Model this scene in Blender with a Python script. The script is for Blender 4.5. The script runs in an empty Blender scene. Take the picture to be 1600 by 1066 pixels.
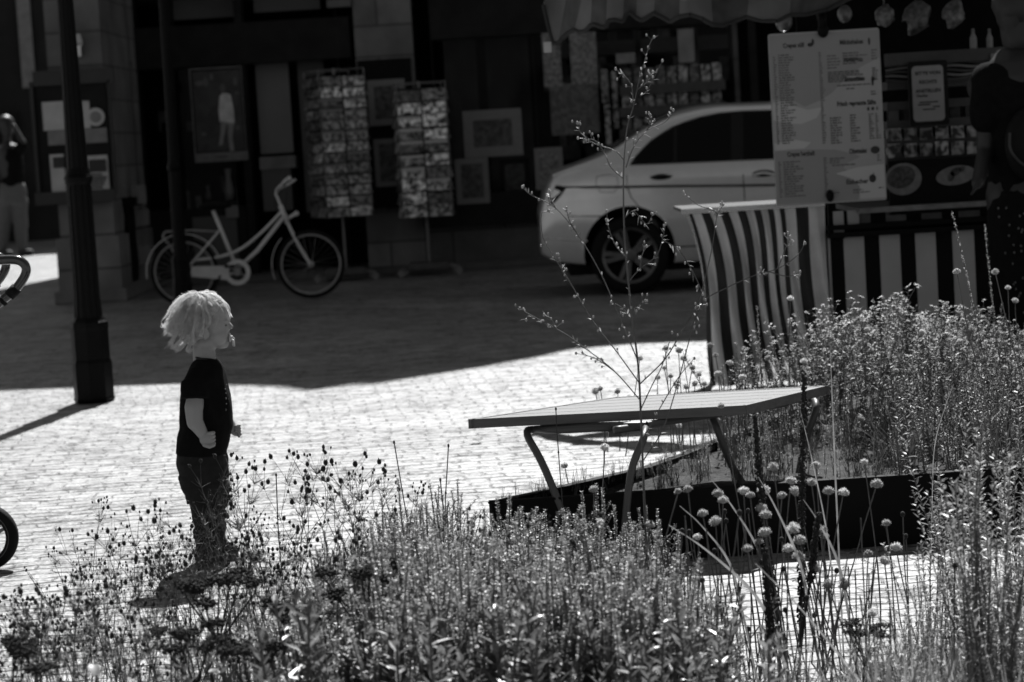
import bpy, bmesh, math, random
from mathutils import Vector, Matrix, noise
random.seed(7)
V = Vector
rad = math.radians
scene = bpy.context.scene
col = scene.collection

# ---------------------------------------------------------------- camera
F = 3778.0                      # focal length in pixels of the 1600 px wide photograph (85 mm)
CAM_H = 1.33
ROLL = rad(3.4)
PITCH = math.atan(318 / F)
_f = V((0, math.cos(PITCH), -math.sin(PITCH)))
_u0 = V((0, math.sin(PITCH), math.cos(PITCH)))
_r0 = V((1, 0, 0))
_r = _r0 * math.cos(ROLL) - _u0 * math.sin(ROLL)
_u = _r0 * math.sin(ROLL) + _u0 * math.cos(ROLL)
cam_d = bpy.data.cameras.new('camera')
cam_d.sensor_width = 36
cam_d.lens = 85
cam_d.clip_end = 500
cam_d.clip_start = 0.1
cam_d.dof.use_dof = True
cam_d.dof.focus_distance = 6.6
cam_d.dof.aperture_fstop = 5.8
cam = bpy.data.objects.new('camera', cam_d)
col.objects.link(cam)
cam.matrix_world = Matrix(((_r.x, _u.x, -_f.x, 0), (_r.y, _u.y, -_f.y, 0), (_r.z, _u.z, -_f.z, CAM_H), (0, 0, 0, 1)))
scene.camera = cam


def ray(px, py):
    return _f + _r * ((px - 800) / F) + _u * ((533 - py) / F)


def G(px, py, h=0.0):           # point of the horizontal plane z = h
    d = ray(px, py)
    t = (h - CAM_H) / d.z
    return V((0, 0, CAM_H)) + d * t


def D(px, py, Y):               # point at depth Y
    d = ray(px, py)
    return V((0, 0, CAM_H)) + d * (Y / d.y)


# ---------------------------------------------------------------- sun and sky
_s = G(148, 628) - G(0, 685)
_s.z = 0
_s.normalize()
EL = rad(52)
SUN = V((_s.x * math.cos(EL), _s.y * math.cos(EL), math.sin(EL)))
sd = bpy.data.lights.new('sun', 'SUN')
sd.energy = 5.0
sd.angle = rad(0.5)
sd.color = (1, 1, 1)
so = bpy.data.objects.new('sun', sd)
col.objects.link(so)
so.rotation_euler = (-SUN).to_track_quat('-Z', 'Y').to_euler()
world = bpy.data.worlds.new('World')
scene.world = world
world.use_nodes = True
wn = world.node_tree.nodes
wl = world.node_tree.links
sky = wn.new('ShaderNodeTexSky')
sky.sky_type = 'NISHITA'
sky.sun_disc = False
sky.sun_elevation = EL
sky.sun_rotation = math.atan2(SUN.x, SUN.y)
bw = wn.new('ShaderNodeRGBToBW')      # the photograph is black and white
wl.new(sky.outputs[0], bw.inputs[0])
wl.new(bw.outputs[0], wn['Background'].inputs[0])
wn['Background'].inputs[1].default_value = 0.05
scene.view_settings.view_transform = 'Standard'
scene.view_settings.look = 'None'
scene.view_settings.exposure = 0.72
scene.view_settings.gamma = 1
scene.cycles.max_bounces = 6
scene.cycles.transparent_max_bounces = 32
scene.cycles.caustics_reflective = False
scene.cycles.caustics_refractive = False


# ---------------------------------------------------------------- materials (all grey)
def g3(v):
    return (v, v, v, 1)


def mat(name, c, rough=0.7, metal=0.0, var=0.25, scale=12.0, bump=0.0, bscale=None, spec=0.5, trans=0.0, coat=0.0,
        rnd=0.0, stretch=None, transmit=0.0):
    m = bpy.data.materials.new(name)
    m.use_nodes = True
    nt = m.node_tree
    n, l = nt.nodes, nt.links
    b = n['Principled BSDF']
    b.inputs['Roughness'].default_value = rough
    b.inputs['Metallic'].default_value = metal
    b.inputs['Specular IOR Level'].default_value = spec
    b.inputs['Coat Weight'].default_value = coat
    tc = n.new('ShaderNodeTexCoord')
    mp = n.new('ShaderNodeMapping')
    if stretch:
        mp.inputs['Scale'].default_value = stretch
    l.new(tc.outputs['Object'], mp.inputs[0])
    nz = n.new('ShaderNodeTexNoise')
    nz.inputs['Scale'].default_value = scale
    nz.inputs['Detail'].default_value = 5
    l.new(mp.outputs[0], nz.inputs['Vector'])
    mr = n.new('ShaderNodeMapRange')
    mr.inputs['From Min'].default_value = 0.3
    mr.inputs['From Max'].default_value = 0.7
    mr.inputs['To Min'].default_value = c * (1 - var)
    mr.inputs['To Max'].default_value = c * (1 + var)
    l.new(nz.outputs[0], mr.inputs[0])
    out = mr.outputs[0]
    if rnd:
        oi = n.new('ShaderNodeObjectInfo')
        m2 = n.new('ShaderNodeMapRange')
        m2.inputs['To Min'].default_value = 1 - rnd
        m2.inputs['To Max'].default_value = 1 + rnd
        l.new(oi.outputs['Random'], m2.inputs[0])
        mu = n.new('ShaderNodeMath')
        mu.operation = 'MULTIPLY'
        l.new(out, mu.inputs[0])
        l.new(m2.outputs[0], mu.inputs[1])
        out = mu.outputs[0]
    l.new(out, b.inputs['Base Color'])
    if bump:
        n2 = n.new('ShaderNodeTexNoise')
        n2.inputs['Scale'].default_value = bscale or scale * 3
        n2.inputs['Detail'].default_value = 4
        l.new(mp.outputs[0], n2.inputs['Vector'])
        bp = n.new('ShaderNodeBump')
        bp.inputs['Strength'].default_value = bump
        bp.inputs['Distance'].default_value = 0.01
        l.new(n2.outputs[0], bp.inputs['Height'])
        l.new(bp.outputs[0], b.inputs['Normal'])
    if trans:
        t = n.new('ShaderNodeBsdfTranslucent')
        l.new(out, t.inputs[0])
        mx = n.new('ShaderNodeMixShader')
        mx.inputs[0].default_value = trans
        l.new(b.outputs[0], mx.inputs[1])
        l.new(t.outputs[0], mx.inputs[2])
        l.new(mx.outputs[0], n['Material Output'].inputs[0])
    return m


def glass_mat(name, clear=0.9, rough=0.05):
    m = bpy.data.materials.new(name)
    m.use_nodes = True
    n, l = m.node_tree.nodes, m.node_tree.links
    t = n.new('ShaderNodeBsdfTransparent')
    t.inputs[0].default_value = g3(clear)
    g = n.new('ShaderNodeBsdfGlossy')
    g.inputs['Roughness'].default_value = rough
    g.inputs[0].default_value = g3(0.25)
    fr = n.new('ShaderNodeFresnel')
    fr.inputs[0].default_value = 1.22
    mx = n.new('ShaderNodeMixShader')
    l.new(fr.outputs[0], mx.inputs[0])
    l.new(t.outputs[0], mx.inputs[1])
    l.new(g.outputs[0], mx.inputs[2])
    l.new(mx.outputs[0], n['Material Output'].inputs[0])
    return m


def print_mat(name, lo, hi, scale, rough=0.5, rnd=0.0):    # a printed picture: soft blotches
    m = bpy.data.materials.new(name)
    m.use_nodes = True
    n, l = m.node_tree.nodes, m.node_tree.links
    b = n['Principled BSDF']
    b.inputs['Roughness'].default_value = rough
    tc = n.new('ShaderNodeTexCoord')
    oi = n.new('ShaderNodeObjectInfo')
    ad = n.new('ShaderNodeVectorMath')
    ad.operation = 'ADD'
    sc_ = n.new('ShaderNodeMath')
    sc_.operation = 'MULTIPLY'
    sc_.inputs[1].default_value = 37
    l.new(oi.outputs['Random'], sc_.inputs[0])
    l.new(tc.outputs['Object'], ad.inputs[0])
    l.new(sc_.outputs[0], ad.inputs[1])
    nz = n.new('ShaderNodeTexNoise')
    nz.inputs['Scale'].default_value = scale
    nz.inputs['Detail'].default_value = 6
    nz.inputs['Distortion'].default_value = 0.6
    l.new(ad.outputs[0], nz.inputs['Vector'])
    cr = n.new('ShaderNodeValToRGB')
    cr.color_ramp.elements[0].position = 0.4
    cr.color_ramp.elements[0].color = g3(lo)
    cr.color_ramp.elements[1].position = 0.62
    cr.color_ramp.elements[1].color = g3(hi)
    l.new(nz.outputs[0], cr.inputs[0])
    out = cr.outputs[0]
    if rnd:
        m2 = n.new('ShaderNodeMapRange')
        m2.inputs['To Min'].default_value = 1 - rnd
        m2.inputs['To Max'].default_value = 1 + rnd
        l.new(oi.outputs['Random'], m2.inputs[0])
        mu = n.new('ShaderNodeVectorMath')
        mu.operation = 'SCALE'
        l.new(out, mu.inputs[0])
        l.new(m2.outputs[0], mu.inputs['Scale'])
        out = mu.outputs[0]
    l.new(out, b.inputs['Base Color'])
    return m


def stone_mat(name, c, rowh=0.32, roww=0.8):
    m = mat(name, c, 0.9, var=0.3, scale=2.5, bump=0.6, bscale=25)
    n, l = m.node_tree.nodes, m.node_tree.links
    b = n['Principled BSDF']
    src = b.inputs['Base Color'].links[0].from_socket
    tc = n.new('ShaderNodeTexCoord')
    sp = n.new('ShaderNodeSeparateXYZ')
    cb = n.new('ShaderNodeCombineXYZ')
    l.new(tc.outputs['Object'], sp.inputs[0])
    l.new(sp.outputs[0], cb.inputs[0])
    l.new(sp.outputs[2], cb.inputs[1])
    br = n.new('ShaderNodeTexBrick')
    br.inputs['Scale'].default_value = 1
    br.inputs['Row Height'].default_value = rowh
    br.inputs['Brick Width'].default_value = roww
    br.inputs['Mortar Size'].default_value = 0.012
    br.inputs['Color1'].default_value = g3(1.1)
    br.inputs['Color2'].default_value = g3(0.75)
    br.inputs['Mortar'].default_value = g3(0.45)
    l.new(cb.outputs[0], br.inputs[0])
    mu = n.new('ShaderNodeMixRGB')
    mu.blend_type = 'MULTIPLY'
    mu.inputs[0].default_value = 1
    l.new(src, mu.inputs[1])
    l.new(br.outputs[0], mu.inputs[2])
    l.new(mu.outputs[0], b.inputs['Base Color'])
    return m


M = {}
M['stone'] = stone_mat('sandstone', 0.16)
M['stone_dark'] = stone_mat('sandstone_base', 0.085, 0.4, 1.1)
M['wood_dark'] = mat('dark_painted_wood', 0.013, 0.6, var=0.3, scale=6, spec=.12)
M['black'] = mat('black_paint', 0.006, 0.6, var=0.3, spec=.1)
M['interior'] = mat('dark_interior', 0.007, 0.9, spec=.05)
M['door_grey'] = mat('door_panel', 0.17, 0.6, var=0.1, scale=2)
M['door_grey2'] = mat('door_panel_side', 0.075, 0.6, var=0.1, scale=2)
M['iron'] = mat('cast_iron', 0.002, 0.4, var=0.3, scale=30, bump=0.3, spec=0.13)
M['paper'] = mat('paper', 0.46, 0.8, var=0.12, scale=8)
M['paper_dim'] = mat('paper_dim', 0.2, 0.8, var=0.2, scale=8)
M['ink'] = mat('ink', 0.02, 0.6)
M['frame_grey'] = mat('picture_frame', 0.16, 0.5, var=0.1)
M['print'] = print_mat('picture_print', 0.01, 0.08, 18)
M['print_pale'] = print_mat('newspaper_print', 0.07, 0.24, 30)
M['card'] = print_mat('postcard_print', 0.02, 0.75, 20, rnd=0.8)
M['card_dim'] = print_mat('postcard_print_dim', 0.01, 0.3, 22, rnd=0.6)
M['metal'] = mat('brushed_metal', 0.5, 0.35, metal=1, var=0.15)
M['wire'] = mat('rack_wire', 0.18, 0.4, metal=0.6)
M['glass'] = glass_mat('window_glass')
M['car_paint'] = mat('silver_car_paint', 0.72, 0.3, metal=0.5, var=0.03, coat=0.7)
M['car_glass'] = mat('tinted_car_glass', 0.004, 0.1, var=0.1, spec=0.18)
M['rubber'] = mat('rubber', 0.006, 0.75, var=0.2, scale=40, bump=0.2, spec=.2)
M['rim'] = mat('alloy_rim', 0.14, 0.4, metal=0.7)
M['trim'] = mat('dark_trim', 0.008, 0.5, spec=.25)
M['bike'] = mat('pale_bicycle_paint', 0.62, 0.4, var=0.08, spec=0.4)
M['bike_rim'] = mat('bicycle_rim', 0.3, 0.5, metal=0.2)
M['cloth_pale'] = mat('pale_canvas', 0.8, 0.9, var=0.1, scale=9, bump=0.15, bscale=400, trans=0.25)
M['cloth_dark'] = mat('dark_canvas', 0.035, 0.9, var=0.15, scale=9, bump=0.15, bscale=400, trans=0.15)
M['panel_pale'] = mat('pale_striped_panel', 0.42, 0.75, var=0.08, scale=5)
M['panel_dark'] = mat('dark_striped_panel', 0.008, 0.8, var=0.2, scale=5, spec=.1)
M['awning'] = mat('awning_canvas', 0.15, 0.85, var=0.35, scale=2.2, bump=0.3, trans=0.12)
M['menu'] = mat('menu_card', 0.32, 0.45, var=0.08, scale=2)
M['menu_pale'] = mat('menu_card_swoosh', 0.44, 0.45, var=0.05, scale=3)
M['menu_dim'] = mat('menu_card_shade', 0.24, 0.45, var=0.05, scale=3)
M['table'] = mat('grey_painted_wood', 0.11, 0.55, var=0.18, scale=5, bump=0.25, stretch=(1, 12, 12), spec=0.4)
M['tube'] = mat('grey_steel_tube', 0.07, 0.45, var=0.1, spec=0.5)
M['steel_black'] = mat('black_steel', 0.0035, 0.6, var=0.4, scale=4, bump=0.1, spec=.12)
M['soil'] = mat('soil', 0.035, 1, var=0.7, scale=22, bump=1.0, bscale=60)
M['skin'] = mat('skin', 0.33, 0.5, var=0.05, scale=15, spec=0.35)
M['skin'].node_tree.nodes['Principled BSDF'].inputs['Subsurface Weight'].default_value = 0.25
M['skin'].node_tree.nodes['Principled BSDF'].inputs['Subsurface Radius'].default_value = (0.01, 0.01, 0.01)
M['skin'].node_tree.nodes['Principled BSDF'].inputs['Subsurface Scale'].default_value = 0.6
M['hair'] = mat('blond_hair', 0.75, 0.3, var=0.2, scale=90, spec=1.0, trans=0.6)
M['strand'] = mat('blond_hair_strand', 0.85, 0.3, var=0.15, scale=90, spec=1.0, trans=0.6)
_nt = M['strand'].node_tree
_src = _nt.nodes['Material Output'].inputs[0].links[0].from_socket
_tr = _nt.nodes.new('ShaderNodeBsdfTransparent')
_mx = _nt.nodes.new('ShaderNodeMixShader')
_mx.inputs[0].default_value = 0.5
_nt.links.new(_src, _mx.inputs[1])
_nt.links.new(_tr.outputs[0], _mx.inputs[2])
_nt.links.new(_mx.outputs[0], _nt.nodes['Material Output'].inputs[0])
M['hair_dark'] = mat('dark_hair', 0.015, 0.5)
M['shirt'] = mat('black_jersey', 0.008, 0.95, var=0.2, scale=30, bump=0.2, bscale=120, spec=0.06)
M['trousers'] = mat('dark_trouser_cloth', 0.02, 0.9, var=0.25, scale=25, bump=0.3, bscale=140, spec=0.2)
M['shoe'] = mat('dark_shoe', 0.03, 0.7)
M['pacifier'] = mat('pale_plastic', 0.6, 0.3, trans=0.3)
M['print_white'] = mat('shirt_print', 0.13, 0.8)
M['trousers_pale'] = mat('pale_trouser_cloth', 0.1, 0.9, var=0.1)
M['dots'] = mat('pale_dots', 0.12, 0.9)
M['leaf'] = mat('foliage', 0.27, 0.4, var=0.45, scale=30, spec=0.5, trans=0.45, rnd=0.3)
M['aster_leaf'] = mat('aster_foliage', 0.095, 0.5, var=0.5, scale=30, spec=0.5, trans=0.4, rnd=0.35)
M['leaf_low'] = mat('broad_low_foliage', 0.17, 0.35, var=0.4, scale=40, spec=0.6, trans=0.35, rnd=0.35)
M['leaf_pale'] = mat('foliage_pale', 0.24, 0.4, var=0.35, scale=30, spec=0.5, trans=0.5, rnd=0.3)
M['leaf_dark'] = mat('foliage_dark', 0.07, 0.55, var=0.4, scale=30, spec=0.4, trans=0.3, rnd=0.3)
M['stem'] = mat('stalk', 0.13, 0.5, var=0.3, scale=30, spec=0.5, trans=0.15)
M['stem_dark'] = mat('dark_stalk', 0.025, 0.7, var=0.3, scale=30)
M['seed'] = mat('seed_head_brown', 0.03, 0.9, var=0.5, scale=200)
M['pom'] = mat('pale_flower_head', 0.58, 0.8, var=0.4, scale=150, trans=0.35, rnd=0.3)
M['petal'] = mat('white_petal', 0.7, 0.6, var=0.1, trans=0.5)


# ---------------------------------------------------------------- mesh builder
def frame_of(d):
    d = d.normalized()
    a = V((0, 0, 1)) if abs(d.z) < 0.9 else V((1, 0, 0))
    x = d.cross(a).normalized()
    y = d.cross(x).normalized()
    return x, y


class MB:
    def __init__(s):
        s.v, s.f, s.m, s.mi = [], [], [], 0

    def add(s, vs, fs, mi=None):
        o = len(s.v)
        s.v += [tuple(p) for p in vs]
        s.f += [tuple(i + o for i in q) for q in fs]
        s.m += [s.mi if mi is None else mi] * len(fs)

    def box(s, x0, x1, y0, y1, z0, z1, mi=None):
        if x1 < x0: x0, x1 = x1, x0
        if y1 < y0: y0, y1 = y1, y0
        if z1 < z0: z0, z1 = z1, z0
        vs = [(x0, y0, z0), (x1, y0, z0), (x1, y1, z0), (x0, y1, z0), (x0, y0, z1), (x1, y0, z1), (x1, y1, z1), (x0, y1, z1)]
        s.add(vs, [(0, 3, 2, 1), (4, 5, 6, 7), (0, 1, 5, 4), (1, 2, 6, 5), (2, 3, 7, 6), (3, 0, 4, 7)], mi)

    def hexa(s, a, b, mi=None):   # a, b: four points each (two facing quads)
        s.add(list(a) + list(b), [(0, 3, 2, 1), (4, 5, 6, 7), (0, 1, 5, 4), (1, 2, 6, 5), (2, 3, 7, 6), (3, 0, 4, 7)], mi)

    def prism(s, pts, off, mi=None):   # polygon pts extruded by off
        n = len(pts)
        off = V(off)
        vs = [V(p) for p in pts] + [V(p) + off for p in pts]
        s.add(vs, [tuple(range(n))[::-1], tuple(range(n, 2 * n))] + [(i, (i + 1) % n, n + (i + 1) % n, n + i) for i in range(n)], mi)

    def tube(s, pts, r, n=6, mi=None, cap=True, flat=None):
        pts = [V(p) for p in pts]
        k = len(pts)
        if not hasattr(r, '__len__'):
            r = [r] * k
        vs = []
        px = None
        for i, p in enumerate(pts):
            d = (pts[min(i + 1, k - 1)] - pts[max(i - 1, 0)])
            if d.length < 1e-9: d = V((0, 0, 1))
            d.normalize()
            if px is None:
                px, py = frame_of(d)
            else:
                px = (px - d * px.dot(d))
                if px.length < 1e-6: px, _ = frame_of(d)
                px.normalize()
                py = d.cross(px)
            for j in range(n):
                a = 2 * math.pi * j / n
                vs.append(p + px * (math.cos(a) * r[i]) + py * (math.sin(a) * r[i]))
        fs = []
        for i in range(k - 1):
            for j in range(n):
                j2 = (j + 1) % n
                fs.append((i * n + j, i * n + j2, (i + 1) * n + j2, (i + 1) * n + j))
        if cap:
            fs.append(tuple(range(n))[::-1])
            fs.append(tuple((k - 1) * n + j for j in range(n)))
        s.add(vs, fs, mi)

    def ball(s, c, r, nu=12, nv=8, mi=None, rot=None):
        c = V(c)
        if not hasattr(r, '__len__'): r = (r, r, r)
        vs = []
        for i in range(nv + 1):
            th = math.pi * i / nv
            for j in range(nu):
                ph = 2 * math.pi * j / nu
                p = V((r[0] * math.sin(th) * math.cos(ph), r[1] * math.sin(th) * math.sin(ph), r[2] * math.cos(th)))
                if rot is not None: p = rot @ p
                vs.append(c + p)
        fs = []
        for i in range(nv):
            for j in range(nu):
                j2 = (j + 1) % nu
                fs.append((i * nu + j, (i + 1) * nu + j, (i + 1) * nu + j2, i * nu + j2))
        s.add(vs, fs, mi)

    def capsule(s, a, b, ra, rb, n=14, mi=None):
        a, b = V(a), V(b)
        d = (b - a)
        L = d.length
        d.normalize()
        pts, rs = [], []
        for t in (-1, -0.85, -0.5):
            pts.append(a + d * (t * ra)); rs.append(max(ra * math.sqrt(1 - t * t), ra * 0.05))
        for i in range(5):
            t = i / 4
            pts.append(a + d * (L * t)); rs.append(ra + (rb - ra) * t)
        for t in (0.5, 0.85, 1):
            pts.append(b + d * (t * rb)); rs.append(max(rb * math.sqrt(1 - t * t), rb * 0.05))
        s.tube(pts, rs, n, mi)

    def lathe(s, c, prof, n=24, mi=None, axis='z', flute=0.0, nf=12, cap=True):
        c = V(c)
        vs = []
        for (r, h) in prof:
            for j in range(n):
                a = 2 * math.pi * j / n
                rr = r * (1 - flute * (0.5 + 0.5 * math.cos(a * nf)))
                if axis == 'z': vs.append(c + V((rr * math.cos(a), rr * math.sin(a), h)))
                else: vs.append(c + V((rr * math.cos(a), h, rr * math.sin(a))))
        fs = []
        for i in range(len(prof) - 1):
            for j in range(n):
                j2 = (j + 1) % n
                fs.append((i * n + j, i * n + j2, (i + 1) * n + j2, (i + 1) * n + j))
        if cap and prof[0][0] > 1e-6: fs.append(tuple(range(n))[::-1])
        if cap and prof[-1][0] > 1e-6: fs.append(tuple((len(prof) - 1) * n + j for j in range(n)))
        s.add(vs, fs, mi)

    def grid(s, P, nu, nv, mi=None, mfun=None):   # P(i/nu, j/nv)
        o = len(s.v)
        for j in range(nv + 1):
            for i in range(nu + 1):
                s.v.append(tuple(P(i / nu, j / nv)))
        for j in range(nv):
            for i in range(nu):
                a = o + j * (nu + 1) + i
                s.f.append((a, a + 1, a + nu + 2, a + nu + 1))
                s.m.append(mfun((i + .5) / nu, (j + .5) / nv) if mfun else (s.mi if mi is None else mi))

    def mesh(s, name, mats, smooth=False):
        me = bpy.data.meshes.new(name)
        me.from_pydata(s.v, [], s.f)
        for m in (mats if isinstance(mats, (list, tuple)) else [mats]):
            me.materials.append(m)
        me.polygons.foreach_set('material_index', s.m)
        if smooth:
            me.polygons.foreach_set('use_smooth', [True] * len(s.f))
        me.update()
        return me

    def build(s, name, mats, parent=None, smooth=False, loc=None):
        me = s.mesh(name, mats, smooth)
        o = bpy.data.objects.new(name, me)
        col.objects.link(o)
        if parent is not None:
            o.parent = parent
            if loc is None:      # geometry is in world coordinates: keep it there
                q = parent
                m = Matrix.Identity(4)
                chain = []
                while q:
                    chain.append(q)
                    q = q.parent
                for q in reversed(chain):
                    m = m @ q.matrix_basis
                if m != Matrix.Identity(4):
                    me.transform(m.inverted())
        if loc is not None:
            o.location = loc
        return o


def fix_normals(me):
    bm = bmesh.new()
    bm.from_mesh(me)
    bmesh.ops.recalc_face_normals(bm, faces=bm.faces)
    bm.to_mesh(me)
    bm.free()


def tag(o, label=None, cat=None, group=None, kind=None):
    if label: o['label'] = label
    if cat: o['category'] = cat
    if group: o['group'] = group
    if kind: o['kind'] = kind
    return o


def thing(name, loc, label, cat, group=None, rz=0.0):
    o = bpy.data.objects.new(name, None)
    o.empty_display_size = 0.1
    col.objects.link(o)
    o.location = loc
    o.rotation_euler = (0, 0, rz)
    return tag(o, label, cat, group)


def copy_tree(o, loc=None, rz=None, sc=None, parent=None):
    c = o.copy()
    col.objects.link(c)
    c.parent = parent
    if loc is not None: c.location = loc
    if rz is not None: c.rotation_euler = (0, 0, rz)
    if sc is not None: c.scale = (sc, sc, sc)
    for ch in o.children:
        copy_tree(ch, parent=c)
    return c


def remeshed(mb, name, mats, voxel, smooth=4, parent=None, disp=None, fac=0.6):
    me0 = mb.mesh('tmp', M['black'])
    o = bpy.data.objects.new('tmp', me0)
    col.objects.link(o)
    m = o.modifiers.new('r', 'REMESH')
    m.mode = 'VOXEL'
    m.voxel_size = voxel
    if smooth:
        sm = o.modifiers.new('s', 'SMOOTH')
        sm.iterations = smooth
        sm.factor = fac
    dg = bpy.context.evaluated_depsgraph_get()
    me = bpy.data.meshes.new_from_object(o.evaluated_get(dg), depsgraph=dg)
    bpy.data.objects.remove(o)
    me.name = name
    me.materials.clear()
    for q in (mats if isinstance(mats, (list, tuple)) else [mats]):
        me.materials.append(q)
    if disp:
        me.update()
        ns = [v.normal.copy() for v in me.vertices]
        for v, nn in zip(me.vertices, ns):
            v.co += nn * disp(v.co)
    me.polygons.foreach_set('use_smooth', [True] * len(me.polygons))
    me.update()
    o = bpy.data.objects.new(name, me)
    col.objects.link(o)
    if parent is not None:
        o.parent = parent
        me.transform(parent.matrix_basis.inverted())
    return o


def text_mesh(body, size, ox, oz, Y, mb, mi, align='LEFT', fit=None, thick=0.001, squash=1.0, bold=0.0):
    """flat lettering on a plane of depth Y facing the camera, added to mb; fit = width in metres"""
    cu = bpy.data.curves.new('t', 'FONT')
    cu.body = body
    cu.size = size
    cu.align_x = align
    cu.offset = bold * size
    cu.resolution_u = 2
    o = bpy.data.objects.new('t', cu)
    col.objects.link(o)
    dg = bpy.context.evaluated_depsgraph_get()
    me = bpy.data.meshes.new_from_object(o.evaluated_get(dg), depsgraph=dg)
    bpy.data.objects.remove(o)
    if len(me.vertices):
        xs = [v.co.x for v in me.vertices]
        k = 1.0
        if fit: k = fit / max(1e-6, max(xs) - min(xs))
        mb.add([(ox + v.co.x * k, Y, oz + v.co.y * squash) for v in me.vertices], [tuple(p.vertices) for p in me.polygons], mi)
    bpy.data.meshes.remove(me)


def rect(x0, y0, x1, y1, Y):
    a, b = D(x0, y0, Y), D(x1, y1, Y)
    return a.x, b.x, b.z, a.z      # X0, X1, Z0, Z1


def wbox(mb, x0, y0, x1, y1, Y, dep, mi=None):
    X0, X1, Z0, Z1 = rect(x0, y0, x1, y1, Y)
    mb.box(X0, X1, Y, Y + dep, max(Z0, 0), Z1, mi)


ORD = ['first', 'second', 'third', 'fourth', 'fifth', 'sixth', 'seventh', 'eighth', 'ninth', 'tenth', 'eleventh', 'twelfth', 'thirteenth']
_T = ['twenty', 'thirty', 'forty', 'fifty', 'sixty']
_O = ['first', 'second', 'third', 'fourth', 'fifth', 'sixth', 'seventh', 'eighth', 'ninth', 'tenth', 'eleventh', 'twelfth', 'thirteenth', 'fourteenth', 'fifteenth', 'sixteenth', 'seventeenth', 'eighteenth', 'nineteenth']
def ordinal(n):      # n counted from 1
    if n < 20: return _O[n - 1]
    t, u = divmod(n, 10)
    if u == 0: return _T[t - 2][:-1] + 'ieth'
    return _T[t - 2] + '-' + _O[u - 1]
# ================================================================ GROUND
def mid_big(n, l, tc):
    q = n.new('ShaderNodeTexNoise'); q.inputs['Scale'].default_value = 1.7; q.inputs['Detail'].default_value = 3
    l.new(tc.outputs['Object'], q.inputs['Vector'])
    return q.outputs[0]


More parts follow.
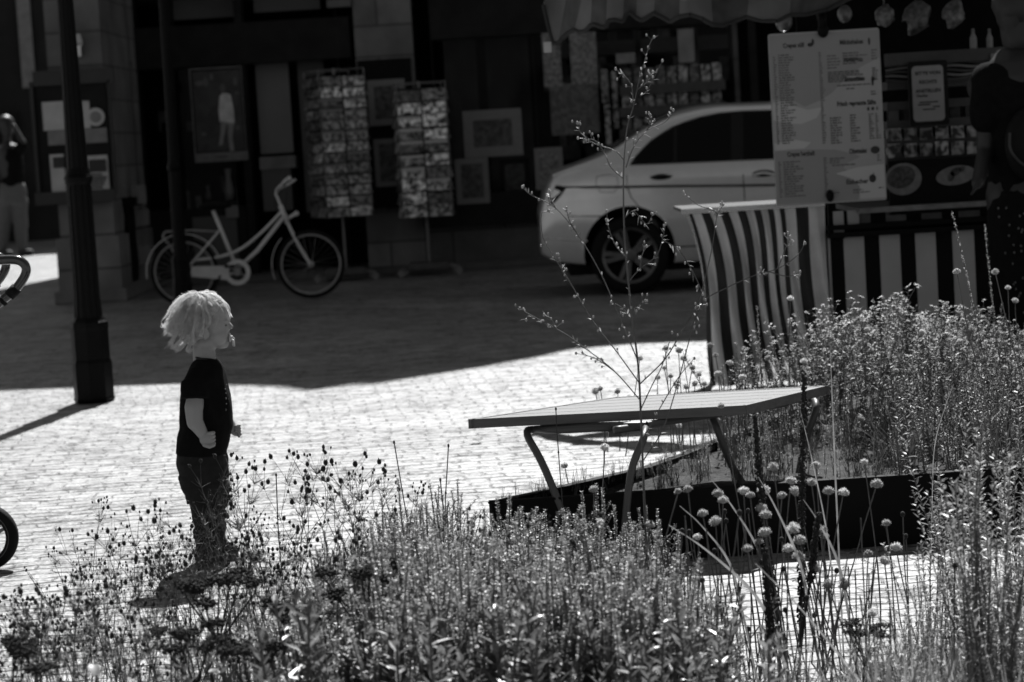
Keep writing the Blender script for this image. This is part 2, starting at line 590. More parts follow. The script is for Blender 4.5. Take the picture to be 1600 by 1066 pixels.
def ground_material():
    m = bpy.data.materials.new('stone_paving')
    m.use_nodes = True
    n, l = m.node_tree.nodes, m.node_tree.links
    b = n['Principled BSDF']
    tc = n.new('ShaderNodeTexCoord')
    nz = n.new('ShaderNodeTexNoise'); nz.inputs['Scale'].default_value = 3.0; nz.inputs['Detail'].default_value = 3
    l.new(tc.outputs['Object'], nz.inputs['Vector'])
    nz2 = n.new('ShaderNodeTexNoise'); nz2.inputs['Scale'].default_value = 16.0; nz2.inputs['Detail'].default_value = 3
    l.new(tc.outputs['Object'], nz2.inputs['Vector'])
    def off(src, k):
        s = n.new('ShaderNodeVectorMath'); s.operation = 'SUBTRACT'; s.inputs[1].default_value = (.5, .5, .5)
        l.new(src, s.inputs[0])
        t = n.new('ShaderNodeVectorMath'); t.operation = 'SCALE'; t.inputs['Scale'].default_value = k
        l.new(s.outputs[0], t.inputs[0])
        return t.outputs[0]
    a1 = n.new('ShaderNodeVectorMath'); a1.operation = 'ADD'
    l.new(tc.outputs['Object'], a1.inputs[0]); l.new(off(nz.outputs['Color'], 0.13), a1.inputs[1])
    a2 = n.new('ShaderNodeVectorMath'); a2.operation = 'ADD'
    l.new(a1.outputs[0], a2.inputs[0]); l.new(off(nz2.outputs['Color'], 0.045), a2.inputs[1])
    mp = n.new('ShaderNodeMapping'); mp.inputs['Rotation'].default_value = (0, 0, rad(-5))
    l.new(a2.outputs[0], mp.inputs[0])
    br = n.new('ShaderNodeTexBrick')
    br.inputs['Scale'].default_value = 1
    br.inputs['Brick Width'].default_value = 0.155
    br.inputs['Row Height'].default_value = 0.088
    br.inputs['Mortar Size'].default_value = 0.008
    br.inputs['Mortar Smooth'].default_value = 1.0
    br.inputs['Color1'].default_value = g3(1.0)
    br.inputs['Color2'].default_value = g3(0.72)
    br.inputs['Mortar'].default_value = g3(0.8)
    l.new(mp.outputs[0], br.inputs[0])
    big = n.new('ShaderNodeTexNoise'); big.inputs['Scale'].default_value = 0.8; big.inputs['Detail'].default_value = 6
    l.new(tc.outputs['Object'], big.inputs['Vector'])
    fine = n.new('ShaderNodeTexNoise'); fine.inputs['Scale'].default_value = 55; fine.inputs['Detail'].default_value = 6
    l.new(tc.outputs['Object'], fine.inputs['Vector'])
    mr = n.new('ShaderNodeMapRange'); mr.inputs['From Min'].default_value = .3; mr.inputs['From Max'].default_value = .7
    mr.inputs['To Min'].default_value = 0.22; mr.inputs['To Max'].default_value = 0.36
    l.new(big.outputs[0], mr.inputs[0])
    mf = n.new('ShaderNodeMapRange'); mf.inputs['From Min'].default_value = .3; mf.inputs['From Max'].default_value = .7
    mf.inputs['To Min'].default_value = 0.6; mf.inputs['To Max'].default_value = 1.18
    l.new(fine.outputs[0], mf.inputs[0])
    x1 = n.new('ShaderNodeMath'); x1.operation = 'MULTIPLY'; l.new(mr.outputs[0], x1.inputs[0]); l.new(mf.outputs[0], x1.inputs[1])
    x2 = n.new('ShaderNodeMixRGB'); x2.blend_type = 'MULTIPLY'; x2.inputs[0].default_value = 1
    l.new(x1.outputs[0], x2.inputs[1]); l.new(br.outputs[0], x2.inputs[2])
    # worn dark joints and cracks; shading of sagging paving painted in as dark streaks
    mpk = n.new('ShaderNodeMapping'); mpk.inputs['Scale'].default_value = (1.9, 4.2, 1); l.new(a2.outputs[0], mpk.inputs[0])
    ck = n.new('ShaderNodeTexNoise'); ck.inputs['Scale'].default_value = 1.25; ck.inputs['Detail'].default_value = 5; ck.inputs['Roughness'].default_value = .6
    l.new(mpk.outputs[0], ck.inputs['Vector'])
    ca = n.new('ShaderNodeMath'); ca.operation = 'SUBTRACT'; ca.inputs[1].default_value = .5; l.new(ck.outputs[0], ca.inputs[0])
    cb_ = n.new('ShaderNodeMath'); cb_.operation = 'ABSOLUTE'; l.new(ca.outputs[0], cb_.inputs[0])
    cm = n.new('ShaderNodeMapRange'); cm.inputs['From Min'].default_value = 0.0; cm.inputs['From Max'].default_value = 0.03; cm.inputs['To Min'].default_value = .3; cm.inputs['To Max'].default_value = 1
    l.new(cb_.outputs[0], cm.inputs[0])
    gate = n.new('ShaderNodeMapRange'); gate.inputs['From Min'].default_value = .36; gate.inputs['From Max'].default_value = .5
    l.new(mid_big(n, l, tc), gate.inputs[0])
    cmx = n.new('ShaderNodeMath'); cmx.operation = 'MAXIMUM'; inv0 = n.new('ShaderNodeMath'); inv0.operation = 'SUBTRACT'; inv0.inputs[0].default_value = 1; l.new(gate.outputs[0], inv0.inputs[1])
    l.new(cm.outputs[0], cmx.inputs[0]); l.new(inv0.outputs[0], cmx.inputs[1])
    x3 = n.new('ShaderNodeMixRGB'); x3.blend_type = 'MULTIPLY'; x3.inputs[0].default_value = 1
    l.new(x2.outputs[0], x3.inputs[1]); l.new(cmx.outputs[0], x3.inputs[2])
    l.new(x3.outputs[0], b.inputs['Base Color'])
    b.inputs['Roughness'].default_value = 0.56
    b.inputs['Specular IOR Level'].default_value = 0.9
    # long course joints, wavering in width
    sp_ = n.new('ShaderNodeSeparateXYZ'); l.new(mp.outputs[0], sp_.inputs[0])
    dv = n.new('ShaderNodeMath'); dv.operation = 'DIVIDE'; dv.inputs[1].default_value = 0.088; l.new(sp_.outputs[1], dv.inputs[0])
    fr = n.new('ShaderNodeMath'); fr.operation = 'FRACT'; l.new(dv.outputs[0], fr.inputs[0])
    c5 = n.new('ShaderNodeMath'); c5.operation = 'SUBTRACT'; c5.inputs[1].default_value = .5; l.new(fr.outputs[0], c5.inputs[0])
    ab = n.new('ShaderNodeMath'); ab.operation = 'ABSOLUTE'; l.new(c5.outputs[0], ab.inputs[0])      # .5 in the joint
    jw = n.new('ShaderNodeTexNoise'); jw.inputs['Scale'].default_value = 8; jw.inputs['Detail'].default_value = 4; l.new(tc.outputs['Object'], jw.inputs['Vector'])
    jm = n.new('ShaderNodeMapRange'); jm.inputs['From Min'].default_value = .38; jm.inputs['From Max'].default_value = .68; jm.inputs['To Min'].default_value = .49; jm.inputs['To Max'].default_value = .30
    l.new(jw.outputs[0], jm.inputs[0])
    jd = n.new('ShaderNodeMath'); jd.operation = 'SUBTRACT'; l.new(ab.outputs[0], jd.inputs[0]); l.new(jm.outputs[0], jd.inputs[1])
    js = n.new('ShaderNodeMapRange'); js.inputs['From Min'].default_value = 0; js.inputs['From Max'].default_value = .05; l.new(jd.outputs[0], js.inputs[0])
    bm_ = n.new('ShaderNodeMath'); bm_.operation = 'MULTIPLY'; bm_.inputs[1].default_value = .28; l.new(br.outputs['Fac'], bm_.inputs[0])
    jt = n.new('ShaderNodeMath'); jt.operation = 'MAXIMUM'; l.new(js.outputs[0], jt.inputs[0]); l.new(bm_.outputs[0], jt.inputs[1])
    jc = n.new('ShaderNodeMapRange'); jc.inputs['To Min'].default_value = 1; jc.inputs['To Max'].default_value = .34; l.new(jt.outputs[0], jc.inputs[0])
    x4 = n.new('ShaderNodeMixRGB'); x4.blend_type = 'MULTIPLY'; x4.inputs[0].default_value = 1
    l.new(x3.outputs[0], x4.inputs[1]); l.new(jc.outputs[0], x4.inputs[2]); l.new(x4.outputs[0], b.inputs['Base Color'])
    sm1 = n.new('ShaderNodeMath'); sm1.operation = 'MULTIPLY'; l.new(jc.outputs[0], sm1.inputs[0]); l.new(cmx.outputs[0], sm1.inputs[1])
    sm2 = n.new('ShaderNodeMath'); sm2.operation = 'MULTIPLY'; l.new(sm1.outputs[0], sm2.inputs[0]); l.new(mf.outputs[0], sm2.inputs[1])
    sm3 = n.new('ShaderNodeMath'); sm3.operation = 'MULTIPLY'; sm3.inputs[1].default_value = .95; l.new(sm2.outputs[0], sm3.inputs[0])
    l.new(sm3.outputs[0], b.inputs['Specular IOR Level'])
    # height: joints low, tops uneven
    inv = n.new('ShaderNodeMath'); inv.operation = 'MULTIPLY_ADD'; inv.inputs[1].default_value = -1.0; inv.inputs[2].default_value = 1
    l.new(jt.outputs[0], inv.inputs[0])
    mps = n.new('ShaderNodeMapping'); mps.inputs['Scale'].default_value = (0.35, 1, 1); l.new(tc.outputs['Object'], mps.inputs[0])
    mid = n.new('ShaderNodeTexNoise'); mid.inputs['Scale'].default_value = 17; mid.inputs['Detail'].default_value = 5
    l.new(mps.outputs[0], mid.inputs['Vector'])
    h = n.new('ShaderNodeMath'); h.operation = 'MULTIPLY_ADD'; h.inputs[1].default_value = 1.7
    l.new(mid.outputs[0], h.inputs[0]); l.new(inv.outputs[0], h.inputs[2])
    h2 = n.new('ShaderNodeMath'); h2.operation = 'MULTIPLY_ADD'; h2.inputs[1].default_value = 0.25
    l.new(fine.outputs[0], h2.inputs[0]); l.new(h.outputs[0], h2.inputs[2])
    bp = n.new('ShaderNodeBump'); bp.inputs['Strength'].default_value = 0.9; bp.inputs['Distance'].default_value = 0.024
    l.new(h2.outputs[0], bp.inputs['Height']); l.new(bp.outputs[0], b.inputs['Normal'])
    return m


M['paving'] = ground_material()
mb = MB()
mb.add([(-150, -60, 0), (150, -60, 0), (150, 300, 0), (-150, 300, 0)], [(0, 1, 2, 3)])
tag(mb.build('paved_square', M['paving']), kind='structure')
mb = MB()
YB = 25.2                      # facade plane
mb.box(-4.2, 30, 24.75, 25.6, 0.0, 0.07)
tag(mb.build('pavement', M['stone_dark']), kind='structure')
# soil of the near flower bed (in front of the frame's lower edge)
mb = MB()
def soilP(u, v):
    x = -2.0 + 4.2 * u
    y = 3.2 + (2.35 + 0.25 * noise.noise(V((x * 1.5, 0, 3)))) * v
    return (x, y, 0.012 + 0.03 * (0.5 + noise.noise(V((x * 6, y * 6, 0)))) * math.sin(math.pi * v) ** .5 if 0 < v < 1 else 0.004)
mb.grid(soilP, 60, 30)
tag(mb.build('flower_bed_soil', M['soil'], smooth=True), kind='structure')

# ================================================================ SHOP BUILDING
# the roofline: worked out from where its shadow ends on the square
edge_px = [(-400, 636), (0, 611), (280, 600), (430, 604), (480, 612), (560, 604), (565, 598), (760, 573), (850, 556), (900, 545), (1000, 537), (1090, 534), (1500, 520)]
roof = []
for (px, py) in edge_px:
    s0 = G(px, py)
    t = (YB - s0.y) / SUN.y
    roof.append((s0.x + t * SUN.x, t * SUN.z))
roof.sort()
bld = thing('shop_building', (0, YB, 0), 'old sandstone shop building with dark timber shop windows behind the bicycle and card racks', 'building')
XL = D(60, 300, YB - 1.6).x      # left corner
XR = 30.0
ZC = 3.02
mb = MB()
pts = [(XL, YB, ZC), (XR, YB, ZC), (XR, YB, roof[-1][1])] + [(x, YB, z) for x, z in reversed(roof) if XL < x < XR] + [(XL, YB, roof[0][1])]
mb.prism(pts, (0, 9, 0))
o = mb.build('upper_wall', M['stone'], bld); fix_normals(o.data)
mb = MB()
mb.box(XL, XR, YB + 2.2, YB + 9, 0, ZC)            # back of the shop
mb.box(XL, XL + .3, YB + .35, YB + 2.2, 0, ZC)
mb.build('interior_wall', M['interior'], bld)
# left pier (standing proud) with plinth
Yp = 23.0
X0, X1, _, _ = rect(50, 0, 196, 480, Yp)
mb = MB()
mb.box(X0 + .1, X1 - .05, Yp, YB, 0, 8)
mb.box(X0 + .06, X1 - .01, Yp - .04, YB, 0, 0.62)
mb.box(X0 + .02, X1 + .03, Yp - .09, YB, 0, 0.12)
mb.build('pier', M['stone'], bld)
# wall behind door posts, to the right of the left pier
def bpart(name, m, *rects):
    q = MB()
    for r in rects: wbox(q, *r)
    return q.build(name, m, bld)
bpart('pier', M['stone'], (548, -30, 668, 440, YB - .02, .6))
bpart('sill_wall', M['stone_dark'], (640, 318, 1180, 440, YB, .5), (1140, -30, 1166, 330, YB, .5))
bpart('window_sill', M['wood_dark'], (660, 308, 1190, 326, YB - .1, .65))
# left shop front: posts, transom, panels
bpart('shopfront_frame', M['wood_dark'],
      (196, 46, 548, 90, YB - .06, .25),                    # transom
      (205, -20, 226, 470, YB - .05, .3), (262, -20, 290, 470, YB - .04, .3),
      (374, -20, 394, 452, YB - .04, .3), (520, -20, 549, 440, YB - .05, .3),
      (205, 332, 392, 440, YB + .02, .25))
bpart('shopfront_frame', M['wood_dark'], (668, -10, 1160, 34, YB - .06, .3), (668, -10, 690, 330, YB - .05, .3), (830, 10, 846, 320, YB + .02, .1), (1165, -20, 1195, 330, YB - .05, .3))
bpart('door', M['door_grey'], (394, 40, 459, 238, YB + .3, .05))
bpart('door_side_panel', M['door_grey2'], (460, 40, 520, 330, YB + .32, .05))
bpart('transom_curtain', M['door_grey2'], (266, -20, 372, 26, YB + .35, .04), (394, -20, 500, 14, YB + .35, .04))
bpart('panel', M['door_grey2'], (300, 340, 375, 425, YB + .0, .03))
q = MB(); wbox(q, 226, 80, 374, 335, YB + .1, .006); q.build('window_pane', M['glass'], bld)
q = MB(); wbox(q, 690, 28, 1165, 312, YB + .1, .006); q.build('window_pane', M['glass'], bld)
bpart('signboard', M['stone'], (510, 0, 548, 10, YB - .12, .1))
# drainpipe
q = MB()
Yd = YB - .5
a = D(184, -60, Yd); bq = D(205, 330, Yd)
q.tube([(a.x, Yd, a.z), (a.x + .005, Yd, 1.0), (a.x, Yd, 0.02)], .05, 12)
for zz in (0.8, 2.3): q.lathe((a.x, Yd, zz), [(.05, -.03), (.064, -.03), (.064, .03), (.05, .03)], 12)
q.build('drainpipe', mat('zinc_pipe', .045, .5, var=.2), bld, smooth=False)
q = MB(); c = D(125, 62, Yp)
q.lathe((c.x, Yp - .07, c.z), [(.03, -.05), (.045, -.04), (.02, .05)], 12)
q.box(c.x - .03, c.x + .03, Yp - .05, Yp, c.z - .06, c.z - .03)
q.box(c.x - .015, c.x + .015, Yp - .09, Yp, c.z - .16, c.z - .06)
q.build('wall_bracket', M['metal'], bld)
# string of small pale balls inside the window
q = MB()
for i in range(5):
    c = D(272 + i * 7.5, 93 + i * 1.2, YB + .2)
    q.ball(c, .012, 8, 6)
tag(q.build('string_of_beads', M['paper']), 'short string of pale beads hanging in the shop window above the poster', 'beads')
# dim curtains and shelving inside the right window
q = MB()
for i in range(16):
    xa = 700 + i * 8.2
    if 5 < i < 8: continue
    wbox(q, xa, 34, xa + 5.5, 300, YB + .9 + .03 * (i % 3), .02)
q.build('curtain', mat('curtain', .05, .9, var=.4, scale=3), bld)
q = MB()
for yy in (70, 120, 230): wbox(q, 850, yy, 1140, yy + 5, YB + .6, .3)
for xx in (905, 1000, 1090): wbox(q, xx, 40, xx + 5, 300, YB + .6, .3)
q.build('shelving', mat('shelving', .06, .7), bld)
q = MB(); rg = random.Random(5)
for i in range(44):
    xa = rg.uniform(852, 1130); ya = rg.choice((70, 120, 230))
    if i < 14: xa = rg.uniform(230, 370); ya = rg.choice((205, 300, 330))
    wbox(q, xa, ya - rg.uniform(10, 32), xa + rg.uniform(6, 20), ya - .5, YB + .62, .1, rg.randint(0, 1))
q.build('shop_goods', [mat('goods_a', .12, .7, var=.5, scale=20), mat('goods_b', .035, .6)], bld)
# ground floor items ------------------------------------------------
nc = thing('notice_case', D(115, 310, Yp - .1), 'dark wooden notice case with pale papers on the left stone pier behind the lamp post', 'notice case')
q = MB(); wbox(q, 50, 112, 178, 312, Yp - .12, .07); q.build('case', M['wood_dark'], nc)
q = MB()
fr = (50, 112, 178, 312)
wbox(q, 50, 112, 178, 128, Yp - .16, .04); wbox(q, 54, 302, 180, 314, Yp - .16, .04)
wbox(q, 50, 128, 58, 303, Yp - .16, .04); wbox(q, 170, 124, 180, 303, Yp - .16, .04)
q.build('frame', mat('case_frame', .012, .5), nc)
for k, (r, mm) in enumerate([((65, 160, 130, 201), 'paper'), ((74, 205, 168, 222), 'paper_dim'), ((77, 242, 104, 309), 'paper'), ((132, 244, 172, 304), 'paper')]):
    q = MB(); wbox(q, *r, Yp - .13, .008)
    p = q.build('notice', M[mm], nc)
q = MB(); c = D(153, 183, Yp); q.lathe((c.x, Yp - .126, c.z), [(.0, -.004), (.085, -.004), (.085, 0), (0, 0)], 24, axis='y')
q.lathe((c.x, Yp - .1265, c.z), [(.0, -.006), (.055, -.006), (.055, 0), (0, 0)], 24, axis='y', mi=1); q.build('round_notice', [M['paper'], M['paper_dim']], nc)
q = MB(); wbox(q, 128, 158, 142, 200, Yp - .131, .004); q.build('notice', M['paper'], nc)
q = MB(); wbox(q, 138, 250, 167, 268, Yp - .1345, .004); wbox(q, 82, 246, 101, 262, Yp - .1345, .004)
for i in range(5): wbox(q, 140, 272 + i * 5, 160 + (i * 7) % 9, 274 + i * 5, Yp - .1345, .003)
q.build('printed_picture', M['ink'], nc)

# poster in the shop window
po = thing('poster', D(340, 250, YB - .02), 'black framed poster of a figure in white shirt and trousers in the shop window', 'poster')
X0, X1, Z0, Z1 = rect(295, 108, 387, 250, YB - .09)
YY = YB - .09
q = MB(); q.box(X0, X1, YY, YY + .02, Z0, Z1); q.build('backing', M['black'], po)
q = MB(); w = .012
q.box(X0, X1, YY - .01, YY - .002, Z1 - w, Z1); q.box(X0, X0 + w, YY - .01, YY - .002, Z0, Z1 - w)
q.box(X1 - w * .6, X1, YY - .01, YY - .002, Z0 + .1, Z1 - w)
q.build('frame', mat('thin_frame', .16, .5), po)
q = MB(); q.box(X0 + .03, X1 - .02, YY - .006, YY - .002, Z0 + .11, Z1 - .03); q.build('photograph', print_mat('night_photo', .008, .03, 9), po)
q = MB(); q.box(X0 + w, X1 + .01, YY - .012, YY - .002, Z0, Z0 + .095); q.box((X0 + X1) / 2 - .05, (X0 + X1) / 2 + .07, YY - .014, YY - .012, Z0 + .04, Z0 + .055, 1)
q.build('caption_strip', [mat('caption_strip', .15, .6), M['ink']], po)
q = MB()
def PP(lst, mi=0, e=.004):
    q.prism([(X0 + (X1 - X0) * u, YY - .0065, Z0 + (Z1 - Z0) * v) for u, v in lst], (0, -e, 0), mi)
PP([(.52, .42), (.80, .40), (.80, .55), (.76, .70), (.70, .72), (.60, .72), (.55, .69), (.51, .55)], 0)
PP([(.54, .41), (.66, .41), (.60, .30), (.54, .17), (.47, .17), (.52, .30)], 1)
PP([(.67, .41), (.79, .405), (.74, .25), (.76, .11), (.68, .10), (.66, .25)], 1)
q.build('printed_figure', [mat('fig_pale', .6, .7), mat('fig_mid', .25, .7)], po)
q = MB()
for (u, v, a, b2) in [(.18, .84, .09, .03), (.3, .85, .06, .05), (.42, .9, .04, .04), (.86, .84, .04, .05), (.88, .72, .03, .02), (.2, .3, .06, .02), (.85, .35, .04, .03), (.62, .78, .05, .05)]:
    cx, cz = X0 + (X1 - X0) * u, Z0 + (Z1 - Z0) * v
    q.prism([(cx + (X1 - X0) * a * math.cos(t * .9), YY - .0065, cz + (Z1 - Z0) * b2 * math.sin(t * .9)) for t in range(7)], (0, -.003, 0))
q.build('printed_backdrop', mat('fig_dim', .10, .7), po)

# things low in the left shop front
for (r, m_, nm, lb) in [((346, 264, 366, 312), 'door_grey', 'vase', 'tall pale vase low in the shop window under the poster'),
                        ((318, 290, 330, 312), 'door_grey2', 'vase', 'small dim vase left of the tall vase in the shop window')]:
    x0, x1, z0, z1 = rect(*r, YB - .02)
    q = MB(); q.lathe(((x0 + x1) / 2, YB + .05, z0), [(.0, 0), ((x1 - x0) * .35, 0), ((x1 - x0) * .5, (z1 - z0) * .3), ((x1 - x0) * .25, (z1 - z0) * .7), ((x1 - x0) * .35, z1 - z0)], 14)
    tag(q.build(nm, M[m_], smooth=True), lb, 'vase')
def flat(nm, r, Y, m, lb, cat, dep=.02, inner=None, im=None):
    x0, x1, z0, z1 = rect(*r, Y)
    t = thing(nm, ((x0 + x1) / 2, Y, z0), lb, cat)
    q = MB()
    if inner:
        w = inner * (x1 - x0)
        q.box(x0, x1, Y, Y + dep, z1 - w, z1); q.box(x0, x1, Y, Y + dep, z0, z0 + w)
        q.box(x0, x0 + w, Y, Y + dep, z0 + w, z1 - w); q.box(x1 - w, x1, Y, Y + dep, z0 + w, z1 - w)
        q.build('frame', M[m], t)
        q = MB(); q.box(x0 + w, x1 - w, Y + .006, Y + dep - .002, z0 + w, z1 - w); q.build('picture', M[im or 'print'], t)
        return t
    q.box(x0, x1, Y, Y + dep, z0, z1)
    bpy.data.objects.remove(t)
    return tag(q.build(nm, M[m]), lb, cat)
flat('price_card', (352, 322, 373, 340), YB - .03, 'door_grey', 'square pale card on the dark panel beneath the shop window, right of the bicycle saddle', 'card')
flat('box', (405, 246, 462, 262), YB + .1, 'paper_dim', 'flat pale box lying in the doorway behind the bicycle handlebar', 'box', .3)
flat('cabinet', (408, 262, 458, 328), YB + .12, 'door_grey2', 'grey cabinet standing in the doorway behind the bicycle handlebar', 'cabinet', .4)
# picture board on the middle pier
pb = thing('picture_board', D(605, 320, YB - .1), 'tall black display board on the stone pier between the two card racks', 'board')
q = MB(); wbox(q, 558, 95, 656, 322, YB - .1, .07); q.build('panel', M['black'], pb)
def framed(r, Y, lb, tilt=0.0, im='print'):
    return flat('framed_picture', r, Y, 'frame_grey', lb, 'picture', .03, .17, im)
framed((573, 126, 636, 194), YB - .135, 'upper framed picture on the black board between the card racks')
framed((583, 218, 634, 290), YB - .135, 'lower framed picture on the black board between the card racks')
framed((722, 174, 818, 242), YB - .08, 'wide framed landscape picture hung highest in the right shop window')
framed((710, 249, 766, 317), YB - .12, 'upright framed picture standing on the sill beside the right card rack')
framed((780, 250, 830, 312), YB + .2, 'dim picture standing in the dark window between two pale frames').children[0].data.materials[0] = M['interior']
framed((834, 232, 882, 298), YB - .1, 'leaning framed picture standing behind the boot of the silver car', im='print_pale')
# papers hanging in the right window
flat('newspaper', (846, 52, 879, 135), YB - .08, 'print_pale', 'printed newspaper page hung leftmost in the right shop window', 'newspaper', .006)
flat('newspaper', (889, 52, 935, 130), YB - .08, 'print_pale', 'broad printed newspaper page hung second from left under the awning edge', 'newspaper', .006)
flat('newspaper', (858, 132, 938, 208), YB - .075, 'print_pale', 'large dim newspaper sheet hung below the two pages in the right window', 'newspaper', .004).data.materials[0] = print_mat('dim_news', .04, .11, 20)
flat('price_card', (962, 84, 993, 98), YB - .08, 'paper_dim', 'small white card standing on the magazine rack in the right window', 'card', .006)
t = flat('notice', (1058, 46, 1086, 97), YB - .085, 'paper_dim', 'upright pale notice hanging over the magazine rack beneath the awning', 'notice', .006)
# magazine rack
mr_ = thing('magazine_rack', D(1030, 200, YB - .1), 'wide wooden magazine rack with three rows behind the silver car roof', 'rack')
q = MB(); wbox(q, 968, 108, 1132, 250, YB - .10, .06); q.build('back_panel', M['wood_dark'], mr_)
for (ya, yb) in ((103, 137), (140, 171), (175, 206)):
    q = MB(); wbox(q, 968, yb - 3, 1134, yb + 3, YB - .2, .1); q.build('shelf', mat('rack_shelf', .04, .6), mr_)
for row, (ya, yb) in enumerate(((103, 137), (140, 171), (175, 206))):
    for i in range(9):
        xa = 972 + i * 17.6
        yo = -(xa - 1050) * .059
        x0, x1, z0, z1 = rect(xa, ya + yo + random.uniform(-2, 3), xa + 15.5, yb - 3 + yo, YB - .15)
        q = MB(); q.hexa([(x0, YB - .155, z0), (x1, YB - .155, z0), (x1, YB - .12, z1), (x0, YB - .12, z1)], [(x0, YB - .145, z0), (x1, YB - .145, z0), (x1, YB - .11, z1), (x0, YB - .11, z1)])
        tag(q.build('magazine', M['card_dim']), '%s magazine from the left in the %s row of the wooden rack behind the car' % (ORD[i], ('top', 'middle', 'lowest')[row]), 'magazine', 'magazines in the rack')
for i, r in enumerate([(938, 108, 952, 160), (955, 112, 968, 200), (944, 164, 956, 226)]):
    flat('calendar', r, YB - .14, 'card_dim', ('narrow dim calendar hung left of the magazine rack', 'long narrow calendar touching the left side of the magazine rack', 'narrow dim calendar hung lowest beside the rear pillar of the car')[i], 'calendar', .006)

# newspaper box / stand beside the left pier
ns = thing('newspaper_box', (D(175, 440, 23.6).x, 23.6, 0), 'black newspaper box with pale papers between the lamp post and bicycle', 'newspaper box')
q = MB(); wbox(q, 150, 320, 208, 440, 23.6, .4); wbox(q, 146, 312, 212, 322, 23.56, .46)
for xx in (155, 200): wbox(q, xx, 438, xx + 6, 478, 23.65, .04)
q.build('box', M['black'], ns)
for r, mm in (((152, 335, 194, 345), 'paper_dim'), ((150, 368, 172, 402), 'paper'), ((158, 402, 180, 417), 'paper_dim')):
    q = MB(); wbox(q, *r, 23.585, .012); q.build('paper', M[mm], ns)
flat('box', (186, 292, 200, 316), 23.7, 'paper_dim', 'small pale box on top of the black newspaper box, left one', 'box', .1)
flat('box', (205, 290, 226, 318), 23.7, 'paper_dim', 'larger pale box on top of the black newspaper box, right one', 'box', .15)
for i, r in enumerate([(212, 328, 232, 352), (216, 384, 236, 412)]):
    flat('paper_bag', r, 23.9, 'door_grey', ('upper grey paper bag hanging beside the newspaper box', 'lower grey paper bag beside the newspaper box and rear wheel')[i], 'bag', .12)

# far alley and the house behind it
hb = thing('far_house', (-9, 43, 0), 'dark house closing the alley at the far left', 'building')
q = MB(); q.box(-20, -4.45, 43, 50, 0, 9); q.build('wall', mat('far_wall', .012, .9, var=.4, scale=2), hb)
q = MB(); q.box(-8.35, -8.12, 42.9, 42.97, 2.7, 4.4); q.build('window', M['paper_dim'], hb)
q = MB(); q.box(-9.6, -8.5, 42.9, 42.96, 0, 2.3); q.build('door', M['wood_dark'], hb)

# ================================================================ LAMP POSTS
def lamp_post(px, py, Yhint, label, k=1.0, high=3.9):
    c = G(px, py) if Yhint is None else V((D(px, py, Yhint).x, Yhint, 0))
    t = thing('street_lamp', c, label, 'street lamp')
    q = MB()
    def prof(lst, n=40, fl=0.0, nf=12): q.lathe((c.x, c.y, 0), [(r * k, h) for r, h in lst], n, flute=fl, nf=nf)
    prof([(0.108, 0), (.116, .02), (.112, .03), (.112, .22), (.108, .235), (.104, .24), (.104, .40), (.107, .42), (.106, .445), (.095, .455), (.083, .475)], 8)
    q.build('plinth', M['iron'], t)
    q = MB()
    prof([(.080, .47), (.072, .6), (.070, 1.18), (.066, 1.22)], 72, .10, 12)
    prof([(.066, 1.21), (.076, 1.225), (.080, 1.25), (.070, 1.27), (.062, 1.30)], 32)
    prof([(.060, 1.29), (.052, 1.7), (.045, 2.2), (.040, high)], 72, .08, 12)
    q.build('post', M['iron'], t, smooth=False)
    q = MB()
    prof([(.05, high), (.06, high + .05), (.14, high + .1), (.18, high + .5), (.2, high + .55), (.12, high + .7), (.02, high + .8), (0, high + .85)], 8)
    q.build('lantern', M['iron'], t)
    return t
lamp_post(148, 628, None, 'black fluted cast iron lamp post at the edge of the sunlit paving')
lamp_post(287, 474, 21.15, 'dim black lamp post in front of the bicycle rear wheel', .78)
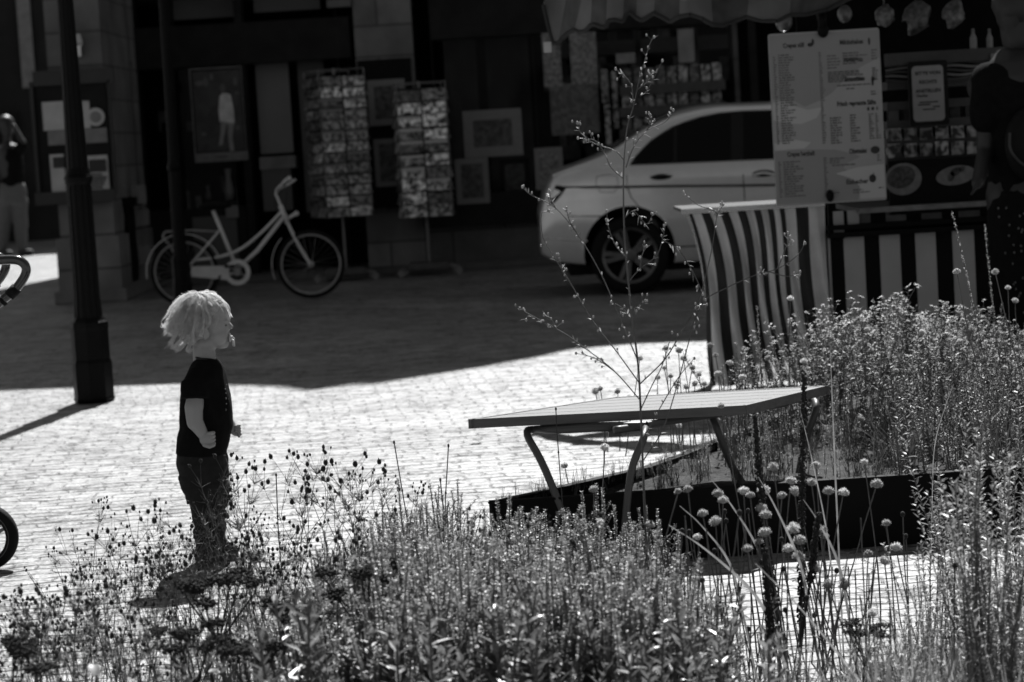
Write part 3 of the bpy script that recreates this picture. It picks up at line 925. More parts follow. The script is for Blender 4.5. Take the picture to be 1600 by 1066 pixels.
# ================================================================ POSTCARD RACKS
def card_rack(c0, c1, tl, br, poleb, Y, label, side, rot, rows, seedv):
    rnd = random.Random(seedv)
    X0, X1, Z0, Z1 = rect(*tl, *br, Y)
    cx = (X0 + X1) / 2
    t = thing('postcard_rack', (cx, Y, 0), label, 'card rack')
    hw = .235 if side == 'left' else .245
    R = Matrix.Rotation(rot, 4, 'Z')
    O = V((cx, Y, 0))
    def W(x, y, z): return O + R @ V((x, y, z))
    q = MB()
    q.tube([W(0, 0, .06), W(0, 0, Z1 + .02)], .016, 10)
    q.build('pole', M['wire'], t)
    q = MB()
    q.box(cx - .2, cx + .2, Y - .17, Y + .17, .07, .13)
    q.build('base', mat('rack_base', .05, .5), t)
    for (a, b) in ((-.28, -.15), (.3, -.15), (-.25, .18), (.25, .18)):
        q = MB(); q.tube([(cx + a * .5, Y + b * .5, .08), (cx + a, Y + b, .075)], .015, 6)
        q.lathe((cx + a, Y + b - .012, .035), [(.035, 0), (.035, .024)], 12, axis='y'); q.build('castor', M['frame_grey'] if a > 0 else M['wire'], t)
    q = MB()
    for zz in (Z0, (Z0 + Z1) / 2, Z1):
        for s in range(4):
            Rs = Matrix.Rotation(s * math.pi / 2, 4, 'Z')
            a = W(*(Rs @ V((-hw, -hw, zz)))); b = W(*(Rs @ V((hw, -hw, zz))))
            q.tube([a, b], .005, 5)
    for s in range(4):
        Rs = Matrix.Rotation(s * math.pi / 2, 4, 'Z')
        q.tube([W(*(Rs @ V((-hw, -hw, Z0)))), W(*(Rs @ V((-hw, -hw, Z1))))], .006, 5)
    q.build('wire_frame', M['wire'], t)
    q = MB()
    for s in range(4):
        Rs = Matrix.Rotation(s * math.pi / 2, 4, 'Z')
        q.hexa([W(*(Rs @ V(p))) for p in ((-hw + .01, -hw + .012, Z0), (hw - .01, -hw + .012, Z0), (hw - .01, -hw + .012, Z1 - .05), (-hw + .01, -hw + .012, Z1 - .05))],
               [W(*(Rs @ V(p))) for p in ((-hw + .01, -hw + .018, Z0), (hw - .01, -hw + .018, Z0), (hw - .01, -hw + .018, Z1 - .05), (-hw + .01, -hw + .018, Z1 - .05))])
    q.build('back_panel', M['wood_dark'], t)
    dz = (Z1 - .06 - Z0) / rows
    for s in (0, 1, 3):
        Rs = Matrix.Rotation(s * math.pi / 2, 4, 'Z')
        for i in range(rows):
            for j in (0, 1):
                w = hw * .93
                xa = -hw + .008 + j * hw
                z0 = Z0 + i * dz + .004
                h = dz * rnd.uniform(.82, .97)
                yo = -hw
                p = [(xa, yo - .028, z0), (xa + w, yo - .028, z0), (xa + w, yo - .004, z0 + h), (xa, yo - .004, z0 + h)]
                q = MB()
                q.hexa([W(*(Rs @ V(a))) for a in p], [W(*(Rs @ (V(a) + V((0, .004, 0))))) for a in p])
                if rnd.random() < .45:      # white margin along the top
                    p2 = [(xa, yo - .0105, z0 + h * .74), (xa + w, yo - .0105, z0 + h * .74), (xa + w, yo - .0045, z0 + h), (xa, yo - .0045, z0 + h)]
                    q.hexa([W(*(Rs @ (V(a) - V((0, .004, 0))))) for a in p2], [W(*(Rs @ (V(a) - V((0, .001, 0))))) for a in p2], 1)
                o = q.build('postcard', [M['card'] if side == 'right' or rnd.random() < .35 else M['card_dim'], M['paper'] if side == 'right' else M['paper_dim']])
                tag(o, '%s postcard, %s row from the bottom, %s side of the %s card rack' % (('left', 'right')[j], ORD[i], {0: 'front', 1: 'right', 3: 'left'}[s], side), 'postcard', 'postcards in the %s card rack' % side)
    return t
card_rack(None, None, (484, 112), (572, 336), None, 24.2, 'left revolving postcard rack with dim cards beside the bicycle front wheel', 'left', rad(22), 13, 3)
card_rack(None, None, (620, 132), (700, 336), None, 24.35, 'right revolving postcard rack with paler cards on its white lower rows', 'right', rad(6), 10, 5)

# ================================================================ BICYCLE
YBK = 21.5
bk = thing('bicycle', (D(386, 470, YBK).x, YBK, 0), 'pale step through bicycle parked in the shade before the shop', 'bicycle')
def B(px, py, dy=0.0):
    p = D(px, py, YBK); return V((p.x, YBK + dy, p.z))
def cat_(pts, n=6):      # Catmull-Rom
    pts = [V(p) for p in pts]
    P = [pts[0] * 2 - pts[1]] + pts + [pts[-1] * 2 - pts[-2]]
    out = []
    for i in range(1, len(P) - 2):
        for k in range(n):
            t = k / n
            a, b, c, d = P[i - 1], P[i], P[i + 1], P[i + 2]
            out.append(0.5 * ((2 * b) + (c - a) * t + (2 * a - 5 * b + 4 * c - d) * t * t + (3 * b - a - 3 * c + d) * t ** 3))
    out.append(pts[-1])
    return out
q = MB()
tw = .017
q.tube([B(372, 424), B(333, 329)], tw, 8)                       # seat tube
q.tube([B(374, 418), B(402, 392), B(447, 334)], .019, 8)        # down tube
q.tube(cat_([B(303, 407), B(345, 401), B(378, 388), B(410, 362), B(442, 329)]), .014, 8)
q.tube([B(438, 321), B(449, 349)], .021, 8)                     # head tube
for s in (-.05, .05):
    q.tube([B(343, 360, s * .3), B(290, 424, s)], .010, 6)
    q.tube([B(370, 428, s * .6), B(290, 425, s)], .011, 6)
q.build('frame', M['bike'], bk, smooth=True)
q = MB()
for s in (-.045, .045):
    q.tube(cat_([B(449, 347, s * .7), B(458, 366, s), B(472, 392, s), B(486, 414, s)]), .012, 6)
q.build('fork', M['bike'], bk, smooth=True)
q = MB()
q.tube(cat_([B(439, 323), B(434, 310), B(431, 303), B(433, 296, -.02), B(440, 290, -.15), B(455, 278, -.28)]), .012, 7)
q.tube(cat_([B(433, 300), B(434, 296, .03), B(442, 292, .18), B(457, 282, .3)]), .012, 7)
h_ = q.build('handlebar', M['bike'], bk, smooth=True)
q = MB()
q.tube([B(447, 284, -.2), B(457, 277, -.29)], .018, 8); q.build('grip', M['bike'], h_)
q = MB()
q.ball(B(329, 322), (.12, .07, .035), 12, 8); q.ball(B(345, 322), (.10, .035, .025), 12, 8); q.tube([B(334, 331), B(331, 324)], .014, 6)
q.build('saddle', M['black'], bk, smooth=True)
def wheel_at(cpx, r, nm='wheel'):
    c = B(*cpx)
    c.z = r + .012
    q = MB()
    def ring(R, rr, mi, n=56, m=8):
        vs, fs = [], []
        for i in range(n):
            a = 2 * math.pi * i / n
            for j in range(m):
                b = 2 * math.pi * j / m
                vs.append((c.x + (R + rr * math.cos(b)) * math.cos(a), c.y + rr * math.sin(b), c.z + (R + rr * math.cos(b)) * math.sin(a)))
        for i in range(n):
            for j in range(m):
                fs.append((i * m + j, i * m + (j + 1) % m, ((i + 1) % n) * m + (j + 1) % m, ((i + 1) % n) * m + j))
        q.add(vs, fs, mi)
    w = bpy.data.objects.new(nm, None); col.objects.link(w); w.parent = bk; w.location = c - bk.location
    ring(r - .014, .018, 0); q.build('tyre', M['rubber'], w, smooth=True)
    q = MB(); ring(r - .038, .011, 0); q.build('rim', M['bike_rim'], w, smooth=True)
    q = MB()
    for i in range(28):
        a = 2 * math.pi * i / 28
        s = .03 if i % 2 else -.03
        q.tube([(c.x + .02 * math.cos(a + .6 * (1 if i % 4 < 2 else -1)), c.y + s, c.z + .02 * math.sin(a + .6 * (1 if i % 4 < 2 else -1))), (c.x + (r - .04) * math.cos(a), c.y, c.z + (r - .04) * math.sin(a))], .0016, 3)
    q.build('spokes', M['wire'], w)
    q = MB(); q.lathe((c.x, c.y - .045, c.z), [(.012, 0), (.03, .01), (.02, .02), (.02, .07), (.03, .08), (.012, .09)], 12, axis='y'); q.build('hub', M['bike_rim'], w)
    return c
rc = wheel_at((288, 425), .300)
fc = wheel_at((486, 415), .300)
q = MB()
def arc(c, R, a0, a1, w, n=20):
    pr = None
    for i in range(n + 1):
        a = rad(a0 + (a1 - a0) * i / n)
        p = V((c.x + R * math.cos(a), c.y, c.z + R * math.sin(a)))
        cur = [p + V((0, -w, 0)), p + V((0, w, 0)), p + V((.006 * math.cos(a), w * .6, .006 * math.sin(a))), p + V((.006 * math.cos(a), -w * .6, .006 * math.sin(a)))]
        if pr: q.hexa(pr, cur)
        pr = cur
arc(rc, .333, 20, 188, .024)
q.build('mudguard', M['bike'], bk)
q = MB(); arc(fc, .345, 135, 200, .024); q.build('mudguard', M['bike'], bk)
q = MB()       # chain guard: ring and arm
cr_ = B(372, 425, -.06)
n = 36
vs = []
for i in range(n):
    a = 2 * math.pi * i / n
    for R, dy in ((.115, 0), (.075, 0), (.075, .02), (.115, .02)):
        vs.append((cr_.x + R * math.cos(a), cr_.y + dy, cr_.z + R * math.sin(a)))
q.add(vs, [(i * 4 + j, i * 4 + (j + 1) % 4, ((i + 1) % n) * 4 + (j + 1) % 4, ((i + 1) % n) * 4 + j) for i in range(n) for j in range(4)])
L0, L1 = B(355, 415, -.055), B(300, 416, -.055)
L2, L3 = B(300, 432, -.055), B(357, 437, -.055)
q.prism([L0, L1, L2, L3], (0, .012, 0))
q.build('chain_guard', M['bike'], bk)
q = MB(); q.tube([B(372, 425, -.08), B(361, 415, -.09)], .01, 6); q.tube([B(372, 425, .08), B(385, 436, .09)], .01, 6); q.lathe((cr_.x, cr_.y - .01, cr_.z), [(.03, 0), (.03, .12)], 12, axis='y'); q.build('crank', M['bike_rim'], bk)
q = MB(); q.tube(cat_([B(446, 284, -.2), B(450, 300, -.12), B(447, 325, -.05), B(455, 350, -.04)]), .003, 4); q.tube(cat_([B(446, 286, .1), B(428, 318, .06), B(436, 345, .03), B(400, 388, .02)]), .003, 4); q.build('brake_cable', M['trim'], bk)
q = MB(); q.box(B(361, 415).x - .04, B(361, 415).x + .04, YBK - .17, YBK - .09, B(361, 415).z - .01, B(361, 415).z + .01); q.build('pedal', M['rubber'], bk)
q = MB(); q.tube([B(345, 430, -.05), B(337, 455, -.12)], .009, 6); q.build('kickstand', M['trim'], bk)
q = MB(); q.tube([B(449, 342), B(464, 333)], .016, 8); q.ball(B(463, 334), .024, 10, 6); q.build('headlight', M['bike'], bk)
q = MB()
q.tube([B(258, 362, .05), B(300, 360, .05), B(338, 362, .05)], .006, 5); q.tube([B(258, 362, -.05), B(300, 360, -.05), B(338, 362, -.05)], .006, 5)
q.tube(cat_([B(269, 362), B(258, 363), B(255, 371), B(261, 380)]), .009, 6)
for dx in (270, 290, 310): q.tube([B(dx, 361, -.05), B(dx, 361, .05)], .005, 5)
q.tube([B(262, 376, .05), B(288, 424, .05)], .005, 5); q.tube([B(262, 376, -.05), B(288, 424, -.05)], .006, 5)
q.build('luggage_rack', M['bike_rim'], bk)

# ================================================================ CAR
YN = 19.6                       # near side of the car
car = thing('car', (D(1200, 455, YN).x, YN + .88, 0), 'silver saloon car seen from its rear side, half hidden by the crepe stall', 'car')
ox = D(846, 372, YN).x          # rear end
YC = YN + .89
def cx_(px, py): return D(px, py, YN).x - ox
def ip(x, tab):
    for (a, b), (c, d) in zip(tab, tab[1:]):
        if x <= c: 
            t = (x - a) / (c - a) if c > a else 0
            t = max(0, min(1, t))
            return b + (d - b) * t
    return tab[-1][1]
def sm(x, tab, w=.06):
    return (ip(x - w, tab) + 2 * ip(x, tab) + ip(x + w, tab)) / 4
halfw = [(0, .62), (.05, .74), (.15, .82), (.4, .875), (1.0, .89), (3.4, .885), (4.1, .86), (4.4, .78), (4.55, .66), (4.6, .56)]
deck = [(0, .62), (.03, .80), (.07, .95), (.12, 1.0), (.3, 1.045), (.62, 1.06), (1.2, 1.05), (2.4, 1.03), (3.1, .99), (3.7, .93), (4.2, .84), (4.45, .72), (4.6, .55)]
low = [(0, .36), (.1, .28), (.4, .24), (.7, .22), (4.0, .22), (4.4, .24), (4.6, .30)]
def belt(x): return min(sm(x, deck), 1.06) 
NS = 70
mb = MB()
rows = []
for i in range(NS + 1):
    x = 4.6 * (i / NS)
    if i < 8: x = [0, .015, .04, .08, .13, .2, .3, .42][i]
    w, zd, zl = sm(x, halfw), sm(x, deck), sm(x, low)
    zb = zd
    e = lambda f: zl + (zb - zl) * f
    sec = [(w - .16, zl), (w - .05, zl + .02), (w - .03, zl + .06), (w - .02, e(.25)), (w, e(.42)), (w + .004, e(.52)), (w - .004, e(.66)), (w - .016, e(.76)), (w - .012, e(.80)), (w - .03, e(.92)), (w - .055, e(.975)), (w - .10, e(1.0)), (w * .6, zd + .012), (0, zd + .02)]
    ring = [V((ox + x, YC - y, z)) for y, z in sec] + [V((ox + x, YC + y, z)) for y, z in sec[-2::-1]]
    rows.append(ring)
m_ = len(rows[0])
vs = [p for r in rows for p in r]
fs = [(i * m_ + j, i * m_ + (j + 1) % m_, (i + 1) * m_ + (j + 1) % m_, (i + 1) * m_ + j) for i in range(NS) for j in range(m_)]
fs += [tuple(range(m_))[::-1], tuple(NS * m_ + j for j in range(m_))]
mb.add(vs, fs)
body_me = mb.mesh('body', [M['car_paint'], M['rubber']], True)
fix_normals(body_me)
tmp = bpy.data.objects.new('tmp', body_me); col.objects.link(tmp)
WX = [cx_(985, 403), cx_(985, 403) + 2.76]
WR = .318
for x in WX:
    c = MB(); c.lathe((ox + x, YC - 1.2, WR + .03), [(.372, 0), (.372, 2.4)], 48, axis='y')
    cm = c.mesh('cut', M['rubber']); fix_normals(cm)
    co = bpy.data.objects.new('cut', cm); col.objects.link(co)
    bo = tmp.modifiers.new('b', 'BOOLEAN'); bo.operation = 'DIFFERENCE'; bo.object = co; bo.solver = 'EXACT'; bo.material_mode = 'TRANSFER'
dg = bpy.context.evaluated_depsgraph_get()
nm = bpy.data.meshes.new_from_object(tmp.evaluated_get(dg), depsgraph=dg)
for o in [x for x in col.objects if x.name.startswith('cut') or x == tmp]: bpy.data.objects.remove(o)
nm.name = 'body'
body = bpy.data.objects.new('body', nm); col.objects.link(body); body.parent = car
nm.transform(Matrix.Translation(-car.location))
bm = bmesh.new(); bm.from_mesh(nm)
es = [e for e in bm.edges if len(e.link_faces) == 2 and e.calc_face_angle(0) > rad(35)]
bmesh.ops.split_edges(bm, edges=es); bm.to_mesh(nm); bm.free()
# greenhouse
roofl = []
for px, py in [(863, 273), (874, 268), (886, 263), (900, 258), (920, 251), (940, 243), (962, 231), (985, 215), (1003, 204), (1020, 195), (1040, 186), (1060, 178), (1080, 173), (1100, 169), (1125, 166), (1150, 165), (1205, 163)]:
    p = D(px, py, YN + .25); roofl.append((p.x - ox, p.z))
roofl += [(2.3, roofl[-1][1] + .003), (2.7, roofl[-1][1] - .03), (3.0, 1.32), (3.3, 1.17), (3.62, .97)]
mb = MB()
rows = []
xs = [roofl[0][0] + (roofl[-1][0] - roofl[0][0]) * i / 44 for i in range(45)]
for x in xs:
    zt = sm(x, roofl, .03)
    zb = belt(x) - .02
    k = max(0.0, (zt - zb) / .42)
    wb = sm(x, halfw) - .085
    wt = wb - .21 * min(k, 1.0)
    zt = max(zt, zb + .002)
    sec = [(wb, zb), (wb + (wt - wb) * .5, zb + (zt - zb) * .48), (wt + .012, zt - .055 * min(1, k) ), (wt - .01, zt - .02 * min(1, k)), (wt - .05, zt), (wt * .5, zt + .022 * min(1, k)), (0, zt + .03 * min(1, k))]
    rows.append([V((ox + x, YC - y, z)) for y, z in sec] + [V((ox + x, YC + y, z)) for y, z in sec[-2::-1]])
m_ = len(rows[0])
mb.add([p for r in rows for p in r], [(i * m_ + j, i * m_ + j + 1, (i + 1) * m_ + j + 1, (i + 1) * m_ + j) for i in range(len(rows) - 1) for j in range(m_ - 1)])
o = mb.build('roof', M['car_paint'], car, smooth=True); fix_normals(o.data)
# side windows: polygons lying on the tumblehome, 4 mm proud
def side_pt(px, py, out=.006):
    p = D(px, py, YN + .12)
    x = p.x - ox
    zb = belt(x) - .02
    k = (p.z - zb) / .42
    wb = sm(x, halfw) - .085
    y = wb - .21 * k * .95 + out
    q = D(px, py, YC - y)
    return V((q.x, YC - y, q.z))
def strip(poly_top, poly_bot, m, name, out, dep=.004):
    q = MB()
    for i in range(len(poly_top) - 1):
        a = [side_pt(*poly_bot[i], out), side_pt(*poly_bot[i + 1], out), side_pt(*poly_top[i + 1], out), side_pt(*poly_top[i], out)]
        q.hexa(a, [p + V((0, dep, 0)) for p in a])
    return q.build(name, m, car)
topw = [(985, 256), (992, 245), (1003, 233), (1016, 220), (1032, 209), (1050, 198), (1070, 190), (1095, 182), (1125, 176), (1160, 173), (1195, 172), (1230, 171), (1270, 171)]
botw = [(984, 258), (992, 257.7), (1003, 257.2), (1016, 256.6), (1032, 256), (1050, 255.3), (1070, 254.5), (1095, 253.5), (1125, 252.2), (1160, 251), (1195, 250), (1230, 248.5), (1270, 247)]
strip(topw, botw, M['trim'], 'window_surround', .010)
strip([(994, 247), (1005, 235), (1018, 223), (1034, 212), (1052, 201)], [(994, 255.5), (1005, 255), (1018, 254.5), (1034, 254), (1052, 253)], M['car_glass'], 'quarter_window', .015)
strip([(1058, 198), (1072, 192), (1096, 184), (1126, 179), (1142, 177)], [(1058, 252.7), (1072, 252), (1096, 251), (1126, 250), (1142, 249.5)], M['car_glass'], 'side_window', .015)
strip([(1162, 176), (1195, 175), (1230, 174), (1266, 174)], [(1162, 248.8), (1195, 248), (1230, 246.5), (1266, 245)], M['car_glass'], 'side_window', .015)
# rear window glass on the sloping back
q = MB()
ra = []
for x in (roofl[5][0] + .08, roofl[7][0], roofl[9][0], roofl[10][0] + .05):
    z = sm(x, roofl, .03) + .008
    k = min(1, max(0, (z - belt(x)) / .42)); w = sm(x, halfw) - .085 - .21 * k - .10
    ra.append([V((ox + x, YC - w, z)), V((ox + x, YC, z + .028 * k)), V((ox + x, YC + w, z))])
q.add([p for r in ra for p in r], [(i * 3 + j, i * 3 + j + 1, i * 3 + j + 4, i * 3 + j + 3) for i in range(3) for j in range(2)])
q.build('rear_window', M['car_glass'], car)
def on_side(px, py, out=.0):
    p = D(px, py, YN)
    x = p.x - ox
    w = sm(x, halfw)
    zl, zd = sm(x, low), sm(x, deck)
    f = (p.z - zl) / (zd - zl)
    off = ip(f, [(.0, -.08), (.05, -.045), (.12, -.03), (.25, -.02), (.42, 0), (.52, .004), (.66, -.004), (.76, -.016), (.8, -.012), (.92, -.03), (.975, -.055), (1, -.1)])
    y = YC - (w + off + out)
    q = D(px, py, y)
    return V((q.x, y, q.z))
def line(name, pts, r, m, parent=car, n=5):
    q = MB(); q.tube([on_side(*p) for p in pts], r, n); return q.build(name, m, parent)
line('side_moulding', [(876, 293), (920, 292.6), (980, 292), (1040, 291), (1100, 290.5), (1160, 290), (1220, 289), (1300, 288)], .011, mat('moulding', .06, .45))
line('door_seam', [(981, 259), (979, 275), (980, 292), (986, 308), (997, 322), (1012, 334), (1030, 349), (1044, 366), (1052, 384)], .0045, M['trim'])
line('door_seam', [(1160, 252), (1161, 275), (1163, 300), (1164, 330), (1163, 370), (1160, 398)], .0045, M['trim'])
line('bumper_seam', [(858, 337), (890, 338), (925, 338), (942, 338)], .004, M['trim'])
line('sill_line', [(1052, 386), (1100, 384), (1160, 383), (1230, 381)], .006, M['trim'])
line('fuel_flap', [(932, 276), (950, 273), (964, 275), (966, 290), (960, 301), (938, 300), (931, 288), (932, 276)], .0028, mat('flap_line', .15, .5))
line('bumper_crease', [(852, 372), (875, 374), (905, 376), (918, 377)], .008, M['car_paint'])
for hx in (1033, 1193):
    q = MB()
    c = on_side(hx, 276 - (hx - 1033) * .03)
    q.ball(c, (.092, .014, .03), 20, 10, 0)
    a = on_side(hx - 15, 276.5, .018); b = on_side(hx + 15, 274.5, .018)
    h = q.build('handle_recess', M['trim'], car, smooth=True)
    q = MB(); q.tube(cat_([on_side(hx - 17, 275, .01), on_side(hx - 5, 271, .03), on_side(hx + 6, 271, .03), on_side(hx + 17, 274, .01)]), [.011] * 19, 8)
    q.build('door_handle', M['car_paint'], car, smooth=True)
q = MB()
tl_ = [(855, 291), (870, 289.5), (883, 291.5), (882, 297), (874, 307), (866, 316), (860, 321), (856, 308)]
pp = [on_side(p[0], p[1], .012) for p in tl_]
q.prism([p + V((0, .03, 0)) for p in pp], (0, -.03, 0))
q.build('tail_light', mat('tail_light', .008, .5, spec=.2), car)
q = MB(); q.box(ox + .22, ox + 4.3, YC - .70, YC + .70, .17, .26); q.build('underbody', M['rubber'], car)
def car_wheel(x, near):
    yy = YC - .865 if near else YC + .865
    s = 1 if near else -1
    w = bpy.data.objects.new('wheel', None); col.objects.link(w); w.parent = car; w.location = V((ox + x, yy, WR)) - car.location
    q = MB()
    R = WR
    q.lathe((ox + x, yy, WR), [(.215, .0), (.225, -.006 * s), (.29, -.008 * s), (.312, .01 * s), (R, .035 * s), (R, .18 * s), (.30, .205 * s), (.215, .2 * s)], 56, axis='y', cap=False)
    q.build('tyre', M['rubber'], w, smooth=True)
    q = MB()
    q.lathe((ox + x, yy, WR), [(.222, -.004 * s), (.222, .012 * s), (.205, .02 * s), (.20, .09 * s), (.0, .10 * s)], 48, axis='y', mi=1, cap=False)
    q.lathe((ox + x, yy, WR), [(.205, .006 * s), (.228, -.009 * s), (.228, .0)], 48, axis='y', cap=False)
    if near:
        for k in range(5):
            for d in (-.16, .16):
                a = 2 * math.pi * k / 5 + .35 + math.pi / 2
                c0 = V((ox + x + .05 * math.cos(a + d * .9), yy + .01, WR + .05 * math.sin(a + d * .9)))
                c1 = V((ox + x + .208 * math.cos(a + d), yy + .004, WR + .208 * math.sin(a + d)))
                u = (c1 - c0).normalized(); sidev = u.cross(V((0, 1, 0)))
                q.hexa([c0 + sidev * .016, c1 + sidev * .019, c1 - sidev * .019, c0 - sidev * .016], [p + V((0, .03, 0)) for p in (c0 + sidev * .02, c1 + sidev * .022, c1 - sidev * .022, c0 - sidev * .02)])
        q.lathe((ox + x, yy, WR), [(.0, -.004), (.03, -.002), (.055, .004), (.06, .03)], 24, axis='y', cap=False)
    q.build('rim', [M['rim'], M['rubber']], w)
for x in WX:
    car_wheel(x, True); car_wheel(x, False)

# ================================================================ CREPE STALL
YS = 12.2
# left draped table
tb = thing('stall_table', (D(1180, 600, YS).x, YS + .3, 0), 'small metal topped table draped in swirling striped cloth left of the crepe stall', 'table')
XA, XB = D(1076, 345, YS).x, D(1288, 335, YS).x
zt = .905
q = MB()
q.box(XA - .03, XB, YS - .03, YS + .62, zt - .005, zt + .012)
q.box(XA - .04, XB, YS - .045, YS - .03, zt - .012, zt + .014)
q.build('table_top', mat('steel_top', .35, .22, metal=1, var=.05), tb)
for xx in (XA + .28, XB - .06):
    for yy in (YS + .03, YS + .56):
        q = MB(); q.box(xx, xx + .03, yy, yy + .03, 0, zt - .01); q.build('leg', M['tube'], tb)
NST = 19
Wc = XB - XA
def clothP(u, v):      # v 0 top -> 1 bottom
    z = (zt - .012) * (1 - v) + .02 * v
    sw = (.085 + .09 * min(1, u * 4)) * (v ** .8) * (1 - u) ** .5 + .02 * math.sin(v * 5 + u * 3)
    x = XA + .0 + Wc * (u ** 1.1 * .80 + .20 * u) + sw * min(1.0, 1.6 - u * 1.3) * (1 if u < .98 else .6)
    x = min(x, XB + .02)
    y = YS - .02 - .012 + .028 * math.sin(u * 46 - v * 6) * (.25 + v) - .05 * v * math.sin(u * 9 + 1)
    return V((x, y, z))
q = MB()
bands = []
tot = 0
ws = [.5, 1, 1, 1, 1, 1, .9, .9, .8, .8, .7, .7, .6, 1.2, 1.5, 1.8]
cum = [0]
for w in ws: cum.append(cum[-1] + w)
def band(u, v):
    x = u * cum[-1]
    for i in range(len(ws)):
        if x < cum[i + 1]: return 0 if i % 2 else 1
    return 0
q.grid(clothP, 228, 40, mfun=band)
o = q.build('striped_cloth', [M['cloth_pale'], M['cloth_dark']], tb, smooth=True)
q = MB()
def sideP(u, v):
    p = clothP(0, v)
    return V((p.x + .02 * u + .06 * u * v + .012 * math.sin(u * 12 + v * 4) * v * u, p.y + u * .6, p.z))
q.grid(sideP, 40, 20, mfun=lambda u, v: int(u * 9) % 2)
q.build('striped_cloth', [M['cloth_pale'], M['cloth_dark']], tb, smooth=True)

# the stall body on the right
st = thing('crepe_stall', (D(1450, 600, YS).x, YS + .6, 0), 'crepe market stall with straight striped front, glass display and scalloped awning', 'market stall')
Xs0, Xs1 = D(1297, 350, YS).x, D(1297, 350, YS).x + 2.6
q = MB()
zr = D(1400, 350, YS).z
sw = D(1375, 400, YS).x - D(1320, 400, YS).x     # one pair of stripes
x = D(1296, 420, YS).x
k = 0
edges = [1296, 1299, 1320, 1352, 1376, 1408, 1432, 1464, 1490, 1524, 1549, 1583, 1608, 1640, 1668, 1700, 1726, 1760]
for a, b in zip(edges, edges[1:]):
    xa, xb = D(a, 420, YS).x, D(b, 420, YS).x
    q.box(xa, xb, YS, YS + .03, .05, zr - .05, k % 2 == 1 and 1 or 0)
    k += 1
q.box(Xs0 + .01, Xs1, YS + .03, YS + .9, .05, zr - .1, 1)
q.build('striped_front', [M['panel_pale'], M['panel_dark']], st)
q = MB()
q.box(Xs0 - .02, Xs1, YS - .07, YS + .02, zr - .05, zr - .025); q.box(Xs0 - .02, Xs1, YS - .05, YS + .02, zr - .012, zr + .012)
q.build('rail', M['steel_black'], st)
q = MB()
k = 0
for a, b in zip(edges[2:], edges[3:]):
    xa, xb = D(a + 10, 340, YS).x, D(b + 10, 340, YS).x
    q.box(xa, xb, YS + .04, YS + .07, zr + .012, D(1450, 326, YS).z, k % 2)
    k += 1
q.build('striped_band', [mat('band_dim', .14, .8), M['panel_dark']], st)
zc = D(1450, 322, YS).z
q = MB(); q.box(D(1338, 322, YS).x, Xs1, YS - .10, YS + .8, zc - .014, zc + .012); q.build('counter', mat('counter_edge', .16, .4, var=.3, scale=20), st)
q = MB(); X0, X1 = D(1289, 200, YS).x, D(1301, 200, YS).x
q.box(X0, X1, YS + .02, YS + .07, 0, 2.4); q.build('post', M['steel_black'], st)
q = MB(); q.box(D(1302, 335, YS).x, D(1318, 335, YS).x, YS + .0, YS + .04, zr - .06, zc); q.box(D(1325, 335, YS).x, D(1342, 335, YS).x, YS + .0, YS + .04, zr - .01, zc); q.build('bracket', M['panel_pale'], st)
q = MB()
q.box(Xs0, Xs1, YS + .95, YS + 1.0, 0, 2.3); q.box(Xs1 - .05, Xs1, YS, YS + .95, 0, 2.3); q.build('back_wall', M['interior'], st)
# display front with pictures of the food
q = MB(); wbox(q, 1388, 252, 1700, 318, YS + .0, .05); q.build('picture_front', M['black'], st)
Yp1 = YS - .004
def disc(cxp, cyp, rx, rz, m, dy=0.0, tilt=0.0, nm='printed_dish', mb=None, n=28):
    c = D(cxp, cyp, YS)
    q = mb or MB()
    s = YS / F
    q.prism([(c.x + s * (rx * math.cos(2 * math.pi * i / n) * math.cos(tilt) - rz * math.sin(2 * math.pi * i / n) * math.sin(tilt)), Yp1 - dy, c.z + s * (rx * math.cos(2 * math.pi * i / n) * math.sin(tilt) + rz * math.sin(2 * math.pi * i / n) * math.cos(tilt))) for i in range(n)], (0, -.002, 0), m)
    return q
q = MB()
disc(1411, 280, 29, 25, 0, 0, .1, mb=q); disc(1408, 277, 22, 17, 1, .003, .3, mb=q)
disc(1493, 274, 31, 15, 0, 0, .12, mb=q); disc(1493, 268, 9, 6, 1, .003, .5, mb=q); disc(1486, 276, 5, 8, 1, .003, -.4, mb=q); disc(1503, 264, 5, 4, 1, .003, .5, mb=q)
disc(1548, 266, 12, 9, 0, 0, .1, mb=q); disc(1550, 266, 9, 6.5, 1, .003, .1, mb=q)
q.build('printed_dishes', [mat('dish', .15, .5, var=.25, scale=30), print_mat('dish_food', .01, .07, 40)], st)
# shelves behind the glass
q = MB()
for (ya, yb) in ((128, 131), (160, 163), (190, 193), (217, 221), (243, 247)):
    wbox(q, 1386, ya, 1560, yb, YS + .1, .2)
q.build('shelf', mat('shelf_dim', .035, .5), st)
pk = 0
for (ya, yb, mm, lbl) in ((198, 217, 'card_dim', 'upper'), (222, 243, 'card_dim', 'lower')):
    for i in range(7):
        xa = 1388 + i * 24.5
        yo = -(xa - 1450) * .05
        q = MB(); wbox(q, xa, ya + yo + (i % 3), xa + 21, yb + yo, YS + .08, .1)
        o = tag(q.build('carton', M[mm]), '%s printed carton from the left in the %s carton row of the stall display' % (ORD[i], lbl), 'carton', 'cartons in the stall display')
for i in range(7):
    xa = 1388 + i * 24; yo = -(xa - 1450) * .05
    q = MB(); wbox(q, xa, 165 + yo, xa + 17, 188 + yo, YS + .12, .06)
    tag(q.build('jar', mat('jar_dim', .03, .3)), '%s dark jar from the left behind the framed notice of the stall' % ORD[i], 'jar', 'dark jars behind the stall notice')
q = MB()      # wavy packages on the top shelf
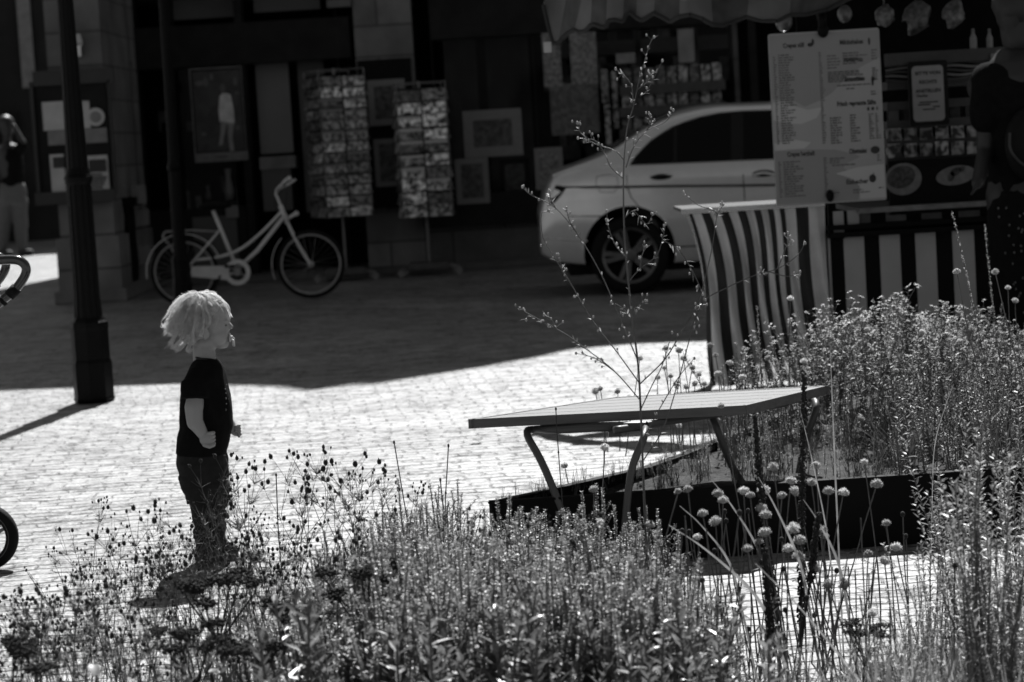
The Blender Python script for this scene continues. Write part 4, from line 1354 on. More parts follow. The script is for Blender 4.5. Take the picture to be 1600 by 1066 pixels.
for k in range(6):
    y0 = 92 + k * 6
    pts = []
    for i in range(17):
        xx = 1384 + i * 10.5
        pts.append((xx, y0 - (xx - 1450) * .05 + 1.8 * math.sin(i * .9 + k)))
    for a, b in zip(pts, pts[1:]):
        p = [D(a[0], a[1] + 3.4, YS + .05), D(b[0], b[1] + 3.4, YS + .05), D(b[0], b[1], YS + .05), D(a[0], a[1], YS + .05)]
        q.hexa(p, [w + V((0, .012, 0)) for w in p], k % 2)
tag(q.build('folded_cloths', [mat('cloth_a', .16, .8), mat('cloth_b', .05, .8)]), 'wavy light and dark folded cloths hung along the stall front behind the notice', 'cloths')
q = MB(); wbox(q, 1386, 84, 1575, 92, YS + .02, .1); q.build('shelf', mat('shelf_top', .03, .4), st)
# bottles
for k, (a, b, lb) in enumerate(((1515, 1528, 'pale bottle on the stall shelf, the one farther from the standing person'), (1541, 1553, 'pale bottle on the stall shelf right next to the standing person'))):
    x0, x1, z0, z1 = rect(a, 45, b, 83, YS + .05)
    w = (x1 - x0) / 2
    t = thing('bottle', ((x0 + x1) / 2, YS + .06, z0), lb, 'bottle')
    q = MB(); q.lathe(((x0 + x1) / 2, YS + .06, z0), [(w * .9, 0), (w, .008), (w, (z1 - z0) * .62), (w * .45, (z1 - z0) * .8), (w * .4, (z1 - z0) * .86)], 14); q.build('flask', mat('bottle_pale', .22, .3), t, smooth=True)
    q = MB(); q.lathe(((x0 + x1) / 2, YS + .06, z0 + (z1 - z0) * .86), [(w * .5, 0), (w * .42, (z1 - z0) * .14)], 10); q.build('cap', M['frame_grey'], t)
flat('price_card', (1548, 84, 1558, 100), YS + .0, 'frame_grey', 'tiny upright white card below the two bottles', 'card', .01)
# hanging things and lamp under the awning
for k, (px, py, w_, h_, lb) in enumerate(((1225, 34, 14, 16, 'round glass lamp hanging under the awning over the menu board'), (1320, 22, 12, 14, 'small pale lamp globe hanging right of the menu clip'))):
    c = D(px, py, YS - .1)
    t = thing('hanging_lamp', c, lb, 'lamp')
    q = MB(); q.ball(c, (w_ * YS / F, w_ * YS / F, h_ * YS / F), 18, 12); q.build('globe', mat('globe_glass', .09, .15, coat=.6), t, smooth=True)
    q = MB(); q.tube([c + V((0, 0, h_ * YS / F)), c + V((0, 0, .25))], .006, 6); q.build('cord', M['black'], t)
for k, (px, py, r_, lb) in enumerate(((1432, 28, 1.0, 'crumpled pale bag hanging under the stall roof, larger one'), (1490, 22, .8, 'crumpled pale bag hanging under the stall roof left of the bottles'), (1382, 25, .7, 'dim crumpled bag hanging right above the menu board'))):
    c = D(px, py, YS + .25)
    q = MB()
    q.ball(c, (.07 * r_, .04, .08 * r_), 22, 16)
    q.v = [tuple(V(v) + V((1, 0, 1)) * .035 * noise.noise(V(v) * 22)) for v in q.v]
    q.tube([c, c + V((0, 0, .3))], .004, 5)
    tag(q.build('bag', mat('bag_film', .10 + .03 * k, .3, var=.8, scale=40), smooth=True), lb, 'bag')
# notice with rounded corners
nt = thing('notice_sign', D(1449, 190, YS - .05), 'framed rounded notice about queueing from the right on the stall front', 'sign')
def rrect(px0, py0, px1, py1, Y, r):
    X0, X1, Z0, Z1 = rect(px0, py0, px1, py1, Y)
    pts = []
    for (cx, cz, a0) in ((X1 - r, Z1 - r, 0), (X0 + r, Z1 - r, 90), (X0 + r, Z0 + r, 180), (X1 - r, Z0 + r, 270)):
        for k in range(5):
            a = rad(a0 + k * 22.5)
            pts.append(V((cx + r * math.cos(a), Y, cz + r * math.sin(a))))
    return pts, (X0, X1, Z0, Z1)
pts, _ = rrect(1418, 97, 1484, 194, YS - .05, .012)
q = MB(); q.prism(pts, (0, .02, 0)); q.build('frame', M['wood_dark'], nt)
pts, (X0, X1, Z0, Z1) = rrect(1424, 104, 1477, 188, YS - .053, .02)
q = MB(); q.prism(pts, (0, .002, 0)); q.build('card', mat('sign_card', .26, .4, var=.15, scale=4), nt)
q = MB()
W_ = X1 - X0
for i, (s_, fr, sz) in enumerate((('BITTE VON', .8, .024), ('RECHTS', .56, .024), ('ANSTELLEN', .8, .024))):
    text_mesh(s_, sz, X0 + W_ * (1 - fr) / 2, Z1 - .045 - i * .044, YS - .0555, q, 0, fit=W_ * fr, bold=.03)
text_mesh('Danke', .02, X0 + W_ * .12, Z1 - .155, YS - .0555, q, 0, fit=W_ * .35, bold=.03)
for i, (a, b) in enumerate(((.2, .8), (.15, .55), (.62, .85), (.3, .7))):
    q.box(X0 + W_ * a, X0 + W_ * b, YS - .0555, YS - .054, Z1 - .185 - i * .012, Z1 - .179 - i * .012)
q.build('lettering', M['ink'], nt)

# menu board -------------------------------------------------------
YM = 11.75
mn = thing('menu_board', D(1295, 320, YM), 'large pale crepe menu board with printed price lists clipped to the stall post', 'menu board')
A_, B_, C_, D_ = (D(1200, 55, YM), D(1373, 42, YM), D(1386, 312, YM), D(1213, 323, YM))
X0, X1, Z0, Z1 = (A_.x + D_.x) / 2, (B_.x + C_.x) / 2, (C_.z + D_.z) / 2, (A_.z + B_.z) / 2
W_, H_ = X1 - X0, Z1 - Z0
q = MB(); r = .012
pts = []
for (cx, cz, a0) in ((X1 - r, Z1 - r, 0), (X0 + r, Z1 - r, 90), (X0 + r, Z0 + r, 180), (X1 - r, Z0 + r, 270)):
    for k in range(4):
        a = rad(a0 + k * 30); pts.append(V((cx + r * math.cos(a), YM, cz + r * math.sin(a))))
q.prism(pts, (0, .008, 0)); q.build('board', M['menu'], mn)
def MP(u, v, e=.001): return V((X0 + W_ * u, YM - e, Z1 - H_ * v))
q = MB()
def sworl(pts_, mi, e): q.prism([MP(u, v, e) for u, v in pts_], (0, -.0008, 0), mi)
arcp = lambda a, b, n=10: [(a[0] + (b[0] - a[0]) * i / n, a[1] + (b[1] - a[1]) * i / n + .03 * math.sin(math.pi * i / n)) for i in range(n + 1)]
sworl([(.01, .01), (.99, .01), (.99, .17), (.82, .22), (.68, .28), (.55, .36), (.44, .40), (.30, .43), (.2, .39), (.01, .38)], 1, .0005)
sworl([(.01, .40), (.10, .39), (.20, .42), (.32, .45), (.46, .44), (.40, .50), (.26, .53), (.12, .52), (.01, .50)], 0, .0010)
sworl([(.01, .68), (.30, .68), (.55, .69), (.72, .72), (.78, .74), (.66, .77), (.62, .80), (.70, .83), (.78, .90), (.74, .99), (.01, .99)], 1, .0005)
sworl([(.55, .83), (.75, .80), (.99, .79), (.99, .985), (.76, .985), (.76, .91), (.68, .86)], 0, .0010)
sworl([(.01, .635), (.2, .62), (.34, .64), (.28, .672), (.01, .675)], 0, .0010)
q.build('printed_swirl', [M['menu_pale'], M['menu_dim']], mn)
q = MB()
def head(s_, u0, u1, v):
    q = MB(); p = MP(u0, v, .0022); text_mesh(s_, .032, p.x, p.z, p.y, q, 0, fit=W_ * (u1 - u0), bold=.035); q.build('heading', M['ink'], mn)
for a in (('Crepes süß', .13, .32, .085), ('Milchshakes', .64, .85, .085), ('Highlights', .67, .84, .188), ('Smoothies', .67, .85, .298), ('Frisch gepresste Säfte', .59, .94, .440), ('Crepes herzhaft', .12, .37, .715), ('Obstsalat', .68, .84, .718), ('Eisbecher', .64, .84, .895)): head(*a)
rn = random.Random(4)
M['thin_ink'] = mat('thin_ink', .085, .6)
def lines(u0, us, v0, v1, n, mi=1, gap=.035):
    q = MB()
    for i in range(n):
        v = v0 + (v1 - v0) * i / max(1, n - 1)
        u = u0
        end = u0 + rn.uniform(us * .45, us)
        while u < end:
            w = rn.uniform(.015, .05)
            p = MP(u, v, .0022)
            q.box(p.x, p.x + W_ * min(w, max(.01, end - u)), p.y, p.y + .0006, p.z, p.z + .0062, 0)
            u += w + .007
    q.build('price_list', M['thin_ink'], mn)
lines(.035, .03, .14, .64, 36); lines(.08, .14, .13, .64, 36)
lines(.445, .035, .13, .65, 37, 1)
lines(.52, .12, .15, .22, 5); lines(.66, .22, .14, .2, 5); lines(.92, .05, .13, .18, 4)
lines(.52, .34, .245, .30, 6); lines(.92, .05, .235, .30, 6)
lines(.60, .32, .325, .325, 1); lines(.68, .1, .345, .345, 1); lines(.9, .05, .37, .385, 2)
lines(.52, .12, .51, .655, 11); lines(.70, .09, .50, .65, 11, 1); lines(.87, .05, .50, .64, 11); lines(.93, .03, .5, .64, 11)
lines(.035, .03, .75, .95, 15); lines(.08, .18, .75, .95, 15); lines(.445, .035, .74, .96, 17)
lines(.50, .14, .745, .77, 3); lines(.52, .35, .785, .785, 1); lines(.5, .12, .945, .945, 1); lines(.70, .16, .935, .95, 2); lines(.93, .04, .93, .93, 1); lines(.93, .03, .74, .77, 3)
q = MB()
def blob(u, v, ru, rv, seedv):
    q.prism([MP(u + ru * math.cos(t * .45) * (1 + .25 * noise.noise(V((t, seedv, 0)))), v + rv * math.sin(t * .45) * (1 + .3 * noise.noise(V((t, seedv, 5)))), .0022) for t in range(14)], (0, -.0006, 0))
blob(.375, .075, .025, .012, 1); blob(.40, .06, .012, .018, 2); blob(.905, .075, .010, .022, 3); blob(.92, .305, .010, .03, 4); blob(.93, .295, .02, .008, 5)
blob(.87, .465, .010, .012, 6); blob(.91, .465, .014, .01, 7); blob(.95, .465, .006, .012, 8); blob(.915, .705, .042, .022, 9); blob(.88, .87, .032, .024, 10); blob(.89, .85, .004, .016, 11)
q.build('printed_fruit', M['ink'], mn)
q = MB()
c = D(1286, 48, YM - .02); q.ball(c, (.028, .02, .035), 12, 8); q.tube([c, c + V((0, .2, .12))], .012, 6)
q.tube([c + V((0, 0, .01)), D(1284, 20, YM - .02)], .02, 8)
c = D(1297, 306, YM - .02); q.ball(c, (.02, .02, .03), 12, 8); q.tube([c, c + V((.0, .4, -.02))], .010, 6)
q.build('clamp', M['steel_black'], mn, smooth=True)

# awning ------------------------------------------------------------
aw = thing('awning', D(1060, -100, YS), 'drooping grey canvas awning with dark scalloped edge over the crepe stall', 'awning')
edge = [(849, 8), (856, 38), (864, 66), (872, 68), (880, 58), (890, 50), (898, 46), (906, 50), (914, 49), (922, 40), (930, 39), (938, 43), (946, 44), (950, 33), (960, 31), (974, 34), (979, 22), (986, 18), (996, 26), (1005, 30), (1014, 25), (1024, 19), (1036, 26), (1047, 34), (1060, 27), (1076, 25), (1094, 31), (1112, 40), (1130, 40), (1148, 33), (1168, 26), (1190, 33), (1212, 34), (1232, 24), (1262, 22), (1300, 12), (1350, -14), (1420, -20), (1500, -24), (1600, -30), (1700, -36)]
YA = 11.6
q = MB(); q2 = MB()
def dep(px):      # the left part of the edge swings back
    return YA + max(0, (1010 - px)) * .004
n = len(edge)
rows_ = 10
def low_pt(i, k):
    px, py = edge[i]
    Y = dep(px)
    tz = 70 if px > 1000 else 60
    yy = py - k * (py + 75 - (px - 850) * .03)
    xx = px + (k * 26 if px < 900 else k * 4)
    p = D(xx, yy, Y)
    fold = .09 * math.sin(px * .045 + k * 2.4) + .05 * math.sin(px * .021 - k * 5)
    return V((p.x, Y + fold * (1 - k * .4), p.z))
for i in range(n - 1):
    for k in range(rows_):
        ks = [0, .06, .14, .24, .36, .5, .62, .74, .86, .93, 1.0]
        a, b, c, d = low_pt(i, ks[k]), low_pt(i + 1, ks[k]), low_pt(i + 1, ks[k + 1]), low_pt(i, ks[k + 1])
        q.add([a, b, c, d], [(0, 1, 2, 3)], (i // 3 + (1 if k > 5 else 0)) % 2)
    q2.tube([low_pt(i, 0), low_pt(i + 1, 0)], .011, 6)
bm = bmesh.new(); me = q.mesh('valance', [M['awning'], mat('awning_dark_band', .06, .85, var=.3)], True); bm.from_mesh(me); bmesh.ops.remove_doubles(bm, verts=bm.verts, dist=1e-5); bm.to_mesh(me); bm.free()
o = bpy.data.objects.new('valance', me); col.objects.link(o); o.parent = aw; me.transform(Matrix.Translation(-aw.location))
sol = o.modifiers.new('s', 'SOLIDIFY'); sol.thickness = .003
q2.build('edging', M['cloth_dark'], aw)
q = MB()
tl0, tr0 = low_pt(0, 1), low_pt(n - 1, 1)
def roofP(u, v):
    f = low_pt(0, 1).lerp(low_pt(n - 1, 1), u)
    return V((f.x + 2.3 * (1 - u) ** 1.5 * v, f.y + 2.2 * v, f.z + .35 * math.sin(math.pi * min(1, v * .9)) - .03 * math.sin(u * 20) * math.sin(v * 3.1)))
q.grid(roofP, 40, 12)
q.build('canopy', M['awning'], aw, smooth=True)
q = MB()
c = low_pt(0, .3)
q.tube([c + V((-.01, .02, .3)), c + V((0, .02, 0)), c + V((.02, .02, -.25))], .004, 5)
q.tube([(tr0.x, YA + .05, 0), (tr0.x, YA + .05, tr0.z)], .03, 8)
q.build('tie_cord', M['tube'], aw)
flat('tag', (849, 66, 862, 82), 12.1, 'paper', 'tiny bright tag dangling from the awning corner cord', 'tag', .004)

# ================================================================ LOW TABLE
tt = thing('low_table', (G(960, 850).x, G(960, 850).y, 0), 'low grey plank table on bent steel tube legs at the end of the raised planter', 'table')
H = .46
ta, tb_, tc_, td_ = G(732, 656, H), G(1165, 634, H), G(1293, 603, H), G(962, 621, H)
q = MB()
NP = 5
for i in range(NP):
    u0, u1 = i / NP, (i + 1) / NP - .012
    a, b = ta.lerp(td_, u0), tb_.lerp(tc_, u0)
    c, d = tb_.lerp(tc_, u1), ta.lerp(td_, u1)
    q.hexa([p + V((0, 0, -.006)) for p in (a, b, c, d)], [a, b, c, d])
    q.hexa([p + V((0, 0, -.022)) for p in (a, b, c, d)], [p + V((0, 0, -.006)) for p in (a, b, c, d)])
o = q.build('table_top', M['table'], tt); fix_normals(o.data)
q = MB()
e = .004
def up(p, z): return V((p.x, p.y, z))
for (a, b) in ((ta, tb_), (tb_, tc_), (td_, tc_), (ta, td_)):
    d = (b - a).normalized(); nrm = V((d.y, -d.x, 0))
    if nrm.dot((ta + tc_) / 2 - a) > 0: nrm = -nrm
    q.hexa([a + nrm * .002 + V((0, 0, -.028)), b + nrm * .002 + V((0, 0, -.028)), b + nrm * .002 + V((0, 0, .0015)), a + nrm * .002 + V((0, 0, .0015))],
           [a - nrm * .012 + V((0, 0, -.028)), b - nrm * .012 + V((0, 0, -.028)), b - nrm * .012 + V((0, 0, .0015)), a - nrm * .012 + V((0, 0, .0015))])
o = q.build('edge_frame', M['table'], tt); fix_normals(o.data)
def leg(pts):
    q = MB(); q.tube(cat_(pts, 5), .012, 10); q.build('leg', M['tube'], tt, smooth=True)
zf = H - .052
def T(px, py, Y=7.6, z=None):
    p = D(px, py, Y); return p
l0 = G(826, 676, 0.425)
leg([G(955, 668, 0.415), G(870, 672, 0.415), G(836, 671, 0.412), G(824, 680, 0.400), V((G(852, 730, 0.300).x, l0.y + .02, 0.300)), V((G(905, 850, 0).x, l0.y + .02, .0))])
r0_ = G(1008, 676, 0.410)
leg([G(960, 672, 0.412), G(1004, 668, 0.410), V((r0_.x - .005, r0_.y, 0.395)), V((D(985, 745, r0_.y).x, r0_.y, D(985, 745, r0_.y).z)), V((D(967, 815, r0_.y).x, r0_.y, 0.0))])
b0 = G(1262, 622, 0.425)
leg([G(1215, 632, 0.415), G(1245, 624, 0.418), G(1268, 624, 0.412), V((D(1275, 640, b0.y).x, b0.y, D(1275, 640, b0.y).z)), V((D(1256, 700, b0.y).x, b0.y, D(1256, 700, b0.y).z)), V((D(1232, 790, b0.y).x, b0.y, .0))])
b1 = G(1110, 645, 0.420)
leg([G(1180, 640, 0.418), G(1130, 645, 0.418), G(1112, 648, 0.410), V((D(1120, 670, b1.y).x, b1.y, D(1120, 670, b1.y).z)), V((D(1150, 740, b1.y).x, b1.y, D(1150, 740, b1.y).z)), V((D(1190, 815, b1.y).x, b1.y - .12, .12)), V((D(1215, 870, b1.y).x, b1.y - .2, .0))])
q = MB()
p = G(960, 662, 0.425); q.box(p.x - .02, p.x + .02, p.y - .01, p.y + .03, 0.385, 0.426)
q.tube([G(845, 668, 0.420), G(1010, 664, 0.420)], .012, 8)
q.tube([G(1010, 664, 0.420), G(1230, 630, 0.420)], .012, 8)
q.build('cross_bar', M['tube'], tt)

# ================================================================ RAISED PLANTER
PH = .215
P0 = G(764, 786, PH); P1 = G(1600, 732, PH); P1 = V((P0.x + 4.2, P0.y + (P1.y - P0.y) * 4.2 / (P1.x - P0.x), PH))
Pb = [P0, P1, V((4.3, 10.8, PH)), V((1.6, 10.5, PH)), G(1060, 712, PH), G(1005, 731, PH)]
pl = thing('raised_planter', (1.5, 8.3, 0), 'low black steel raised planter full of wildflowers in the middle of the square', 'planter')
q = MB()
for i in range(len(Pb)):
    a, b = up(Pb[i], 0), up(Pb[(i + 1) % len(Pb)], 0)
    d = (b - a).normalized(); nn = V((-d.y, d.x, 0))
    q.hexa([a, b, b + V((0, 0, PH)), a + V((0, 0, PH))], [a + nn * .012, b + nn * .012, b + nn * .012 + V((0, 0, PH)), a + nn * .012 + V((0, 0, PH))])
    q.hexa([a + V((0, 0, PH - .003)) - nn * .004, b + V((0, 0, PH - .003)) - nn * .004, b + V((0, 0, PH + .004)) - nn * .004, a + V((0, 0, PH + .004)) - nn * .004],
           [a + V((0, 0, PH - .003)) + nn * .03, b + V((0, 0, PH - .003)) + nn * .03, b + V((0, 0, PH + .004)) + nn * .03, a + V((0, 0, PH + .004)) + nn * .03])
o = q.build('steel_wall', M['steel_black'], pl); fix_normals(o.data)
q = MB()
cx0, cy0 = 1.6, 8.6
cen = V((1.9, 8.7, PH - .02))
ring = [V((p.x, p.y, 0)) for p in Pb]
vs, fs = [], []
NR = 26
per = []
for i in range(len(ring)):
    for k in range(12):
        per.append(ring[i].lerp(ring[(i + 1) % len(ring)], k / 12))
for j in range(NR + 1):
    for p in per:
        w = V((cen.x, cen.y, 0)).lerp(p, .985 * (j / NR) ** .8)
        vs.append((w.x, w.y, PH - .03 + .035 * noise.noise(V((w.x * 5, w.y * 5, 0))) + .012 * noise.noise(V((w.x * 25, w.y * 25, 0)))))
NPp = len(per)
for j in range(NR):
    for i in range(NPp):
        fs.append((j * NPp + i, j * NPp + (i + 1) % NPp, (j + 1) * NPp + (i + 1) % NPp, (j + 1) * NPp + i))
q.add(vs, fs)
tag(q.build('planter_soil', M['soil'], smooth=True), kind='structure')
def in_planter(x, y):
    c = False
    j = len(Pb) - 1
    for i in range(len(Pb)):
        a, b = Pb[i], Pb[j]
        if ((a.y > y) != (b.y > y)) and (x < (b.x - a.x) * (y - a.y) / (b.y - a.y) + a.x): c = not c
        j = i
    return c
# ================================================================ THE CHILD
YK = 7.83
def K(px, py, dy=0.0):
    p = D(px, py, YK); return V((p.x, YK + dy, p.z))
PXM = YK / F                    # metres per pixel at the child
kid = thing('person', (K(332, 885).x, YK, 0), 'blond toddler in black T-shirt and dark trousers standing in profile with a pacifier', 'person')
nz = noise.noise
mb = MB()
def ell(c, rx, ry, rz, rot=None, m=mb): m.ball(c, (rx, ry, rz), 28, 18, rot=rot)
Ry = lambda a: Matrix.Rotation(rad(a), 3, 'Y')
# head: cranium, face, cheeks, brow, nose, lips, chin
ell(K(318, 500), 35 * PXM, .062, 35 * PXM)
ell(K(336, 508), 22.5 * PXM, .058, 33 * PXM)
ell(K(340, 488), 20.5 * PXM, .056, 21 * PXM)            # forehead
for s in (-1, 1):
    ell(K(341, 524, s * .027), 15.5 * PXM, .030, 15 * PXM)  # cheeks
    ell(K(354, 501, s * .020), 5 * PXM, .018, 3.6 * PXM)  # brow
ell(K(345, 535), 12 * PXM, .030, 10 * PXM)            # jaw
ell(K(350.5, 538.5), 6.5 * PXM, .017, 6 * PXM)            # chin
ell(K(352, 526), 6.5 * PXM, .020, 7 * PXM)          # muzzle
mb.capsule(K(356, 504), K(361.5, 511), .0065, .0075)    # nose
ell(K(360.5, 512.5, -.006), .006, .005, .005); ell(K(360.5, 512.5, .006), .006, .005, .005)
ell(K(357.5, 522.5), .0055, .013, .0045); ell(K(356, 532), .0052, .012, .0045)   # lips
ell(K(323, 535), 20 * PXM, .05, 14 * PXM)
# neck
mb.capsule(K(318, 532), K(320, 572), .036, .038)
# ears
for s in (-1, 1):
    ell(K(326, 518, s * .070), .011, .006, .018, Ry(-12))
    mb.capsule(K(322, 510, s * .074), K(321, 519, s * .075), .004, .004, 8); mb.capsule(K(321, 519, s * .075), K(325, 527, s * .073), .004, .0045, 8)
    mb.capsule(K(322, 510, s * .074), K(329, 508, s * .072), .004, .0035, 8)
# trunk under the shirt
mb.capsule(K(320, 588), K(321, 660), .052, .062)
mb.capsule(K(319, 588, -.045), K(319, 588, .045), .034, .034)
# near arm
mb.capsule(K(313, 594, -.084), K(310, 632, -.106), .027, .030)
mb.capsule(K(309, 630, -.106), K(311, 654, -.110), .030, .0265)
mb.capsule(K(311, 652, -.110), K(324, 673, -.112), .027, .018)
# far arm
mb.capsule(K(324, 592, .084), K(334, 645, .106), .028, .027)
mb.capsule(K(334, 645, .106), K(358, 674, .10), .027, .017)
# hips and legs
mb.capsule(K(320, 710, -.035), K(320, 710, .035), .06, .06)
for s, (kx, ax) in ((-1, (334, 327)), (1, (332, 337))):
    mb.capsule(K(320, 722, s * .048), K(kx - 4, 790, s * .052), .056, .042)
    mb.capsule(K(kx - 4, 790, s * .052), K(ax, 872, s * .050), .042, .030)
    mb.capsule(K(ax, 876, s * .05), K(ax + 18, 882, s * .055), .022, .018)
body_o = remeshed(mb, 'body', M['skin'], .0031, 7, kid, fac=.5)
# hands (near one a loose fist, fingers curled towards the viewer's side)
def hand(wr, fist, s, name='hand'):
    h = MB()
    c = V(fist)
    ell(c + V((-.001, s * .003, 0)), .021, .015, .023, m=h)
    h.capsule(wr, c, .0175, .0165)
    d = (c - V(wr)).normalized()
    side = V((d.z, 0, -d.x))
    for k in range(4):
        u = (k - 1.5) * .0112
        oz = -u * 1.08
        b = c + V((.003, s * .007, oz * .9))
        k1 = c + V((.0185, s * .006, oz))
        k2 = c + V((.0235, -s * .010, oz * .96))
        k3 = c + V((.006, -s * .017, oz * .9))
        r = (.0060, .0062, .0060, .0054)[k]
        h.capsule(b, k1, r, r * .98, 10); h.capsule(k1, k2, r * .98, r * .93, 10); h.capsule(k2, k3, r * .93, r * .85, 10)
    tb0 = c + V((-.006, s * .010, -.017))
    h.capsule(tb0, c + V((.010, s * .013, -.024)), .008, .0072, 10)
    h.capsule(c + V((.010, s * .013, -.024)), c + V((.023, s * .006, -.021)), .0072, .006, 10)
    return remeshed(h, name, M['skin'], .0013, 1, kid, fac=.4)
hand(K(322, 670, -.112), K(329, 679, -.114), -1)
fh = hand(K(357, 673, .10), K(362, 678, .10), 1)
fh_c = K(358, 675, .10) - kid.matrix_basis.translation
for v in fh.data.vertices: v.co = fh_c + (v.co - fh_c) * .8
q = MB(); q.capsule(K(366, 680, .09), K(369, 687, .085), .005, .0045, 8); q.build('finger', M['skin'], kid, smooth=True)
# eye (closed against the light, lashes seen from the side)
for s in (-1, 1):
    q = MB(); q.ball(K(353.8, 507.6, s * .0295), (.0062, .0072, .0034), 14, 10); e_ = q.build('eye', mat('eye', .14, .4), kid, smooth=True)
    q = MB(); q.tube([K(355, 507.5, s * .018), K(354.6, 507, s * .029), K(349, 507.5, s * .038)], .0016, 5); q.tube([K(355.5, 502, s * .014), K(353.5, 500.5, s * .028), K(347, 501.5, s * .038)], .0012, 5)
    q.build('eyelid', mat('lash', .06, .7), e_)
# T-shirt
mb = MB()
ringsT = [(558, 308, 335, .042), (562, 305, 341, .054), (567, 300, 346, .068), (573, 296, 350, .085), (580, 293, 351.5, .100), (588, 290, 353, .113), (602, 286, 356, .108), (617, 284, 360, .104), (637, 281, 362.5, .104), (655, 281, 363, .107), (669, 282, 362.5, .110), (684, 279, 359.5, .113), (695, 277, 357, .115), (704, 276, 354.5, .116), (708, 276.5, 353.5, .115)]
def loft(m, rings, Kf, n=44, ex=2.5, mi=0, wr=0.0, close=True, dys=None):
    vs = []
    for ri, rg in enumerate(rings):
        py, xa, xb, hw = rg[:4]
        dyc = rg[4] if len(rg) > 4 else 0
        c = (xa + xb) / 2; rx = (xb - xa) / 2
        for j in range(n):
            a = 2 * math.pi * j / n
            ca, sa = math.cos(a), math.sin(a)
            ux = math.copysign(abs(ca) ** (2 / ex), ca); uy = math.copysign(abs(sa) ** (2 / ex), sa)
            p = Kf(c + rx * ux, py - ux * 0, dyc + hw * uy)
            if wr: p += V((ca, sa, 0)) * wr * nz(V((p.x * 14, p.y * 14, p.z * 9)))
            vs.append(p)
    R = len(rings)
    fs = [(i * n + j, i * n + (j + 1) % n, (i + 1) * n + (j + 1) % n, (i + 1) * n + j) for i in range(R - 1) for j in range(n)]
    if close: fs += [tuple(range(n)), tuple((R - 1) * n + j for j in range(n))[::-1]]
    m.add(vs, fs, mi)
loft(mb, ringsT, K, ex=2.3)
for s, x0, x1 in ((-1, 311, 311), (1, 322, 326)):
    mb.capsule(K(x0 + 2, 586, s * .070), K(x1, 602, s * .094), .038, .046)
    mb.tube([K(x0, 596, s * .090), K(x1 - .5, 606, s * .101), K(x1, 617.5, s * .106)], [.046, .046, .047], 20)
def wrk(p):
    return .0028 * nz(V((p.x * 26, p.y * 26, p.z * 14))) + .004 * nz(V((p.x * 9 + p.z * 14, p.y * 9, p.z * 10 + p.x * 8)))
shirt = remeshed(mb, 't_shirt', M['shirt'], .004, 4, kid, disp=wrk, fac=.5)
q = MB()          # ribbed collar and the pale print on the chest
cp = []
for j in range(25):
    a = 2 * math.pi * j / 24
    cp.append(K(321.5 + 15.5 * math.cos(a), 560 + 2.5 * math.cos(a), .046 * math.sin(a)))
q.tube(cp, .0042, 6); q.build('collar', mat('collar', .02, .9), shirt)
q = MB()
for (px, py, dy, r) in ((356.4, 606, -.045, .004), (357.2, 612, -.05, .003), (357.8, 620, -.055, .005), (358.5, 628, -.058, .003), (358.0, 637, -.06, .0055), (359.5, 633, -.04, .004), (357.5, 600, -.03, .003), (360, 622, -.035, .004)):
    p = K(px, py, dy); q.ball(p + V((-.0035, 0, 0)), (.0022, r * 1.1, r * .7), 8, 6)
q.build('chest_print', M['print_white'], shirt)
# trousers
mb = MB()
loft(mb, [(700, 279, 352, .098), (708, 278, 354, .104), (722, 278, 356, .108), (738, 280, 357.5, .110), (752, 284, 357, .110), (764, 289, 355, .108)], K, ex=2.3)
for s in (-1, 1):
    o_ = 4 * s
    loft(mb, [(742, 281, 357, .056, s * .052), (758, 286, 356, .058, s * .053), (772, 292, 355, .056, s * .053), (786, 299, 353, .055, s * .053), (800, 302 - o_ * .4, 351.5 - o_ * .5, .053, s * .053), (818, 303 - o_, 350.5 - o_, .05, s * .053), (838, 304 - o_, 350 - o_, .047, s * .053), (856, 305 - o_, 349.5 - o_, .045, s * .053), (868, 307 - o_, 349 - o_, .044, s * .053)], K, n=30, ex=2.1)
def wrk2(p):
    low_ = max(0, .55 - p.z)
    return .004 * nz(V((p.x * 16, p.y * 16, p.z * 22))) + low_ * .028 * nz(V((p.x * 14, p.y * 9, p.z * 34))) + .002 * nz(V((p.x * 50, p.y * 50, p.z * 50)))
tro = remeshed(mb, 'trousers', M['trousers'], .0042, 3, kid, disp=wrk2, fac=.5)
for s, ax in ((-1, 329), (1, 338)):
    mb = MB()
    a = K(ax - 6, 876, s * .052); b = K(ax + 20, 879, s * .056)
    a.z = .032; b.z = .026
    mb.capsule(a, b, .032, .028); mb.capsule(V((a.x, a.y, .05)), V((a.x + .03, a.y, .045)), .03, .026)
    mb.box(a.x - .03, b.x + .02, a.y - .03, a.y + .032, .004, .02)
    remeshed(mb, 'shoe', M['shoe'], .004, 3, kid)
# hair: a cap plus blown strands
mb = MB()
ell(K(315, 500), 37 * PXM, .067, 37 * PXM, m=mb)
ell(K(298, 509), 20 * PXM, .060, 24 * PXM, m=mb)
ell(K(333, 483), 22 * PXM, .060, 19 * PXM, m=mb)
ell(K(301, 526), 17 * PXM, .056, 13 * PXM, m=mb)
def hdisp(p):
    return .0035 * nz(V((p.x * 30, p.y * 60, p.z * 25))) + .003 * nz(V((p.x * 60, p.y * 120, p.z * 40)))
